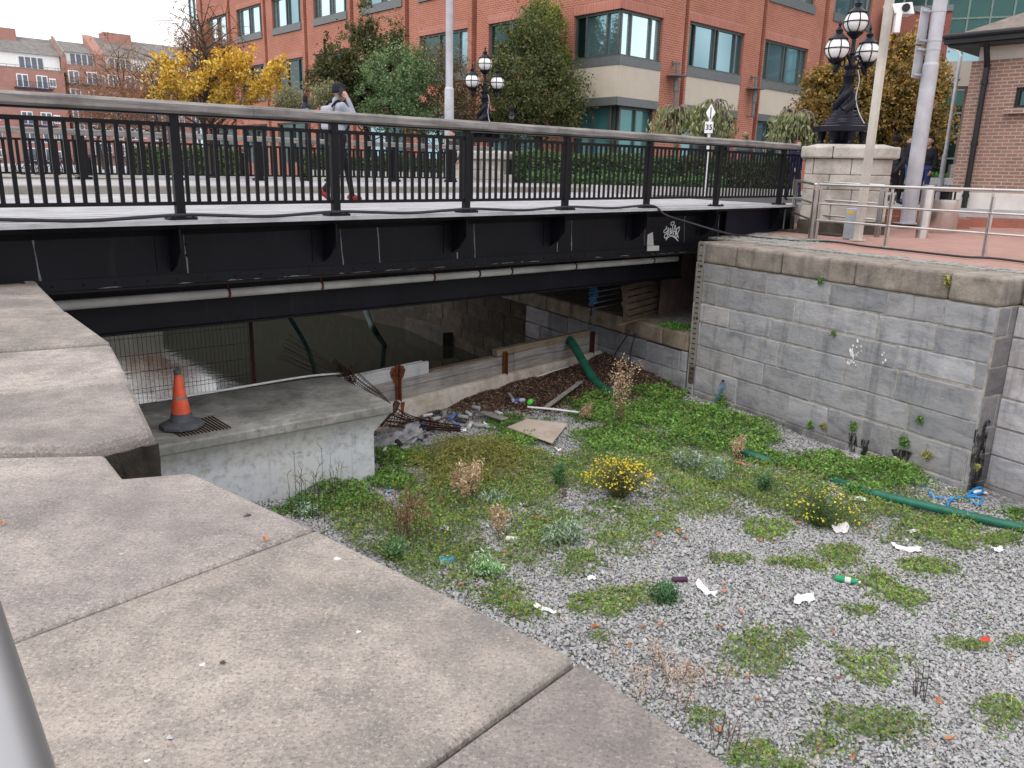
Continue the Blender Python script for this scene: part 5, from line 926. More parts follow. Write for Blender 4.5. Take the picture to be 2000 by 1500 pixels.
# low walls and planter behind the people
q = AY(1760, 352, 27); q.z = .61; t = thing('planter_wall', 'low grey stone planter wall behind the sign post and the people', 'wall', q); mb = MB()
for i in range(8):
    for j in range(3): g = random.uniform(.7, 1.1); mb.box(q+SU*(.3+i*.62+(j % 2)*.2)+Z*(.13+j*.24), .30, .25, .115, (SU, SV, Z), (g, g, g))
mb.build('stones', 'limestone_ashlar', t, bevel=.02); mb = MB(); mb.box(q+SU*2.4+Z*.8+SV*.3, 1.0, .3, .35, (SU, SV, Z)); mb.build('back_panel', 'old_kerb', t)

# ------------------------------------------------------------------ apartments across the dock
AP = AY(60, 320, 140); AP.z = 0; Aw = E1; AN = E2
def AA(px, y, o=0): return PL(px, y, AP-AN*o, AN)
def az_(px, y): p = AA(px, y); return (p-AP).dot(Aw), p.z
def apartment(label, x0, x1, ye, yr, yp, cop=True):
    """x0..x1 image span at the eaves, ye eaves, yr ridge, yp terrace parapet (at x0)"""
    a0, a1 = az_(x0, ye)[0], az_(x1, ye)[0]; zE, zR, zP = az_(x0, ye)[1], az_(x0, yr)[1]+1.2, az_(x0, yp)[1]
    t = thing('apartment_building', label, 'building', AP+Aw*(a0+a1)/2+Z*.5); X = lambda a, z, o=0: AP+Aw*a+AN*o+Z*z
    mb = MB(); mb.prism([X(a0, .4), X(a1, .4), X(a1, .4, 12), X(a0, .4, 12)], Z*(zP-.4)); mb.build('wall', 'apartment_brick', t)
    mb = MB(); mb.prism([X(a0+.1, zP, 1.4), X(a1-.1, zP, 1.4), X(a1-.1, zP, 11), X(a0+.1, zP, 11)], Z*(zE-zP)); mb.build('top_storey', 'white_render', t)
    mb = MB(); mb.prism([X(a0, zE, .9), X(a0, zR, 6.5), X(a0, zE, 11.5)], Aw*(a1-a0)); mb.build('roof', 'roof_slate', t)
    if cop:
        mb = MB(); mb.prism([X(a1, zP, .6), X(a1, zE+.2, .6), X(a1, zR+.2, 6.5), X(a1, zE, 12), X(a1, zP, 12)], Aw*.8); mb.build('party_wall', 'apartment_brick', t); mb = MB(); mb.bar(X(a1+.4, zE+.35, .4), X(a1+.4, zR+.35, 6.5), 1.0, .25, Aw); mb.build('coping', 'old_kerb', t)
    n = max(1, int((a1-a0)/6.2))
    for i in range(n):
        c = a0+(i+.5)*(a1-a0)/n
        mb = MB(); mb.box(X(c, zP+1.15, 1.36), 1.9, .05, 1.0, (Aw, AN, Z)); w_ = mb.build('window', 'white_render', t); g = MB()
        for k_ in range(4): g.box(X(c-1.4+k_*.93, zP+1.15, 1.28), .36, .04, .85, (Aw, AN, Z))
        g.build('pane', 'far_pane', w_)
        for fl in range(5):
            z = zP-1.9-fl*2.95
            if z < 1.5: break
            for dx, wd in ((-1.9, .85), (1.0, .85), (2.6, .5)):
                mb = MB(); mb.box(X(c+dx, z, -.03), wd, .06, 1.05 if wd > .6 else .7, (Aw, AN, Z)); w_ = mb.build('window', 'white_render', t); g = MB()
                for k_ in (-.5, .5): g.box(X(c+dx+k_*wd*.95, z, -.10), wd*.36, .04, .9 if wd > .6 else .5, (Aw, AN, Z))
                g.build('pane', 'far_pane', w_)
            if fl % 2 == 0:
                for dx in (-1.9, 1.0):
                    mb = MB(); mb.box(X(c+dx, z-1.2, -.75), 1.35, .7, .12, (Aw, AN, Z)); mb.box(X(c+dx, z-.2, -1.43), 1.35, .03, .03, (Aw, AN, Z))
                    for k_ in range(10): mb.box(X(c+dx-1.32+k_*.293, z-.65, -1.43), .02, .02, .45, (Aw, AN, Z))
                    mb.build('balcony', 'far_metal_blue', t)
    mb = MB(); mb.box(X((a0+a1)/2, zP+.5, .15), (a1-a0)/2, .03, .03, (Aw, AN, Z))
    for k_ in range(int((a1-a0)/1.2)): mb.box(X(a0+k_*1.2, zP+.28, .15), .025, .025, .28, (Aw, AN, Z))
    mb.build('terrace_rail', 'grey_metal_sill', t); mb = MB(); mb.prism([X(a0, zP, -.05), X(a1, zP, -.05), X(a1, zP, 1.3), X(a0, zP, 1.3)], Z*.18); mb.build('terrace_slab', 'old_kerb', t); return t, a0, a1, zE, zR, X
simple('far_pane', (.13, .15, .19), .2, .1, .3, 1)
t, a0, a1, zE, zR, X = apartment('red brick apartment block with white top storey and blue balconies at the far left', -130, 118, 84, 58, 118)
mb = MB(); b0 = az_(-60, 60)[0]; b1 = az_(45, 60)[0]; mb.prism([X(b0, zE+1, 5), X(b1, zE+1, 5), X(b1, zE+1, 8), X(b0, zE+1, 8)], Z*(zR+1.0-zE-1)); mb.build('plant_room', 'apartment_brick', t)
t, a0, a1, zE, zR, X = apartment('lower red brick apartment section with a shallow slate roof between its taller neighbours', 127, 196, 99, 86, 126, False)
t, a0, a1, zE, zR, X = apartment('red brick apartment block with a dark roof partly hidden by bare trees', 196, 560, 106, 78, 134)
mb = MB(); b0, b1 = az_(222, 80)[0], az_(275, 80)[0]; mb.prism([X(b0, zE+1, 5), X(b1, zE+1, 5), X(b1, zE+1, 8), X(b0, zE+1, 8)], Z*(zR+.9-zE-1)); mb.build('plant_room', 'apartment_brick', t); mb = MB(); mb.prism([X(a0-.8, .5, .3), X(a0-.8, zE, .3), X(a0-.8, zR+.2, 6.5), X(a0-.8, .5, 6.5)], Aw*1.6); mb.build('party_wall', 'apartment_brick', t)
# sky lanterns, sign, bollards on the street beyond
def lantern(p, h, label):
    t = thing('lantern', label, 'lantern', p); mb = MB(); mb.tube([p, p+Z*(h-.35)], .04, 8); mb.build('post', 'iron_black_gloss', t, smooth=40); mb = MB(); c = p+Z*(h-.35)
    mb.lathe(c, [(.02, -.02), (.12, 0), (.13, .015), (.06, .13), (.065, .17), (.06, .28), (.03, .32), (.01, .35)], 14); mb.build('hood', 'iron_black_gloss', t, smooth=30)
    mb = MB(); mb.lathe(c-Z*.14, [(.05, .03), (.10, .14)], 12); mb.build('glass', 'teal_glass', t)
p = AY(602, 340, 21); p.z = dz(2)+.2; lantern(p, AY(602, 182, 21).z-p.z, 'small black bell-shaped lantern just behind the walking person')
p = AY(997, 346, 29); p.z = .62; lantern(p, AY(997, 205, 29).z-p.z, 'small dark hanging lantern in front of the big green tree')
p = AY(1387, 238, 23.5); p.z = .62; t = thing('road_sign', 'white speed sign reading 35 below a white diamond on a pale post', 'sign', p); mb = MB(); mb.tube([p, p+Z*2.45], .04, 10); mb.build('post', 'sign_white', t, smooth=40)
SF = V((1, -.05, 0)).normalized(); SB = V((SF.y, -SF.x, 0)); c = AY(1384.5, 249, 23.43); mb = MB(); mb.box(c, .115, .008, .155, (SF, SB, Z)); pl_ = mb.build('number_plate', 'sign_white', t, bevel=.006); text('digits', '35', .20, c+SB*.012*(1 if SB.y < 0 else -1), SF, Z, 'black_rubber', pl_, .001, .004)
c = AY(1388, 220, 23.43); mb = MB(); mb.prism([c+Z*.235, c+SF*.13, c-Z*.235, c-SF*.13], SB*.014); dpl = mb.build('diamond_plate', 'sign_white', t); mb = MB(); mb.box(c+SB*(.02 if SB.y < 0 else -.02)-Z*.01, .011, .006, .15, (SF, SB, Z)); mb.build('stripe', 'black_rubber', dpl)
def bollard(p):
    t = thing('bollard', 'black iron bollard on the far quay seen through the bridge railing', 'bollard', p, group='black bollards on the far quay'); mb = MB(); mb.lathe(p, [(.15, 0), (.15, .08), (.11, .10), (.10, .75), (.13, .78), (.13, .83), (.09, .86), (.10, .95), (.04, 1.02)], 10); mb.build('shaft', 'iron_black_gloss', t, smooth=40); return t
b0_ = AY(232, 322, 46); b0_.z = .45; bo = bollard(b0_)
for x in (250, 272, 296, 318, 340, 372, 160, 175): p = AY(x, 322, 46); p.z = .45; dup(bo, p, 0)
def bicycle(p, d, label):
    t = thing('bicycle', label, 'bicycle', p); d = V(d).normalized()
    for q in (-.52, .52):
        mb = MB(); c = p+d*q+Z*.34; mb.tube([c+d*(.33*math.cos(a))+Z*(.33*math.sin(a)) for a in np.linspace(0, 2*math.pi, 25)], .022, 6, cap=False)
        for a in np.linspace(0, math.pi, 7)[:-1]: mb.bar(c-d*(.32*math.cos(a))-Z*(.32*math.sin(a)), c+d*(.32*math.cos(a))+Z*(.32*math.sin(a)), .005, .005, d.cross(Z))
        mb.build('wheel', 'black_rubber', t, smooth=60)
    mb = MB(); A = p-d*.52+Z*.34; Bk = p+Z*.30-d*.05; S_ = p-d*.2+Z*.82; H_ = p+d*.38+Z*.80; Fk = p+d*.52+Z*.34
    for u, v_ in ((A, Bk), (Bk, S_), (A, S_-Z*.1), (S_-Z*.08, H_), (Bk, H_-Z*.1), (H_+Z*.12, Fk)): mb.tube([u, v_], .018, 6)
    mb.build('frame', 'iron_black_gloss', t, smooth=60); mb = MB(); mb.box(S_+Z*.06, .12, .06, .03, (d, d.cross(Z), Z)); mb.build('saddle', 'black_rubber', t, bevel=.02); mb = MB(); hb = d.cross(Z); mb.tube([H_+Z*.2-hb*.25, H_+Z*.24, H_+Z*.2+hb*.25], .015, 6); mb.build('handlebar', 'black_rubber', t)
for x, lb in ((62, 'dark bicycle parked on the far quay, leftmost seen through the railing'), (90, 'dark bicycle parked on the far quay, second from the left'), (128, 'dark bicycle parked on the far quay beside the black bollards')):
    p = AY(x, 322, 44); p.z = .45; bicycle(p, E1+E2*.3, lb)
# ------------------------------------------------------------------ trees and shrubs
def pal(cols, n, var=.25):
    c = np.array(cols)[RNG.integers(0, len(cols), n)]*2.0; return np.clip(c*(1+RNG.uniform(-var, var, (n, 1))), .003, 1)
def skeleton(mb, base, h, r0, n1, spread, seed, lean=(0, 0, 0), lo=.25, twig=True, droop=0):
    rnd = random.Random(seed); tips = []; top = base+Z*h+V(lean); pts = [base.lerp(top, q)+V((rnd.uniform(-1, 1), rnd.uniform(-1, 1), 0))*.035*h*(0 if q == 0 else 1) for q in np.linspace(0, 1, 7)]
    mb.tube(curve(pts, 2), [r0*(1-.85*q) for q in np.linspace(0, 1, 13)], 7)
    for i in range(n1):
        q = lo+(1-lo)*(i+rnd.random())/n1*.95; k_ = min(5, int(q*6)); p = pts[k_].lerp(pts[k_+1], q*6-k_); a = i*2.4+rnd.uniform(-.4, .4); L = spread*(1-.55*q)*rnd.uniform(.75, 1.2); d = V((math.cos(a), math.sin(a), rnd.uniform(.25, .9)-droop)).normalized()
        b1 = p+d*L*.5+Z*rnd.uniform(-.05, .1)*L; b2 = p+d*L+Z*(L*rnd.uniform(.0, .25)-droop*L*.8); mb.tube(curve([p, b1, b2], 3), [r0*.38*(1-q*.6)*(1-.8*j/6) for j in range(7)], 5); tips += [b1, b2, b1.lerp(b2, .5)]
        if twig:
            for j in range(4):
                s = b1.lerp(b2, rnd.random()); e = s+V((rnd.gauss(0, 1), rnd.gauss(0, 1), rnd.gauss(.5, .7)))*L*.28; mb.tube([s, s.lerp(e, .5)+V((0, 0, .03*L)), e], [r0*.10, r0*.07, r0*.03], 4); tips += [e, s.lerp(e, .6)]
    return tips
def crown_pts(lobes, n, shell=.55, clump=0, csd=.25):
    out = []; vol = np.array([l[3]*l[4]*l[5] for l in lobes])**.8; ns = (n*vol/vol.sum()).astype(int)
    for l, k_ in zip(lobes, ns):
        if clump:
            nc = max(3, int(k_/clump)); d = RNG.normal(size=(nc, 3)); d /= np.linalg.norm(d, axis=1)[:, None]; r = shell+(1.16-shell)*RNG.random((nc, 1))**.8; cc = d*r; p = np.repeat(cc, clump, 0)+RNG.normal(0, 1, (nc*clump, 3))*np.repeat(csd*RNG.uniform(.35, 1.25, (nc, 1)), clump, 0)
        else:
            d = RNG.normal(size=(k_, 3)); d /= np.linalg.norm(d, axis=1)[:, None]; p = d*(shell+(1-shell)*RNG.random((k_, 1))**.6)
        out.append(p*np.array(l[3:6])+np.array(l[0:3]))
    return np.concatenate(out)
def lob(px, y, Y, rx, rz, ry=None):
    """ellipsoid lobe: image centre, depth, half width and half height in picture units -> metres"""
    c = AY(px, y, Y); s = Y/F; return (c.x, c.y, c.z, rx*s, (ry or rx)*s, rz*s)
def gaps(P, k=1.0, thr=-.55):
    x, y, z = (P*k).T; g = (np.sin(2.9*x+1.7*np.sin(2.1*z))+np.sin(3.3*z+1.9*np.sin(2.4*x+y))+.8*np.sin(5.7*x-4.9*z+2*y)+.6*np.sin(9*z+8*x))/2.6; return P[g+RNG.normal(0, .22, len(P)) > thr]
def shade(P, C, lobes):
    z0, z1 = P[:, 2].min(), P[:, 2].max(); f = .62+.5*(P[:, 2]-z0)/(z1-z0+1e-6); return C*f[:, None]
def tree(name, label, cat, base, lobes, n, L, cols, h, r0, n1, spread, seed, clump=44, csd=.22, shell=.35, aspect=.5, trunkmat='bark', group=None, flat=0, axis=None):
    t = thing(name, label, cat, base, group=group); mb = MB(); skeleton(mb, base, h, r0, n1, spread, seed); mb.build('trunk', trunkmat, t, smooth=60)
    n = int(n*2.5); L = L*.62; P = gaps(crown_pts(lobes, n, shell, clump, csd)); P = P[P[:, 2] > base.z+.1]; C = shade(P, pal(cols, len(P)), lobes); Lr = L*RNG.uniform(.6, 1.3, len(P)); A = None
    if axis is not None: A = RNG.normal(0, .5, (len(P), 3))+np.array(axis)
    leaves('crown', P, Lr, Lr*aspect, C, t, A=A, flat=flat); return t
gnd = lambda px, Y, z=.61: V((AY(px, 345, Y).x, Y, z))
# big dark green tree left of the corner window
tree('deciduous_tree', 'tall dark green tree with a pale green top beside the glass corner of the offices', 'tree', gnd(1045, 32), [lob(1040, 190, 32, 88, 70), lob(1030, 120, 32, 62, 60), lob(1055, 70, 32, 40, 58), lob(985, 215, 32, 45, 45), lob(1100, 200, 32, 32, 46), lob(975, 120, 32, 20, 60), lob(1000, 75, 32, 12, 30), lob(1070, 235, 32, 50, 30), lob(958, 190, 32, 16, 26)], 15000, .20, [(.045, .062, .022), (.075, .082, .03), (.032, .05, .02), (.095, .085, .035)], 5.6, .14, 22, 1.6, 3, csd=.16)
tree('deciduous_tree', 'yellow green leafy top of a slim tree rising behind the dark green tree', 'tree', gnd(1062, 33.5), [lob(1062, 65, 33.5, 34, 50), lob(1052, 30, 33.5, 18, 22), lob(1085, 120, 33.5, 26, 45)], 5200, .19, [(.12, .15, .03), (.17, .17, .035), (.075, .10, .028)], 6.5, .10, 14, 1.1, 4, csd=.18)
tree('evergreen_tree', 'dark olive evergreen tree with a ragged pointed top right of the walking person', 'tree', gnd(712, 33), [lob(705, 150, 33, 62, 70), lob(715, 70, 33, 22, 52), lob(760, 110, 33, 35, 55), lob(665, 140, 33, 38, 48), lob(640, 105, 33, 10, 40), lob(640, 165, 33, 34, 50), lob(780, 95, 33, 16, 30), lob(690, 95, 33, 26, 40), lob(735, 150, 33, 60, 60), lob(655, 175, 33, 30, 40)], 14500, .20, [(.038, .046, .018), (.058, .055, .022), (.085, .07, .03), (.028, .04, .016)], 6.0, .13, 20, 1.5, 5, csd=.16)
tree('shrub', 'rounded grey green shrub behind the bridge beside the dark olive evergreen', 'shrub', gnd(772, 31), [lob(775, 165, 31, 55, 62), lob(735, 190, 31, 32, 48), lob(810, 150, 31, 38, 45), lob(790, 215, 31, 70, 40)], 11500, .15, [(.085, .13, .06), (.055, .10, .045), (.13, .17, .09), (.04, .07, .03)], 3.4, .08, 16, 1.3, 6, csd=.18)
tree('shrub', 'brownish thinning shrub between the grey green shrub and the lamp post', 'shrub', gnd(862, 32), [lob(850, 165, 32, 58, 62), lob(905, 150, 32, 34, 40), lob(815, 120, 32, 30, 34), lob(890, 195, 32, 40, 55), lob(845, 110, 32, 22, 30), lob(870, 225, 32, 60, 35)], 7500, .13, [(.095, .075, .042), (.07, .075, .035), (.12, .085, .055), (.055, .04, .026)], 3.9, .09, 26, 1.5, 7, csd=.28)
tree('shrub', 'pale low shrub in front of the brick pillar left of the walking person', 'shrub', gnd(608, 30), [lob(608, 195, 30, 45, 22), lob(570, 200, 30, 30, 18), lob(640, 185, 30, 20, 20)], 3600, .14, [(.12, .12, .07), (.08, .09, .045), (.16, .14, .09)], 2.4, .05, 12, .9, 8, csd=.25)
# yellow maple and the bare brown trees
t = thing('maple_tree', 'half bare tree with bright yellow autumn leaves left of the walking person', 'tree', gnd(415, 38)); mb = MB(); rb = gnd(415, 38)
tp = skeleton(mb, rb, 7.0, .17, 34, 3.4, 12, lo=.22); mb.build('trunk', 'bark', t, smooth=60)
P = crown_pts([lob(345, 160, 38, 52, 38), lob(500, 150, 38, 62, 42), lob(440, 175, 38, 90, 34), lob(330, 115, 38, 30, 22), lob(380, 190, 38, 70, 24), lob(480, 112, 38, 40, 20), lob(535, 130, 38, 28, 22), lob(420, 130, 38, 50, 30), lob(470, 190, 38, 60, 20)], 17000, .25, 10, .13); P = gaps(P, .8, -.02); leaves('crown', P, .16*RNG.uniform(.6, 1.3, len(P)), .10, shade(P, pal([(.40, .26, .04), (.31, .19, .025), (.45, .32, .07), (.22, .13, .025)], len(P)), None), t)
t = thing('bare_tree', 'reddish brown twiggy tree rising behind the yellow maple', 'tree', gnd(415, 41)); mb = MB(); rb = gnd(415, 41); tp = skeleton(mb, rb, 6.5, .13, 60, 2.3, 15, lo=.3); mb.build('trunk', 'bark', t, smooth=60)
P = np.array([p.to_tuple() for p in tp for _ in range(16)])+RNG.normal(0, .26, (len(tp)*16, 3)); leaves('crown', P, .17, .034, pal([(.15, .07, .045), (.11, .055, .04), (.2, .10, .05)], len(P)), t)
for px, Y, h, sd, lb in ((258, 62, 8.6, 21, 'bare tree with spreading brown twigs in front of the apartment roof, nearer the maple'), (205, 66, 7.4, 22, 'bare brown tree against the apartment gable'), (318, 58, 7.4, 23, 'bare tree with a few brown leaves just left of the yellow maple')):
    t = thing('bare_tree', lb, 'tree', gnd(px, Y, .45)); mb = MB(); tp = skeleton(mb, gnd(px, Y, .45), h, .15, 30, 3.8, sd, lo=.25); mb.build('trunk', 'bark', t, smooth=60)
    P = np.array([p.to_tuple() for p in tp for _ in range(5)])+RNG.normal(0, .4, (len(tp)*5, 3)); leaves('crown', P, .40, .035, pal([(.13, .07, .05), (.10, .06, .045), (.2, .11, .05)], len(P)), t)
tree('shrub', 'rust brown hedge of bare shrubs below the apartment windows', 'shrub', gnd(255, 60, .45), [lob(230, 205, 60, 60, 26), lob(290, 195, 60, 45, 34), lob(330, 200, 60, 40, 26), lob(180, 215, 60, 30, 18)], 6000, .42, [(.16, .07, .045), (.12, .06, .04), (.2, .09, .05)], 4, .06, 20, 3, 24, aspect=.14, csd=.35)
# autumn trees at the right
AUT = [(.16, .105, .028), (.11, .085, .026), (.20, .11, .03), (.075, .068, .024), (.24, .135, .04), (.05, .05, .02)]
tree('autumn_tree', 'dense autumn tree of olive and orange leaves behind the stone pier lamp', 'tree', gnd(1640, 27), [lob(1640, 215, 27, 72, 72), lob(1615, 260, 27, 60, 55), lob(1665, 165, 27, 45, 50), lob(1620, 170, 27, 40, 40)], 11000, .20, AUT, 4.6, .10, 16, 1.2, 31, csd=.15, aspect=.6)
tree('autumn_tree', 'taller orange tinged autumn tree behind the cream pole and the sign post', 'tree', gnd(1765, 28), [lob(1760, 240, 28, 75, 90), lob(1770, 150, 28, 55, 65), lob(1765, 105, 28, 28, 38), lob(1820, 235, 28, 35, 85), lob(1735, 300, 28, 50, 40)], 14000, .20, AUT, 6.0, .12, 18, 1.4, 32, csd=.15, aspect=.6)
# weeping grafted trees
def weeping(label, px, y, Y, rx, rz, seed):
    b = gnd(px, Y); t = thing('weeping_tree', label, 'tree', b); c = AY(px, y, Y); s = Y/F; mb = MB(); rnd = random.Random(seed); mb.tube([b, b.lerp(c, .6)+V((.03, 0, 0)), c], [.07, .06, .06], 7); tips = []
    for i in range(26):
        a = i*2.4; R = rx*s*rnd.uniform(.6, 1.05); d = V((math.cos(a), math.sin(a), 0)); pk = c+Z*(rz*s*rnd.uniform(.5, .95)); p = curve([c, c.lerp(pk, .8)+d*R*.25, pk*.6+c*.4+d*R*.7+Z*.1, c+d*R-Z*rz*s*rnd.uniform(.5, 1.1)], 4); mb.tube(p, [.04*(1-.75*j/12) for j in range(13)], 5); tips += p[4:]
    mb.build('trunk', 'pale_bark', t, smooth=60) if 'pale_bark' in M else (simple('pale_bark', (.20, .17, .145), .9, 0, .3), mb.build('trunk', 'pale_bark', t, smooth=60))
    P = np.array([p.to_tuple() for p in tips for _ in range(15)])+RNG.normal(0, .15, (len(tips)*15, 3))-np.array([0, 0, 1])*RNG.uniform(0, .5*rz*s, (len(tips)*15, 1))*RNG.random((len(tips)*15, 1)); P = gaps(P[P[:, 2] < c.z+rz*s*.55], 1.6, -.25); A = RNG.normal(0, .35, (len(P), 3))+np.array((0, 0, -1.)); Lr = .17*RNG.uniform(.6, 1.3, len(P)); leaves('crown', P, Lr, Lr*.38, pal([(.115, .125, .06), (.15, .155, .085), (.08, .095, .042), (.19, .185, .115)], len(P)), t, A=A)
weeping('wide weeping tree with drooping grey green leaves behind the speed sign', 1392, 225, 27.5, 34, 32, 41); weeping('weeping tree with drooping grey green leaves left of the speed sign', 1318, 228, 28.5, 38, 22, 42); weeping('rounded weeping tree with drooping leaves left of the stone pier lamp', 1552, 245, 26.5, 44, 32, 43)
# hedges beyond the far railing
def hedge(label, x0, x1, Y, zt, cols, n, L=.11):
    a, b = gnd(x0, Y), gnd(x1, Y); t = thing('hedge', label, 'hedge', a.lerp(b, .5)); mb = MB(); mb.prism([a+V((0, .08, .02)), b+V((0, .08, .02)), b+V((0, .9, .02)), a+V((0, .9, .02))], Z*(zt-.72)); mb.build('core', 'hedge_core', t) if 'hedge_core' in M else (simple('hedge_core', (.012, .018, .008), .9), mb.build('core', 'hedge_core', t))
    u = RNG.random(n); v = RNG.random(n); w_ = RNG.random(n); front = w_ < .72; P = np.zeros((n, 3)); P[:, 0] = a.x+(b.x-a.x)*u; P[:, 1] = a.y+(b.y-a.y)*u+np.where(front, RNG.normal(.03, .05, n), v*.95); P[:, 2] = np.where(front, a.z+v*(zt-.6), zt+RNG.normal(0, .06, n)+.06*np.sin(P[:, 0]*2.3)); leaves('foliage', P, L*RNG.uniform(.6, 1.3, n), L*.6, pal(cols, n, .35), t)
hedge('tall dark green clipped hedge beyond the railing in front of the offices', 1000, 1325, 27.2, 1.75, [(.045, .085, .03), (.03, .06, .022), (.075, .12, .045)], 9000); hedge('low bright hedge running in front of the tall dark hedge', 1030, 1420, 26.0, 1.10, [(.05, .11, .035), (.035, .075, .025), (.07, .13, .045)], 6500); hedge('tall glossy hedge beneath the wide weeping tree', 1330, 1545, 27.2, 1.72, [(.045, .075, .028), (.07, .075, .03), (.03, .05, .02)], 6000); hedge('dark hedge behind the far railing left of the second lamp pier', 585, 880, 31, 1.55, [(.05, .085, .03), (.035, .06, .022), (.08, .11, .04)], 8000, .13); hedge('ivy covered hedge on the far quay beside the bicycles', 262, 470, 48, 2.0, [(.10, .15, .04), (.06, .10, .03), (.05, .07, .03)], 5000, .2)
a, b = gnd(600, 29.5), gnd(1000, 27.0); mb = MB(); mb.prism([a, b, b+V((0, .4, 0)), a+V((0, .4, 0))], Z*.5); o = mb.build('planter_wall', 'stained_pale_stone', None) if 'stained_pale_stone' in M else None
if o is None: concrete('stained_pale_stone', (.28, .27, .26), (.40, .39, .38), (.5, .49, .47), (.2, .19, .18)); o = mb.build('planter_wall', 'stained_pale_stone', None)
tag(o, 'long low pale stone wall at the foot of the dark hedge left of the second lamp', 'wall')
a, b = gnd(1000, 25.6), gnd(1560, 25.2); mb = MB(); mb.prism([a, b, b+V((0, .3, 0)), a+V((0, .3, 0))], Z*.26); o = mb.build('planter_wall', 'stained_pale_stone', None); tag(o, 'low pale stone kerb wall under the clipped hedges right of the second lamp', 'wall')
h1 = gnd(1790, 29.0); P = crown_pts([(h1.x, 29, 1.2, 2.5, .5, .35)], 2500, .6, 0); t = thing('hedge', 'small green hedge low behind the sign post and the thin post', 'hedge', h1); leaves('foliage', P, .12, .07, pal([(.05, .13, .03), (.04, .09, .025)], len(P)), t)

# ------------------------------------------------------------------ ground cover in the lock
PAT = []   # image ellipses measured on the photograph: cx, cy, rx, ry, strength, height, kind
def add(kind, h, s, *es): PAT.extend([(*e, s, h, kind) for e in es])
add('b', .15, 1.15, (1250, 812, 130, 48), (1180, 792, 75, 34), (1340, 822, 100, 45), (1400, 850, 120, 42), (1480, 872, 55, 24), (1290, 775, 55, 25), (1740, 935, 92, 36), (1690, 955, 60, 22))
add('b', .10, 1.2, (1230, 862, 120, 42), (1490, 884, 60, 20), (1640, 930, 60, 20), (1585, 905, 75, 20), (1620, 915, 60, 18), (985, 832, 45, 17), (800, 893, 75, 22), (770, 930, 60, 25), (1000, 868, 70, 18), (690, 965, 90, 30), (610, 988, 70, 28), (1990, 985, 40, 45), (1940, 960, 30, 14))
add('o', .10, 1.35, (1040, 905, 110, 34), (900, 975, 170, 75), (800, 1040, 140, 62), (880, 1085, 110, 46), (1010, 955, 120, 60), (1050, 1040, 110, 45), (1130, 925, 120, 45), (720, 1010, 110, 45), (1330, 900, 170, 40), (1450, 945, 240, 46), (1700, 985, 150, 36), (1350, 988, 90, 24), (1540, 985, 120, 30), (1830, 1030, 115, 36), (1960, 1056, 70, 22), (1880, 1062, 55, 18))
add('o', .06, 1.1, (1210, 1030, 125, 42), (1130, 1095, 58, 35), (980, 1150, 60, 42), (1010, 1185, 45, 35), (930, 1105, 70, 40), (1620, 1078, 70, 26), (1560, 1098, 65, 20), (1430, 1096, 50, 14), (1205, 1175, 90, 42), (1480, 1250, 95, 40), (1470, 1285, 80, 32), (1690, 1290, 72, 40), (1700, 1412, 125, 38), (1620, 1450, 75, 40), (1370, 1390, 48, 26), (1480, 1470, 55, 40), (1560, 1490, 70, 30), (1170, 1240, 40, 22), (1690, 1200, 40, 12), (1720, 1140, 78, 38))
add('g', .07, 1.15, (1500, 1026, 60, 24), (1800, 1108, 68, 28), (1760, 1160, 50, 28), (1720, 1312, 40, 30), (1945, 1392, 62, 45), (1980, 1245, 50, 14), (1900, 1250, 60, 14), (1520, 1100, 40, 12))
rng2 = np.random.default_rng(3)
def nz2(x, y): x, y = x+.12*np.sin(y*9.1+x*3), y+.12*np.sin(x*8.3-y*2); return (np.sin(x*5.1+1.7*np.sin(y*3.3))+np.sin(y*6.3+1.3*np.sin(x*4.1))+.7*np.sin(x*13+y*11)+.6*np.sin(x*19-y*23))/3.3
def project(X, Y, Zc):
    d = X*FW.x+Y*FW.y+(Zc-EZ)*FW.z; px = 1000+F*(X*RT.x+Y*RT.y+(Zc-EZ)*RT.z)/d; py = 750-F*(X*UP.x+Y*UP.y+(Zc-EZ)*UP.z)/d; return px, py
def cover(X, Y):
    px, py = project(X, Y, -2.97); best = np.zeros(len(X)); kind = np.zeros(len(X), int); hh = np.zeros(len(X)); n_ = nz2(X, Y)
    for cx, cy, rx, ry, s, h, k_ in PAT:
        q = np.sqrt(((px-cx)/rx)**2+((py-cy)/ry)**2); m = np.clip(s*(1.16-q+.62*n_)*1.25, 0, 1); w_ = m > best; best[w_] = m[w_]; kind[w_] = 'bog'.index(k_); hh[w_] = h
    return best, kind, hh, px, py
gzv = np.vectorize(gz)
def wallside(X, Y):   # true where a point lies inside the lock (between the two walls)
    a = (X-Q0.x)*WN.x+(Y-Q0.y)*WN.y < -.04; dmo = (X-D0.x)*DN.x+(Y-D0.y)*DN.y > .28
    pa = (X-pf.x)*fd.x+(Y-pf.y)*fd.y; pb = (X-pf.x)*bd.x+(Y-pf.y)*bd.y; pl_ = (pa > .28) & (pa < LW) & (pb > -.02) & (pb < 2.0); nqx = np.ones(len(X), bool)
    ee = [c241, E_[0], E_[1], E_[2], E_[3], E_[4], E_[5]]
    for i in range(len(ee)-1):
        t = ee[i+1]-ee[i]; s = (X-ee[i].x)*t.y-(Y-ee[i].y)*t.x
        if i: nqx &= s < .0
    return a & dmo & ~pl_, nqx
N = 900000; X = rng2.uniform(-4.2, 8.5, N); Y = rng2.uniform(2.0, 16.6, N); ok, nq_ = wallside(X, Y); X, Y = X[ok], Y[ok]; m, kd, hh, px, py = cover(X, Y)
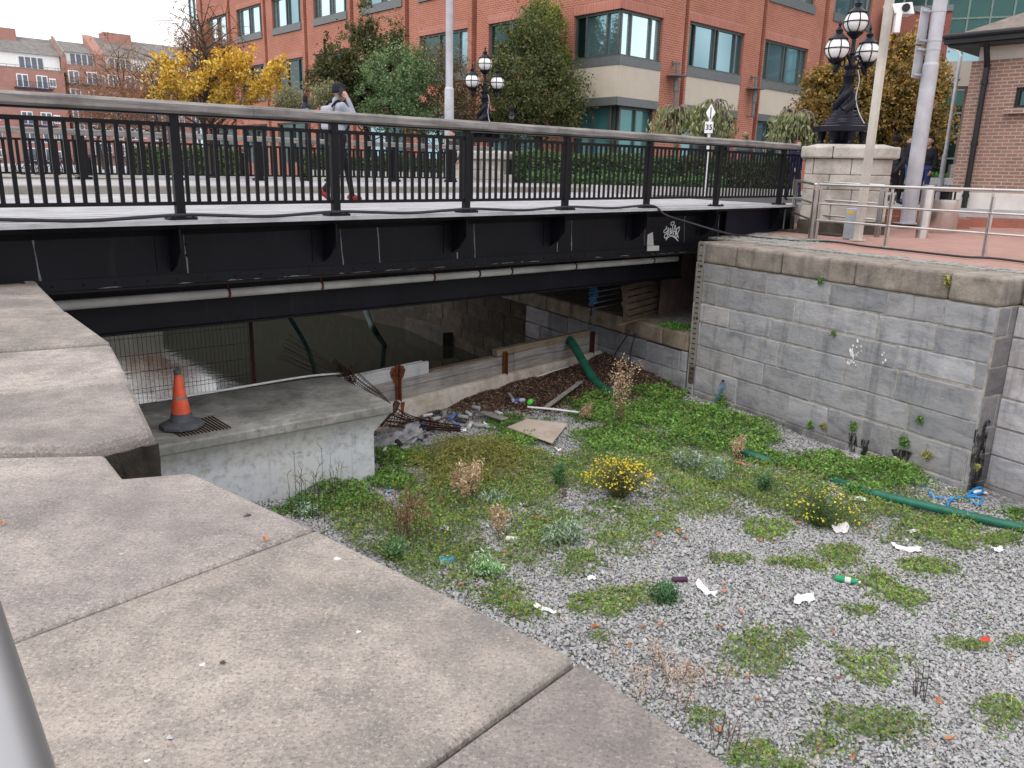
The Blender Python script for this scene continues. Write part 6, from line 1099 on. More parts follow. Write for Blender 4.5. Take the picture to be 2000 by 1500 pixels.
vis = (px > -250) & (px < 2250) & (py < 1750); dens = np.where(Y < 7, .75, .60); keep = vis & (rng2.random(len(X)) < m**1.3*dens); sparse = vis & ~keep & (rng2.random(len(X)) < (.004+.05*np.clip(m*2.5, 0, 1)+.03*np.clip(nz2(X*.6, Y*.6), 0, 1)**2)*(py > 880)); keep |= sparse
X, Y, m, kd, hh, px, sp = X[keep], Y[keep], m[keep], kd[keep], hh[keep], px[keep], sparse[keep]; hh = np.where(sp, .03, hh*(1+.55*nz2(X*1.3+5, Y*1.3)))
gzz = gzv(X, Y); n = len(X); P = np.stack([X, Y, gzz+.005+hh*(.25+.75*m)*rng2.random(n)**.7], 1)
CB = np.array([(.12, .235, .055), (.09, .19, .045), (.165, .285, .075), (.07, .14, .038), (.15, .21, .07)]); CO = np.array([(.15, .22, .062), (.115, .185, .048), (.195, .25, .078), (.09, .155, .042), (.115, .215, .052), (.22, .215, .09)]); CG = np.array([(.14, .24, .065), (.11, .19, .05), (.19, .26, .08), (.17, .19, .065)])
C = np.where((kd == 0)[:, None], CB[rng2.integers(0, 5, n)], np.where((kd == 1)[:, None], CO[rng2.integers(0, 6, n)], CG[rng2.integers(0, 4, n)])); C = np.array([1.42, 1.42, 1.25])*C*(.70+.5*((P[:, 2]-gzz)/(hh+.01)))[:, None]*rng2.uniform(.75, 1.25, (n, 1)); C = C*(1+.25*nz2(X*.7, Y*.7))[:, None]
Ls = np.where(kd == 0, .050, .036)*rng2.uniform(.6, 1.35, n)*np.where(Y < 7, .85, 1.0)
print('groundcover leaves', n)
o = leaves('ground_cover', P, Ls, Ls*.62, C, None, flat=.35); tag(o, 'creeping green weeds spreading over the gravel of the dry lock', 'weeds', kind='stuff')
# dry stalks and runners standing in the weeds (thin blades)
sel = rng2.random(n) < .035; Pb = P[sel].copy(); Pb[:, 2] += .02; A = rng2.normal(0, .55, (len(Pb), 3)); A[:, 2] = np.abs(A[:, 2])+.45; o = leaves('dry_grass', Pb, rng2.uniform(.06, .17, len(Pb)), .006, pal([(.26, .19, .09), (.20, .17, .07), (.30, .24, .13)], len(Pb)), None, A=A); tag(o, 'dry grass blades and stalks among the weeds', 'dry grass', kind='stuff')
# ------------------------------------------------------------------ gravel stones
ico_v = []; gr_ = (1+5**.5)/2
for a in (-1, 1):
    for b in (-gr_, gr_): ico_v += [(0, a, b), (a, b, 0), (b, 0, a)]
ico_v = np.array(ico_v, float); ico_v /= np.linalg.norm(ico_v[0]); from itertools import combinations
ed2 = min(np.linalg.norm(ico_v[0]-ico_v[j]) for j in range(1, 12)); ico_f = [f for f in combinations(range(12), 3) if all(abs(np.linalg.norm(ico_v[f[i]]-ico_v[f[j]])-ed2) < .01 for i, j in ((0, 1), (0, 2), (1, 2)))]
ico_f = np.array([f if np.dot(np.cross(ico_v[f[1]]-ico_v[f[0]], ico_v[f[2]]-ico_v[f[0]]), ico_v[f[0]]) > 0 else (f[0], f[2], f[1]) for f in ico_f])
N = 400000; X = rng2.uniform(-4.5, 9.5, N); Y = rng2.uniform(1.2, 15.5, N); ok, nq_ = wallside(X, Y); ok &= nq_ | (Y > 3); X, Y = X[ok], Y[ok]; m, kd, hh, px, py = cover(X, Y); vis = (px > -300) & (px < 2350) & (py < 1800); keep = vis & (rng2.random(len(X)) < np.where(m > .85, .12, 1.0)*np.where(Y < 9.5, 1.0, .55)); da_ = (X-D0.x)*DD.x+(Y-D0.y)*DD.y; do_ = (X-D0.x)*DN.x+(Y-D0.y)*DN.y; inb = do_ < .85+.26*np.maximum(da_, 0); keep &= ~inb | (rng2.random(len(X)) < .12); X, Y = X[keep], Y[keep]; n = len(X); print('stones', n)
r = rng2.gamma(5, .0020, n)+.0048; S = np.stack([r*rng2.uniform(.8, 1.35, n), r*rng2.uniform(.65, 1.0, n), r*rng2.uniform(.42, .75, n)], 1); q = rng2.normal(size=(n, 4)); q[:, 1:3] *= .35; q /= np.linalg.norm(q, axis=1)[:, None]; w_, x_, y_, z_ = q.T
Rm = np.stack([1-2*(y_*y_+z_*z_), 2*(x_*y_-z_*w_), 2*(x_*z_+y_*w_), 2*(x_*y_+z_*w_), 1-2*(x_*x_+z_*z_), 2*(y_*z_-x_*w_), 2*(x_*z_-y_*w_), 2*(y_*z_+x_*w_), 1-2*(x_*x_+y_*y_)], 1).reshape(n, 3, 3)
vb = ico_v[None]*(1+rng2.uniform(-.2, .2, (n, 12, 1)))*S[:, None]; vb = np.einsum('nij,nkj->nki', Rm, vb); ctr = np.stack([X, Y, gzv(X, Y)+r*.25+rng2.uniform(-.006, .014, n)], 1); vs = (vb+ctr[:, None]).reshape(-1, 3); fs = (ico_f[None]+(np.arange(n)*12)[:, None, None]).reshape(-1, 3)
g = np.clip(rng2.normal(.43, .052, n), .18, .68); tint = np.stack([np.ones(n)*1.0, np.ones(n)*.992, np.ones(n)*1.0], 1)*(1+rng2.normal(0, .015, (n, 3))); brown = rng2.random(n) < .02; tint[brown] *= (1.1, .92, .78); C = np.repeat(g[:, None]*tint, 12, axis=0)
o = rawmesh('gravel', vs, fs, C, None, 'gravel_stone', 40); tag(o, 'loose grey crushed gravel covering the dry lock floor', 'gravel', kind='stuff')
# bark and leaf debris heaped at the foot of the dam
vs = []; fs = []; NX, NY = 50, 26
def debris_h(p):
    a = (p-D0).dot(DD); o = (p-D0).dot(DN); e = max(0, min(1, (a+.4)/1.6))*max(0, min(1, (DL+.8-a)/.6))*max(0, 1-max(0, o-.3)/ (1.5+.32*max(a, 0))); return gz(p.x, p.y)+.02*e+.27*e*max(0, a-1.2)/4.6-.04+.01*math.sin(9*a+7*o)
for j in range(NY+1):
    for i in range(NX+1): p = DM(-1.3+(DL+1.9)*i/NX, .18+2.9*j/NY, 0); vs.append(V((p.x, p.y, debris_h(p))))
for j in range(NY):
    for i in range(NX): a = j*(NX+1)+i; fs.append((a, a+1, a+NX+2, a+NX+1))
mb = MB(); mb.raw(vs, fs); o = mb.build('debris_bed', 'soil', None, smooth=70); o['kind'] = 'structure'
n = 26000; a = rng2.uniform(-.9, DL+.3, n); oo = .2+rng2.random(n)**1.3*(.9+.30*np.maximum(a, 0)); Pd = np.array([DM(a[i], oo[i], 0).to_tuple() for i in range(n)]); inside = ((Pd[:, 0]-Q0.x)*WN.x+(Pd[:, 1]-Q0.y)*WN.y) < -.05; Pd = Pd[inside]; Pd[:, 2] = [debris_h(V(p))+.012+random.random()*.02 for p in Pd]
o = leaves('bark_debris', Pd, rng2.uniform(.02, .075, len(Pd)), rng2.uniform(.012, .03, len(Pd)), pal([(.10, .055, .04), (.065, .04, .03), (.15, .085, .06), (.045, .03, .025), (.22, .16, .12)], len(Pd), .35), None, flat=.6); tag(o, 'rotting bark chips and dead leaves heaped in front of the dam', 'debris', kind='stuff')
# ------------------------------------------------------------------ individual plants in the lock
def gp_(x, y, dz_=0): p = G(x, y, -2.98); p.z = gz(p.x, p.y)+dz_; return p
def bush(name, label, p, R, H, nst, cols, L, nl, aspect=.4, flower=None, upright=.55, stemc=(.12, .13, .05), seed=1, fdens=1.0):
    t = thing(name, label, 'plant', p); rnd = random.Random(seed); mb = MB(); tips = []; allp = []
    for i in range(nst):
        a = rnd.uniform(0, 6.28); q = rnd.random()**.6; d = V((math.cos(a)*q, math.sin(a)*q, 0)); e = p+d*R+Z*H*rnd.uniform(.65, 1.05)*(1-.35*q*q); m = p.lerp(e, .5)+d*R*.12*(1-upright)+Z*H*.08
        cv = curve([p+d*R*.12, m, e], 4); mb.tube(cv, [.006*(1-.7*j/8) for j in range(len(cv))], 4, stemc); tips.append(e); allp += cv[2:]
    mb.build('stems', 'plain_colour', t); k_ = max(1, nl//len(allp)); P = np.array([q.to_tuple() for q in allp for _ in range(k_)])+RNG.normal(0, L*.75, (len(allp)*k_, 3)); P[:, 2] = np.maximum(P[:, 2], p.z+.01)
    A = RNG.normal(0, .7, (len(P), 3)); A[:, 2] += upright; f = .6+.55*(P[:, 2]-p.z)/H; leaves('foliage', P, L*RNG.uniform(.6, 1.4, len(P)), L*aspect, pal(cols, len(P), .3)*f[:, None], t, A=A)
    if flower:
        mb = MB()
        for e in tips:
            for _ in range(max(1, int(rnd.uniform(.6, 3.6)*fdens))):
                c = e+V((rnd.gauss(0, .045), rnd.gauss(0, .045), rnd.uniform(-.05, .03))); g = rnd.uniform(.8, 1.1); nrm = V((rnd.gauss(0, .6), rnd.gauss(-.5, .5), 1)).normalized(); u = nrm.orthogonal().normalized(); v = nrm.cross(u); r = rnd.uniform(.009, .0195)
                pts = [c+(u*math.cos(b)+v*math.sin(b))*(r if j % 2 == 0 else r*.62) for j, b in enumerate(np.linspace(0, 2*math.pi, 13)[:-1])]; mb.poly(pts, (.74*g, .58*g, .02)); mb.lathe(c+nrm*.001, [(r*.28, 0), (r*.18, .004)], 6, (.70*g, .50*g, .01), ax=(u, v, nrm))
        mb.build('flowers', 'plain_colour', t)['kind'] = 'stuff'
    return t
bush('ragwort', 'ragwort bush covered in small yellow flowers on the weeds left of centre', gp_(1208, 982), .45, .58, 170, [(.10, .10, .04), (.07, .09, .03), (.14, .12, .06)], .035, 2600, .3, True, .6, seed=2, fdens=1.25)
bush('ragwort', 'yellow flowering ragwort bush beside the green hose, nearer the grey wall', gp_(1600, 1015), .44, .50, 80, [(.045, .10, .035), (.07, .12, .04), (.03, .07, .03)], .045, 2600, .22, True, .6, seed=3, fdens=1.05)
SILV = [(.20, .25, .19), (.13, .19, .13), (.26, .30, .25), (.075, .13, .08)]
def rosette(label, p, R, H, seed, cols=SILV, n=70): return bush('leafy_weed', label, p, R, H, max(8, n//4), cols, .055 if R > .13 else .045, n*11, .34, None, .7, cols[1], seed)
def rosette_old(label, p, R, H, seed, cols=SILV, n=70):
    t = thing('leafy_weed', label, 'plant', p); rnd = random.Random(seed); mb = MB()
    for i in range(n):
        a = i*2.4+rnd.uniform(-.3, .3); q = i/n; L = R*(1-.55*q)*rnd.uniform(.7, 1.1); el = .15+1.1*q*rnd.uniform(.7, 1.1); b = p+Z*H*q*.75; d = V((math.cos(a)*math.cos(el), math.sin(a)*math.cos(el), math.sin(el))); s = V((-math.sin(a), math.cos(a), 0))*L*.13; c = random.choice(cols); c = tuple(x*rnd.uniform(.8, 1.2) for x in c); m1 = b+d*L*.35+Z*L*.05; m2 = b+d*L*.72+Z*L*.03; e = b+d*L-Z*L*.16
        mb.raw([b-s*.3, b+s*.3, m1+s, m1-s, m1-Z*L*.03, m2+s*.8, m2-s*.8, e], [(0, 1, 2, 4), (0, 4, 3), (4, 2, 5, 7), (4, 7, 6, 3)], c)
    mb.tube([p, p+Z*H*.7], [.012, .005], 5, cols[1]); mb.build('leaves', 'plain_colour', t); return t
rosette('silvery green leafy weed growing left of the hose end', gp_(1395, 945), .24, .42, 1); rosette('silvery leafy weed standing just left of the hose end plant', gp_(1340, 912), .26, .36, 2); rosette('small silvery weed under the dry plume plant', gp_(965, 985), .18, .16, 3, n=40); rosette('pale silvery weed among weeds below the white paper roll', gp_(945, 1110), .24, .20, 4, [(.26, .33, .24), (.16, .27, .13), (.12, .22, .09)], 60); rosette('silver leaved weed spreading right of the paper roll', gp_(1085, 1058), .26, .22, 5, n=60); rosette('silvery weed with a thin stalk right of the paper roll', gp_(1118, 1050), .22, .26, 6, n=46)
rosette('dark green feathery weed on the gravel beside the purple can', gp_(1298, 1178), .15, .17, 7, [(.04, .085, .04), (.055, .11, .05)], 60); rosette('dark upright weed left of the second ragwort bush', gp_(1492, 960), .12, .34, 8, [(.05, .10, .045), (.07, .13, .06)], 60); rosette('slim dark weed left of the first ragwort bush', gp_(1092, 955), .12, .40, 9, [(.045, .10, .045), (.06, .13, .05)], 50); rosette('silvery weed at the foot of the bare stalks by the quay edge', gp_(600, 1010), .17, .13, 10, n=36); rosette('bushy green weed against the quay edge near the bare stalks', gp_(580, 1000), .15, .18, 12, [(.06, .13, .05), (.05, .10, .04)], 40)
rosette('leafy green weed below the dead stalks along the quay edge', gp_(770, 1085), .16, .20, 13, [(.05, .12, .04), (.075, .15, .055), (.13, .18, .11)], 50)
# olive sprawling bush near the debris: arching runners
p = gp_(925, 905); t = thing('sprawling_bush', 'olive green sprawling bush of arching wiry stems near the plastic sheet', 'plant', p); mb = MB(); rnd = random.Random(5); tips = []
for i in range(420):
    a = rnd.uniform(0, 6.28); q = rnd.random()**.55; c = p+V((math.cos(a)*.85*q, math.sin(a)*.85*q, .02)); c.z = gz(c.x, c.y)+.02; d = V((rnd.gauss(0, 1), rnd.gauss(0, 1), 0)).normalized(); L = rnd.uniform(.15, .36); hh_ = rnd.uniform(.12, .36)*(1.15-q*.8); cv = curve([c, c+d*L*.3+Z*hh_*.8, c+d*L*.8+Z*hh_, c+d*L*1.2+Z*hh_*.7], 3); g = rnd.uniform(.7, 1.3); mb.tube(cv, .0048, 4, (.20*g, .185*g, .05*g), cap=False); tips += cv[2:]
mb.build('stems', 'plain_colour', t); P = np.array([q.to_tuple() for q in tips for _ in range(2)])+RNG.normal(0, .03, (len(tips)*2, 3)); leaves('foliage', P, .05*RNG.uniform(.6, 1.3, len(P)), .014, pal([(.17, .17, .045), (.12, .14, .035), (.22, .20, .07), (.08, .11, .03)], len(P)), t)
# dead stalks
def stalks(label, p, n, H, sp, seed, col=(.13, .085, .06), plume=None, bend=.35):
    t = thing('dead_stalks', label, 'plant', p); rnd = random.Random(seed); mb = MB(); tp = []
    for i in range(n):
        b = p+V((rnd.gauss(0, sp*.4), rnd.gauss(0, sp*.4), 0)); b.z = gz(b.x, b.y); h = H*rnd.uniform(.55, 1.05); d = V((rnd.gauss(0, 1), rnd.gauss(0, 1), 0))*bend*h*.35; cv = curve([b, b+d*.35+Z*h*.45, b+d*.9+Z*h*.85, b+d*1.5+Z*h], 4); mb.tube(cv, [.0048*(1-.7*j/12) for j in range(13)], 4, tuple(x*rnd.uniform(.7, 1.2) for x in col)); tp += cv[5:]
        for k_ in range(4): s = cv[rnd.randrange(4, 12)]; e = s+V((rnd.gauss(0, .06), rnd.gauss(0, .06), rnd.uniform(.04, .14)))*H; mb.tube([s, s.lerp(e, .5)+Z*.01, e], .0024, 4, col); tp += [e, s.lerp(e, .6)]
    mb.build('stems', 'plain_colour', t)
    if plume: P = np.array([q.to_tuple() for q in tp for _ in range(plume[1])])+RNG.normal(0, plume[3], (len(tp)*plume[1], 3)); leaves('seed_heads', P, plume[2]*RNG.uniform(.5, 1.3, len(P)), plume[2]*.4, pal(plume[0], len(P)), t)['kind'] = 'stuff'
    return t
BR = [(.30, .22, .15), (.24, .17, .11), (.36, .28, .21)]
stalks('bare dark stalks standing against the lime-washed plinth', gp_(610, 1010), 16, .78, .34, 1, (.075, .055, .048), None, .45); stalks('thin bare twigs at the right of the lime-washed plinth front', gp_(660, 962), 7, .42, .12, 2, (.085, .06, .05))
stalks('dry beige plume plant in the middle of the weeds', gp_(910, 975), 14, .50, .22, 3, (.2, .14, .10), (BR, 6, .05, .035), .3); stalks('small dry beige plume beside the white paper roll', gp_(975, 1045), 6, .42, .08, 4, (.22, .16, .11), (BR, 5, .045, .025), .2)
stalks('dark reddish dead stalks along the near quay edge', gp_(805, 1060), 18, .62, .22, 5, (.10, .055, .04), ([(.12, .07, .045), (.17, .10, .06)], 2, .04, .025), .35); stalks('short dead stalks between the quay edge and the plume plant', gp_(745, 1020), 9, .42, .2, 6, (.12, .07, .05))
stalks('tall reddish dead weed standing in the nettles by the stone wall', gp_(1213, 830), 14, 1.05, .16, 7, (.20, .12, .085), (BR, 3, .05, .05), .3); stalks('dry brown stalk cluster left of the hose end', gp_(1440, 890), 10, .38, .14, 8, (.2, .12, .08), (BR, 3, .04, .03)); stalks('sparse reddish stalks beside the corner of the near slab', gp_(1300, 1330), 22, .26, .42, 9, (.23, .15, .12), ([(.30, .21, .17), (.36, .27, .22)], 2, .03, .03), .5)
stalks('dark seedling stalk on the gravel at lower right', gp_(1795, 1355), 7, .26, .07, 10, (.07, .05, .045)); stalks('dry twigs against the slab edge at lower left of the gravel', gp_(1420, 1440), 10, .24, .22, 11, (.16, .09, .06)); stalks('thin dead twig standing on the gravel above the purple can', gp_(1388, 1100), 4, .30, .05, 13, (.12, .09, .08)); stalks('dry brown tuft near the beige board', gp_(1142, 820), 9, .28, .10, 14, (.2, .13, .09), (BR, 4, .04, .03)); stalks('short reddish tuft left of the yellow ragwort', gp_(1100, 975), 10, .18, .09, 15, (.10, .045, .035))
# weeds growing out of the joints of the grey wall
for x, y, s, lb in ((1667, 832, 9, 'fern tuft growing from the grey wall above a damp streak'), (1766, 862, 13, 'tallest fern tuft hanging above the broad damp patch'), (1797, 818, 7, 'tiny weed in the wall joint above the tall fern'), (1408, 782, 17, 'leafy green weed on the blue rope of the grey wall'), (1583, 829, 8, 'small green weed left of the damp streaks on the wall'), (1608, 832, 6, 'yellowish weed in the low wall joint'), (1812, 888, 10, 'yellow green weed right of the broad damp patch'), (1602, 548, 6, 'small green sprig under the brown coping stones'), (1850, 548, 9, 'yellowish sprig growing in a coping joint at the right'), (1628, 650, 5, 'tiny moss tuft in the middle of the grey wall'), (1908, 912, 6, 'dry sprig at the corner of the gate recess')):
    p = PL(x, y, Q0-WN*.05, WN); t = thing('wall_weed', lb, 'plant', p); n = 22+s*6; sc_ = .8*s*p.y/F; P = np.array(p)+RNG.normal(0, .5, (n, 3))*np.array([sc_, sc_, sc_*1.3]); P -= np.outer(np.maximum(0, (P-np.array(W(0, -.04)))@np.array(WN)), np.array(WN)); leaves('foliage', P, .055, .028, pal([(.09, .16, .04), (.06, .13, .035)] if 'yellow' not in lb and 'dry' not in lb else [(.20, .18, .06), (.14, .15, .05)], n), t)
p = G(1325, 640, -1.80); t = thing('ledge_weed', 'green weeds on the ledge beside the tide gauge', 'plant', p); n = 420; P = np.array(p)+RNG.normal(0, 1, (n, 3))*np.array([.17, .22, .03]); P[:, 2] = np.abs(P[:, 2]+1.8)*1-1.79; leaves('foliage', P, .06, .035, pal([(.07, .17, .035), (.05, .13, .03)], n), t)
# ------------------------------------------------------------------ litter
def sheet(name, label, cat, x, y, sx, sy, c, seed, h=.04, mat_='paper_white', z=-2.96, rz=0, n=6, curl=.5, at=None):
    p = at if at is not None else G(x, y, z); 
    if at is None: p.z = gz(p.x, p.y)+.035
    t = thing(name, label, cat, p); rnd = random.Random(seed); vs = []; fs = []; u = V((math.cos(rz), math.sin(rz), 0)); v = V((-math.sin(rz), math.cos(rz), 0)); ph = rnd.uniform(0, 6)
    for j in range(n+1):
        for i in range(n+1):
            a, b = i/n-.5, j/n-.5; zz = h*(math.sin(a*5+ph)*.5+.5*math.sin(b*6+ph*1.3)+rnd.uniform(-.35, .35))+curl*h*(4*a*a); vs.append(p+u*sx*a*(1+.2*rnd.uniform(-1, 1))+v*sy*b*(1+.2*rnd.uniform(-1, 1))+Z*max(zz, -.01))
    for j in range(n):
        for i in range(n): q = j*(n+1)+i; fs.append((q, q+1, q+n+2, q+n+1))
    mb = MB(); mb.raw(vs, fs, c); mb.build('sheet', mat_, t, smooth=60); return t
Wh = (1, 1, 1)
sheet('paper', 'crumpled white paper standing below the second ragwort bush', 'paper', 1640, 1022, .19, .15, Wh, 1, .07, curl=1.2); sheet('paper', 'long white paper strip at the right of the gravel', 'paper', 1772, 1062, .30, .10, Wh, 2, .04, rz=-.6); sheet('paper', 'small white paper scrap above the long paper strip', 'paper', 1785, 1033, .12, .08, Wh, 3, .03); sheet('paper', 'folded white paper lying in the middle of the gravel', 'paper', 1565, 1180, .25, .12, Wh, 4, .04, rz=.35); sheet('paper', 'twisted white tissue beside the purple can', 'paper', 1375, 1158, .25, .09, Wh, 5, .05, rz=-.9); sheet('paper', 'white scrap at the far right edge of the weeds', 'paper', 1945, 1078, .12, .08, Wh, 6, .03)
sheet('paper', 'white scrap on the olive weeds near the blue carton', 'paper', 868, 1028, .11, .11, Wh, 7, .05); sheet('paper', 'white paper scrap at the left of the gravel', 'paper', 1155, 1122, .09, .08, Wh, 8, .03); sheet('paper', 'torn white wrapper near the slab corner', 'paper', 1055, 1182, .14, .07, Wh, 9, .03, rz=-.5); sheet('paper', 'small white wrapper right of the torn wrapper', 'paper', 1078, 1190, .10, .05, Wh, 10, .02); sheet('paper', 'pale paper scrap under the first ragwort bush', 'paper', 1205, 1000, .10, .06, Wh, 11, .02); sheet('paper', 'white scrap between the ragwort and the beige board', 'paper', 1132, 902, .10, .07, Wh, 12, .03); sheet('paper', 'white printed paper lying against the blue pipe loops', 'paper', 1908, 958, .20, .17, Wh, 13, .02, rz=.3, curl=.3); sheet('leaflet', 'white and green leaflet resting beside the hose', 'paper', 1673, 972, .22, .10, (.9, .95, .85), 14, .03, rz=-.4); sheet('paper', 'white scrap left of the dry plume plant', 'paper', 1022, 985, .09, .05, Wh, 15, .02)
sheet('wrapper', 'red and white food wrapper in the weeds near the hose end', 'wrapper', 1450, 902, .20, .09, (.70, .22, .20), 16, .03, 'plain_colour', rz=-.2); sheet('wrapper', 'red wrapper between the silvery weeds', 'wrapper', 1372, 918, .07, .05, (.65, .05, .05), 17, .03, 'plain_colour'); sheet('wrapper', 'bright red litter at the right of the gravel', 'wrapper', 1926, 1238, .08, .05, (.70, .05, .02), 18, .03, 'plain_colour'); sheet('wrapper', 'blue and white wrapper below the sprawling bush', 'wrapper', 858, 892, .09, .12, (.25, .50, .80), 19, .04, 'plain_colour'); sheet('wrapper', 'blue wrapper on the gravel below the first ragwort', 'wrapper', 1275, 1022, .13, .05, (.30, .50, .72), 20, .03, 'plain_colour'); sheet('wrapper', 'blue wrapper by the quay edge weeds', 'wrapper', 782, 1078, .13, .05, (.22, .42, .66), 21, .03, 'plain_colour'); sheet('wrapper', 'blue plastic scrap near the plinth corner weeds', 'wrapper', 762, 948, .11, .05, (.16, .30, .50), 22, .02, 'plain_colour')
def cyl(name, label, cat, x, y, L, r, c, az, caps=None, z=None, lab=None, prof=None):
    p = gp_(x, y, r+.02) if z is None else G(x, y, z); t = thing(name, label, cat, p); d = V((math.cos(az), math.sin(az), .04)).normalized(); u = d.orthogonal().normalized(); v = d.cross(u); prof = prof or [(r*.85, -L/2), (r, -L/2+.008), (r, L/2-.01), (r*.8, L/2)]
    mb = MB(); mb.lathe(p, prof, 14, c, ax=(u, v, d)); mb.build('body', 'plain_colour', t, smooth=40)
    if lab: mb = MB(); mb.lathe(p, [(r*1.015, -L*lab[1]), (r*1.015, L*lab[2])], 14, lab[0], ax=(u, v, d)); mb.build('label', 'plain_colour', t, smooth=60)
    if caps: mb = MB(); mb.lathe(p+d*(L/2), [(r*caps[1], 0), (r*caps[1], .02)], 12, caps[0], ax=(u, v, d)); mb.build('cap', 'plain_colour', t, smooth=40)
    return t
cyl('plastic_bottle', 'green plastic bottle with a white band lying on the gravel', 'bottle', 1650, 1140, .26, .034, (.02, .30, .13), -.45, ((.75, .75, .75), .42), None, ((.7, .72, .7), .02, .2), [(.025, -.11), (.034, -.10), (.034, .06), (.014, .12), (.013, .13)])
cyl('drink_can', 'dark purple slim can lying on the gravel', 'can', 1327, 1138, .165, .028, (.075, .02, .06), .05, ((.5, .42, .44), .8)); cyl('paper_cup', 'white paper cup on its side in the weeds', 'cup', 1000, 1055, .14, .042, (.74, .74, .73), -.5, None, None, None, [(.032, -.07), (.044, .07), (.047, .075)])
t = thing('carton', 'light blue carton lying on the weeds near the quay edge', 'carton', gp_(872, 1095, .03)); c = gp_(872, 1095, .045); mb = MB(); ax = (V((.96, .28, 0)), V((-.28, .96, 0)), Z); mb.box(c, .085, .045, .035, ax, (.10, .36, .50)); mb.build('box', 'plain_colour', t, bevel=.004); mb = MB(); mb.box(c-ax[0]*.055, .022, .0465, .030, ax, (.6, .7, .72)); mb.build('label', 'plain_colour', t)
# debris by the dam
t = thing('wooden_board', 'pale beige chipboard sheet lying flat on the weeds', 'board', gp_(1048, 852)); q = [gp_(x, y, .075) for x, y in ((990, 846), (1030, 832), (1108, 842), (1078, 876), (1052, 868))]; mb = MB(); mb.prism(q, Z*.018); mb.build('sheet', 'chipboard', t, bevel=.004)
def plank(label, a, b, w, h, mat_='grey_timber', name='plank', za=.06, zb_=.06): A, B_ = gp_(*a, za), gp_(*b, zb_); t = thing(name, label, 'plank' if name == 'plank' else 'pipe', A); mb = MB(); (mb.bar(A, B_, w, h) if name == 'plank' else mb.tube([A, A.lerp(B_, .5)+Z*.01, B_], w, 8)); mb.build('plank' if name == 'plank' else 'tube', mat_, t, bevel=.004 if name == 'plank' else 0); return t
plank('grey wooden plank lying diagonally on the bark below the dam', (1064, 804), (1134, 760), .09, .03, za=.12, zb_=.2); plank('short grey board tilted on the debris beside the sprawling bush', (940, 812), (985, 832), .16, .025, za=.10, zb_=.12); plank('short broken lath below the bottle heap', (993, 783), (1008, 800), .05, .025, za=.16, zb_=.14); plank('long white plastic pipe lying on the bark below the dam', (1030, 808), (1131, 816), .018, .02, 'sign_white', 'plastic_pipe', .14, .14); plank('thin white stick at the top of the bark heap', (1048, 754), (1118, 732), .011, .02, 'sign_white', 'plastic_pipe', .2, .25); plank('brown stick across the bark at the right of the heap', (1110, 735), (1160, 738), .012, .02, 'pallet_timber', 'plastic_pipe', .25, .25)
cyl('plastic_bottle', 'lime green plastic bottle standing in the bark heap', 'bottle', 1036, 784, .17, .04, (.10, .75, .06), 1.2, ((.1, .7, .05), .4), -2.80, None, [(.03, -.085), (.042, -.07), (.042, .03), (.018, .075), (.016, .085)]); cyl('plastic_bottle', 'clear bottle with a blue label in the bark heap', 'bottle', 1012, 782, .24, .04, (.42, .44, .46), .1, ((.1, .2, .5), .45), -2.82, ((.06, .10, .28), .3, .1)); cyl('plastic_bottle', 'blue labelled bottle on the debris near the crumpled mesh', 'bottle', 818, 830, .26, .045, (.10, .22, .50), .2, ((.7, .7, .75), .5), -2.93, ((.12, .3, .62), .35, .3))
sheet('plastic_sheet', 'crumpled grey plastic sheeting beside the plinth', 'plastic sheet', 775, 852, 1.0, .55, Wh, 31, .10, 'plastic_film', rz=.7, n=14); sheet('plastic_sheet', 'smaller translucent plastic film in front of the plinth corner', 'plastic sheet', 742, 868, .5, .35, Wh, 32, .06, 'plastic_film', rz=.2, n=9)
rnd = random.Random(99); KIND = [('white bottle', (.66, .66, .66)), ('clear bottle', (.38, .40, .40)), ('grey can', (.40, .40, .42)), ('blue bottle', (.10, .24, .55)), ('dark bottle', (.05, .05, .05))]
spots = [(835, 812), (852, 820), (868, 808), (884, 815), (900, 826), (915, 808), (930, 800), (862, 832), (890, 838), (842, 838), (918, 836), (940, 838), (958, 842), (800, 848), (780, 872), (752, 882), (808, 862), (792, 880), (962, 818), (848, 806), (975, 812), (905, 815)]
for i, (x, y) in enumerate(spots):
    nm, c = KIND[i % 5]; cyl('plastic_bottle' if 'bottle' in nm else 'drink_can', f'{nm} in the litter heap along the foot of the cream sill', nm.split()[1], x, y, rnd.uniform(.14, .24), rnd.uniform(.026, .04), c, rnd.uniform(0, 3.1), ((c[0]*.5, c[1]*.6, c[2]), .45)).__setitem__('group', f'{nm}s in the litter heap below the dam')
for i, (x, y) in enumerate([(1010, 862), (1020, 905), (1075, 890), (1090, 880), (1250, 870), (1040, 830), (1000, 838), (880, 835), (950, 830), (905, 845)]): sheet('paper', 'white scrap of litter around the beige board', 'paper', x, y, .09, .07, Wh, 50+i, .03).__setitem__('group', 'white scraps around the beige board')
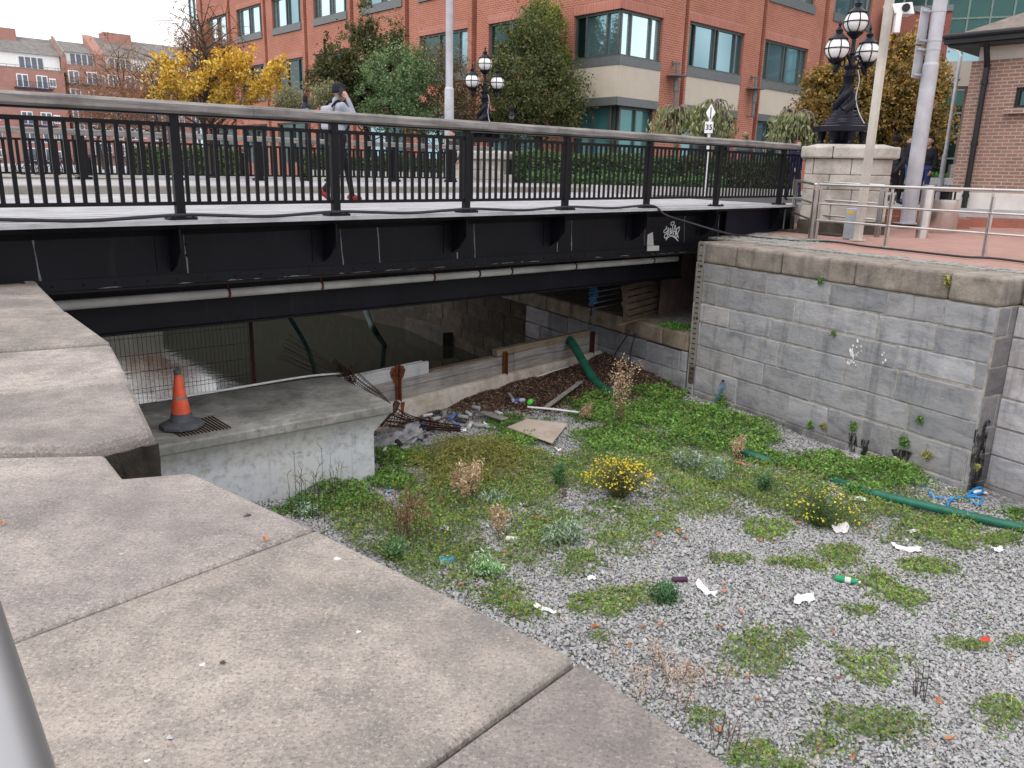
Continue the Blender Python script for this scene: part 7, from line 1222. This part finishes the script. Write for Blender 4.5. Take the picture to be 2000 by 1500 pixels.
# fallen leaves: curled, scattered over weeds and gravel
lv = thing('fallen_leaf', 'curled orange brown fallen leaf on the weeds and gravel', 'leaf', (0, 0, 0), group='fallen leaves in the lock'); mb = MB(); pts = [(0, -.5), (.22, -.32), (.40, -.05), (.26, .22), (.10, .30), (0, .55), (-.10, .30), (-.26, .22), (-.40, -.05), (-.22, -.32)]; mb.raw([V((0, 0, -.02))]+[V((x*.075, y*.085, .05*(x*x)*1.6+.012*math.sin(6*y))) for x, y in pts], [(0, i+1, (i+1) % 10+1) for i in range(10)], (.46, .21, .11)); mb.build('blade', 'plain_colour', lv)
mb2 = MB(); mb2.raw([V((0, 0, -.02))]+[V((x*.075, y*.085, .06*(y*y)*1.6)) for x, y in pts], [(0, i+1, (i+1) % 10+1) for i in range(10)], (.30, .13, .07))
rl = random.Random(12); first = True; LS = [(1490, 1240), (1160, 1225), (1395, 1325), (1405, 1240), (1255, 1072), (1325, 1048), (1340, 1057), (1285, 1050), (1515, 1053), (1485, 1050), (1412, 1150), (1415, 1165), (1493, 1175), (1445, 1208), (1625, 1243), (1460, 1325), (1665, 1480), (1850, 1462), (1975, 1273), (1405, 1418), (1295, 966), (1275, 1065), (1683, 988), (1700, 1025), (1560, 1020), (1745, 1040), (955, 1000), (865, 980), (775, 1010), (810, 985), (812, 990), (995, 1075), (930, 1062), (985, 1072), (1060, 1072), (1050, 1020), (1070, 935), (1045, 905), (1240, 905), (860, 975), (770, 955), (1255, 1230), (1480, 1365), (1600, 1460), (1832, 1370), (1635, 1330), (1065, 1025), (1020, 1010), (1165, 1225), (985, 1165), (1230, 1260), (1290, 1228), (1620, 1388), (1350, 960), (1430, 985), (1720, 950), (1195, 1110), (900, 1140)]
for x, y in LS:
    p = gp_(x, y, rl.uniform(.04, .07)); o = lv if first else dup(lv, p, 0); o.location = p; o.rotation_euler = (rl.uniform(-.5, .5), rl.uniform(-.5, .5), rl.uniform(0, 6.28)); s = rl.uniform(.55, 1.1); o.scale = (s, s, s); first = False
# bits lying on the near slabs
def bit(name, label, cat, x, y, r, c, seed, flat=.5):
    p = G(x, y, 0); t = thing(name, label, cat, p); rb = random.Random(seed); mb = MB(); n = 9
    vs = [p+Z*(r*flat)]+[p+V((math.cos(a), math.sin(a), 0))*r*rb.uniform(.55, 1.2)+Z*rb.uniform(.001, r*flat*.6) for a in np.linspace(0, 2*math.pi, n+1)[:-1]]; mb.raw(vs, [(0, i+1, (i+1) % n+1) for i in range(n)], c); mb.raw([v if i == 0 else v-Z*(v.z-.0005) for i, v in enumerate(vs)], [(i+1, i+1, i+1) for i in range(0)]); mb.build('lump', 'plain_colour', t, smooth=50)
bit('dropping', 'brown lump of dirt near the slab edge beyond the joint', 'dirt', 484, 1007, .014, (.07, .045, .035), 1); bit('dropping', 'small dark dirt lump in the middle of the front slab', 'dirt', 435, 1295, .008, (.06, .045, .035), 2, .8); bit('pebble', 'white paint fleck beside the dark dirt lump', 'fleck', 396, 1298, .008, (.62, .62, .6), 3, .15); bit('feather', 'pale grey fluff on the front slab near the camera', 'fluff', 333, 1442, .009, (.42, .42, .44), 4, .8); bit('pebble', 'tiny white pebble at the bottom of the front slab', 'pebble', 288, 1487, .006, (.6, .6, .58), 5); bit('pebble', 'white speck on the right half of the front slab', 'fleck', 700, 1234, .008, (.62, .62, .6), 6, .2); bit('pebble', 'grey white pebble on the slab beyond the joint', 'pebble', 237, 1083, .009, (.45, .45, .44), 7); bit('pebble', 'white bird dropping near the canal edge of the front slab', 'dropping', 660, 1092, .016, (.58, .57, .55), 8, .1)
o = dup(lv, G(518, 1051, .012), .8, 'small orange leaf lying on the slab at the joint'); o.scale = (.35, .35, .35); del o['group']; o = dup(lv, G(3, 1020, .012), .3, 'reddish leaf on the slab at the left edge of the photo'); o.scale = (.3, .3, .3); del o['group']
# ------------------------------------------------------------------ light, sky, camera
w = bpy.data.worlds.new('World'); SC.world = w; w.use_nodes = True; nt = w.node_tree; bg = nt.nodes['Background']
SUN_EL, SUN_AZ = math.radians(52), math.radians(215)
sky = nn(nt, 'ShaderNodeTexSky'); sky.sky_type = 'NISHITA'; sky.sun_disc = False; sky.sun_elevation = SUN_EL; sky.sun_rotation = SUN_AZ; sky.air_density = 1.0; sky.dust_density = 4.0
tc = nn(nt, 'ShaderNodeTexCoord'); nz = nn(nt, 'ShaderNodeTexNoise', Scale=2.2, Detail=5.0); nt.links.new(tc.outputs['Generated'], nz.inputs['Vector'])
rp = nn(nt, 'ShaderNodeValToRGB'); rp.color_ramp.elements[0].position = .3; rp.color_ramp.elements[0].color = (9.3, 9.35, 9.6, 1); rp.color_ramp.elements[1].position = .7; rp.color_ramp.elements[1].color = (10.6, 10.5, 10.6, 1); nt.links.new(nz.outputs['Fac'], rp.inputs[0])
mx = nn(nt, 'ShaderNodeMix'); mx.data_type = 'RGBA'; mx.inputs[0].default_value = .9; nt.links.new(sky.outputs[0], mx.inputs[6]); nt.links.new(rp.outputs[0], mx.inputs[7]); nt.links.new(mx.outputs[2], bg.inputs['Color'])
bg.inputs['Strength'].default_value = .172
sd = bpy.data.lights.new('sun', 'SUN'); sd.energy = 1.15; sd.angle = math.radians(40); sd.color = (1, .965, .92); so = bpy.data.objects.new('sun', sd); COL.objects.link(so)
dirv = V((math.sin(SUN_AZ)*math.cos(SUN_EL), math.cos(SUN_AZ)*math.cos(SUN_EL), math.sin(SUN_EL))); so.rotation_euler = dirv.to_track_quat('Z', 'Y').to_euler(); so.location = (0, -20, 40)
cd = bpy.data.cameras.new('camera'); cam = bpy.data.objects.new('camera', cd); COL.objects.link(cam); cd.sensor_width = 36; cd.lens = F/2000*36; cd.clip_start = .05; cd.clip_end = 3000
m = Matrix((RT, UP, -FW)).transposed().to_4x4(); m.translation = EYE; cam.matrix_world = m; SC.camera = cam
SC.view_settings.view_transform = 'Standard'; SC.view_settings.look = 'None'; SC.view_settings.exposure = 0; SC.view_settings.gamma = 1
SC.cycles.max_bounces = 5; SC.cycles.diffuse_bounces = 3; SC.cycles.glossy_bounces = 3; SC.cycles.transmission_bounces = 3; SC.cycles.use_denoising = True
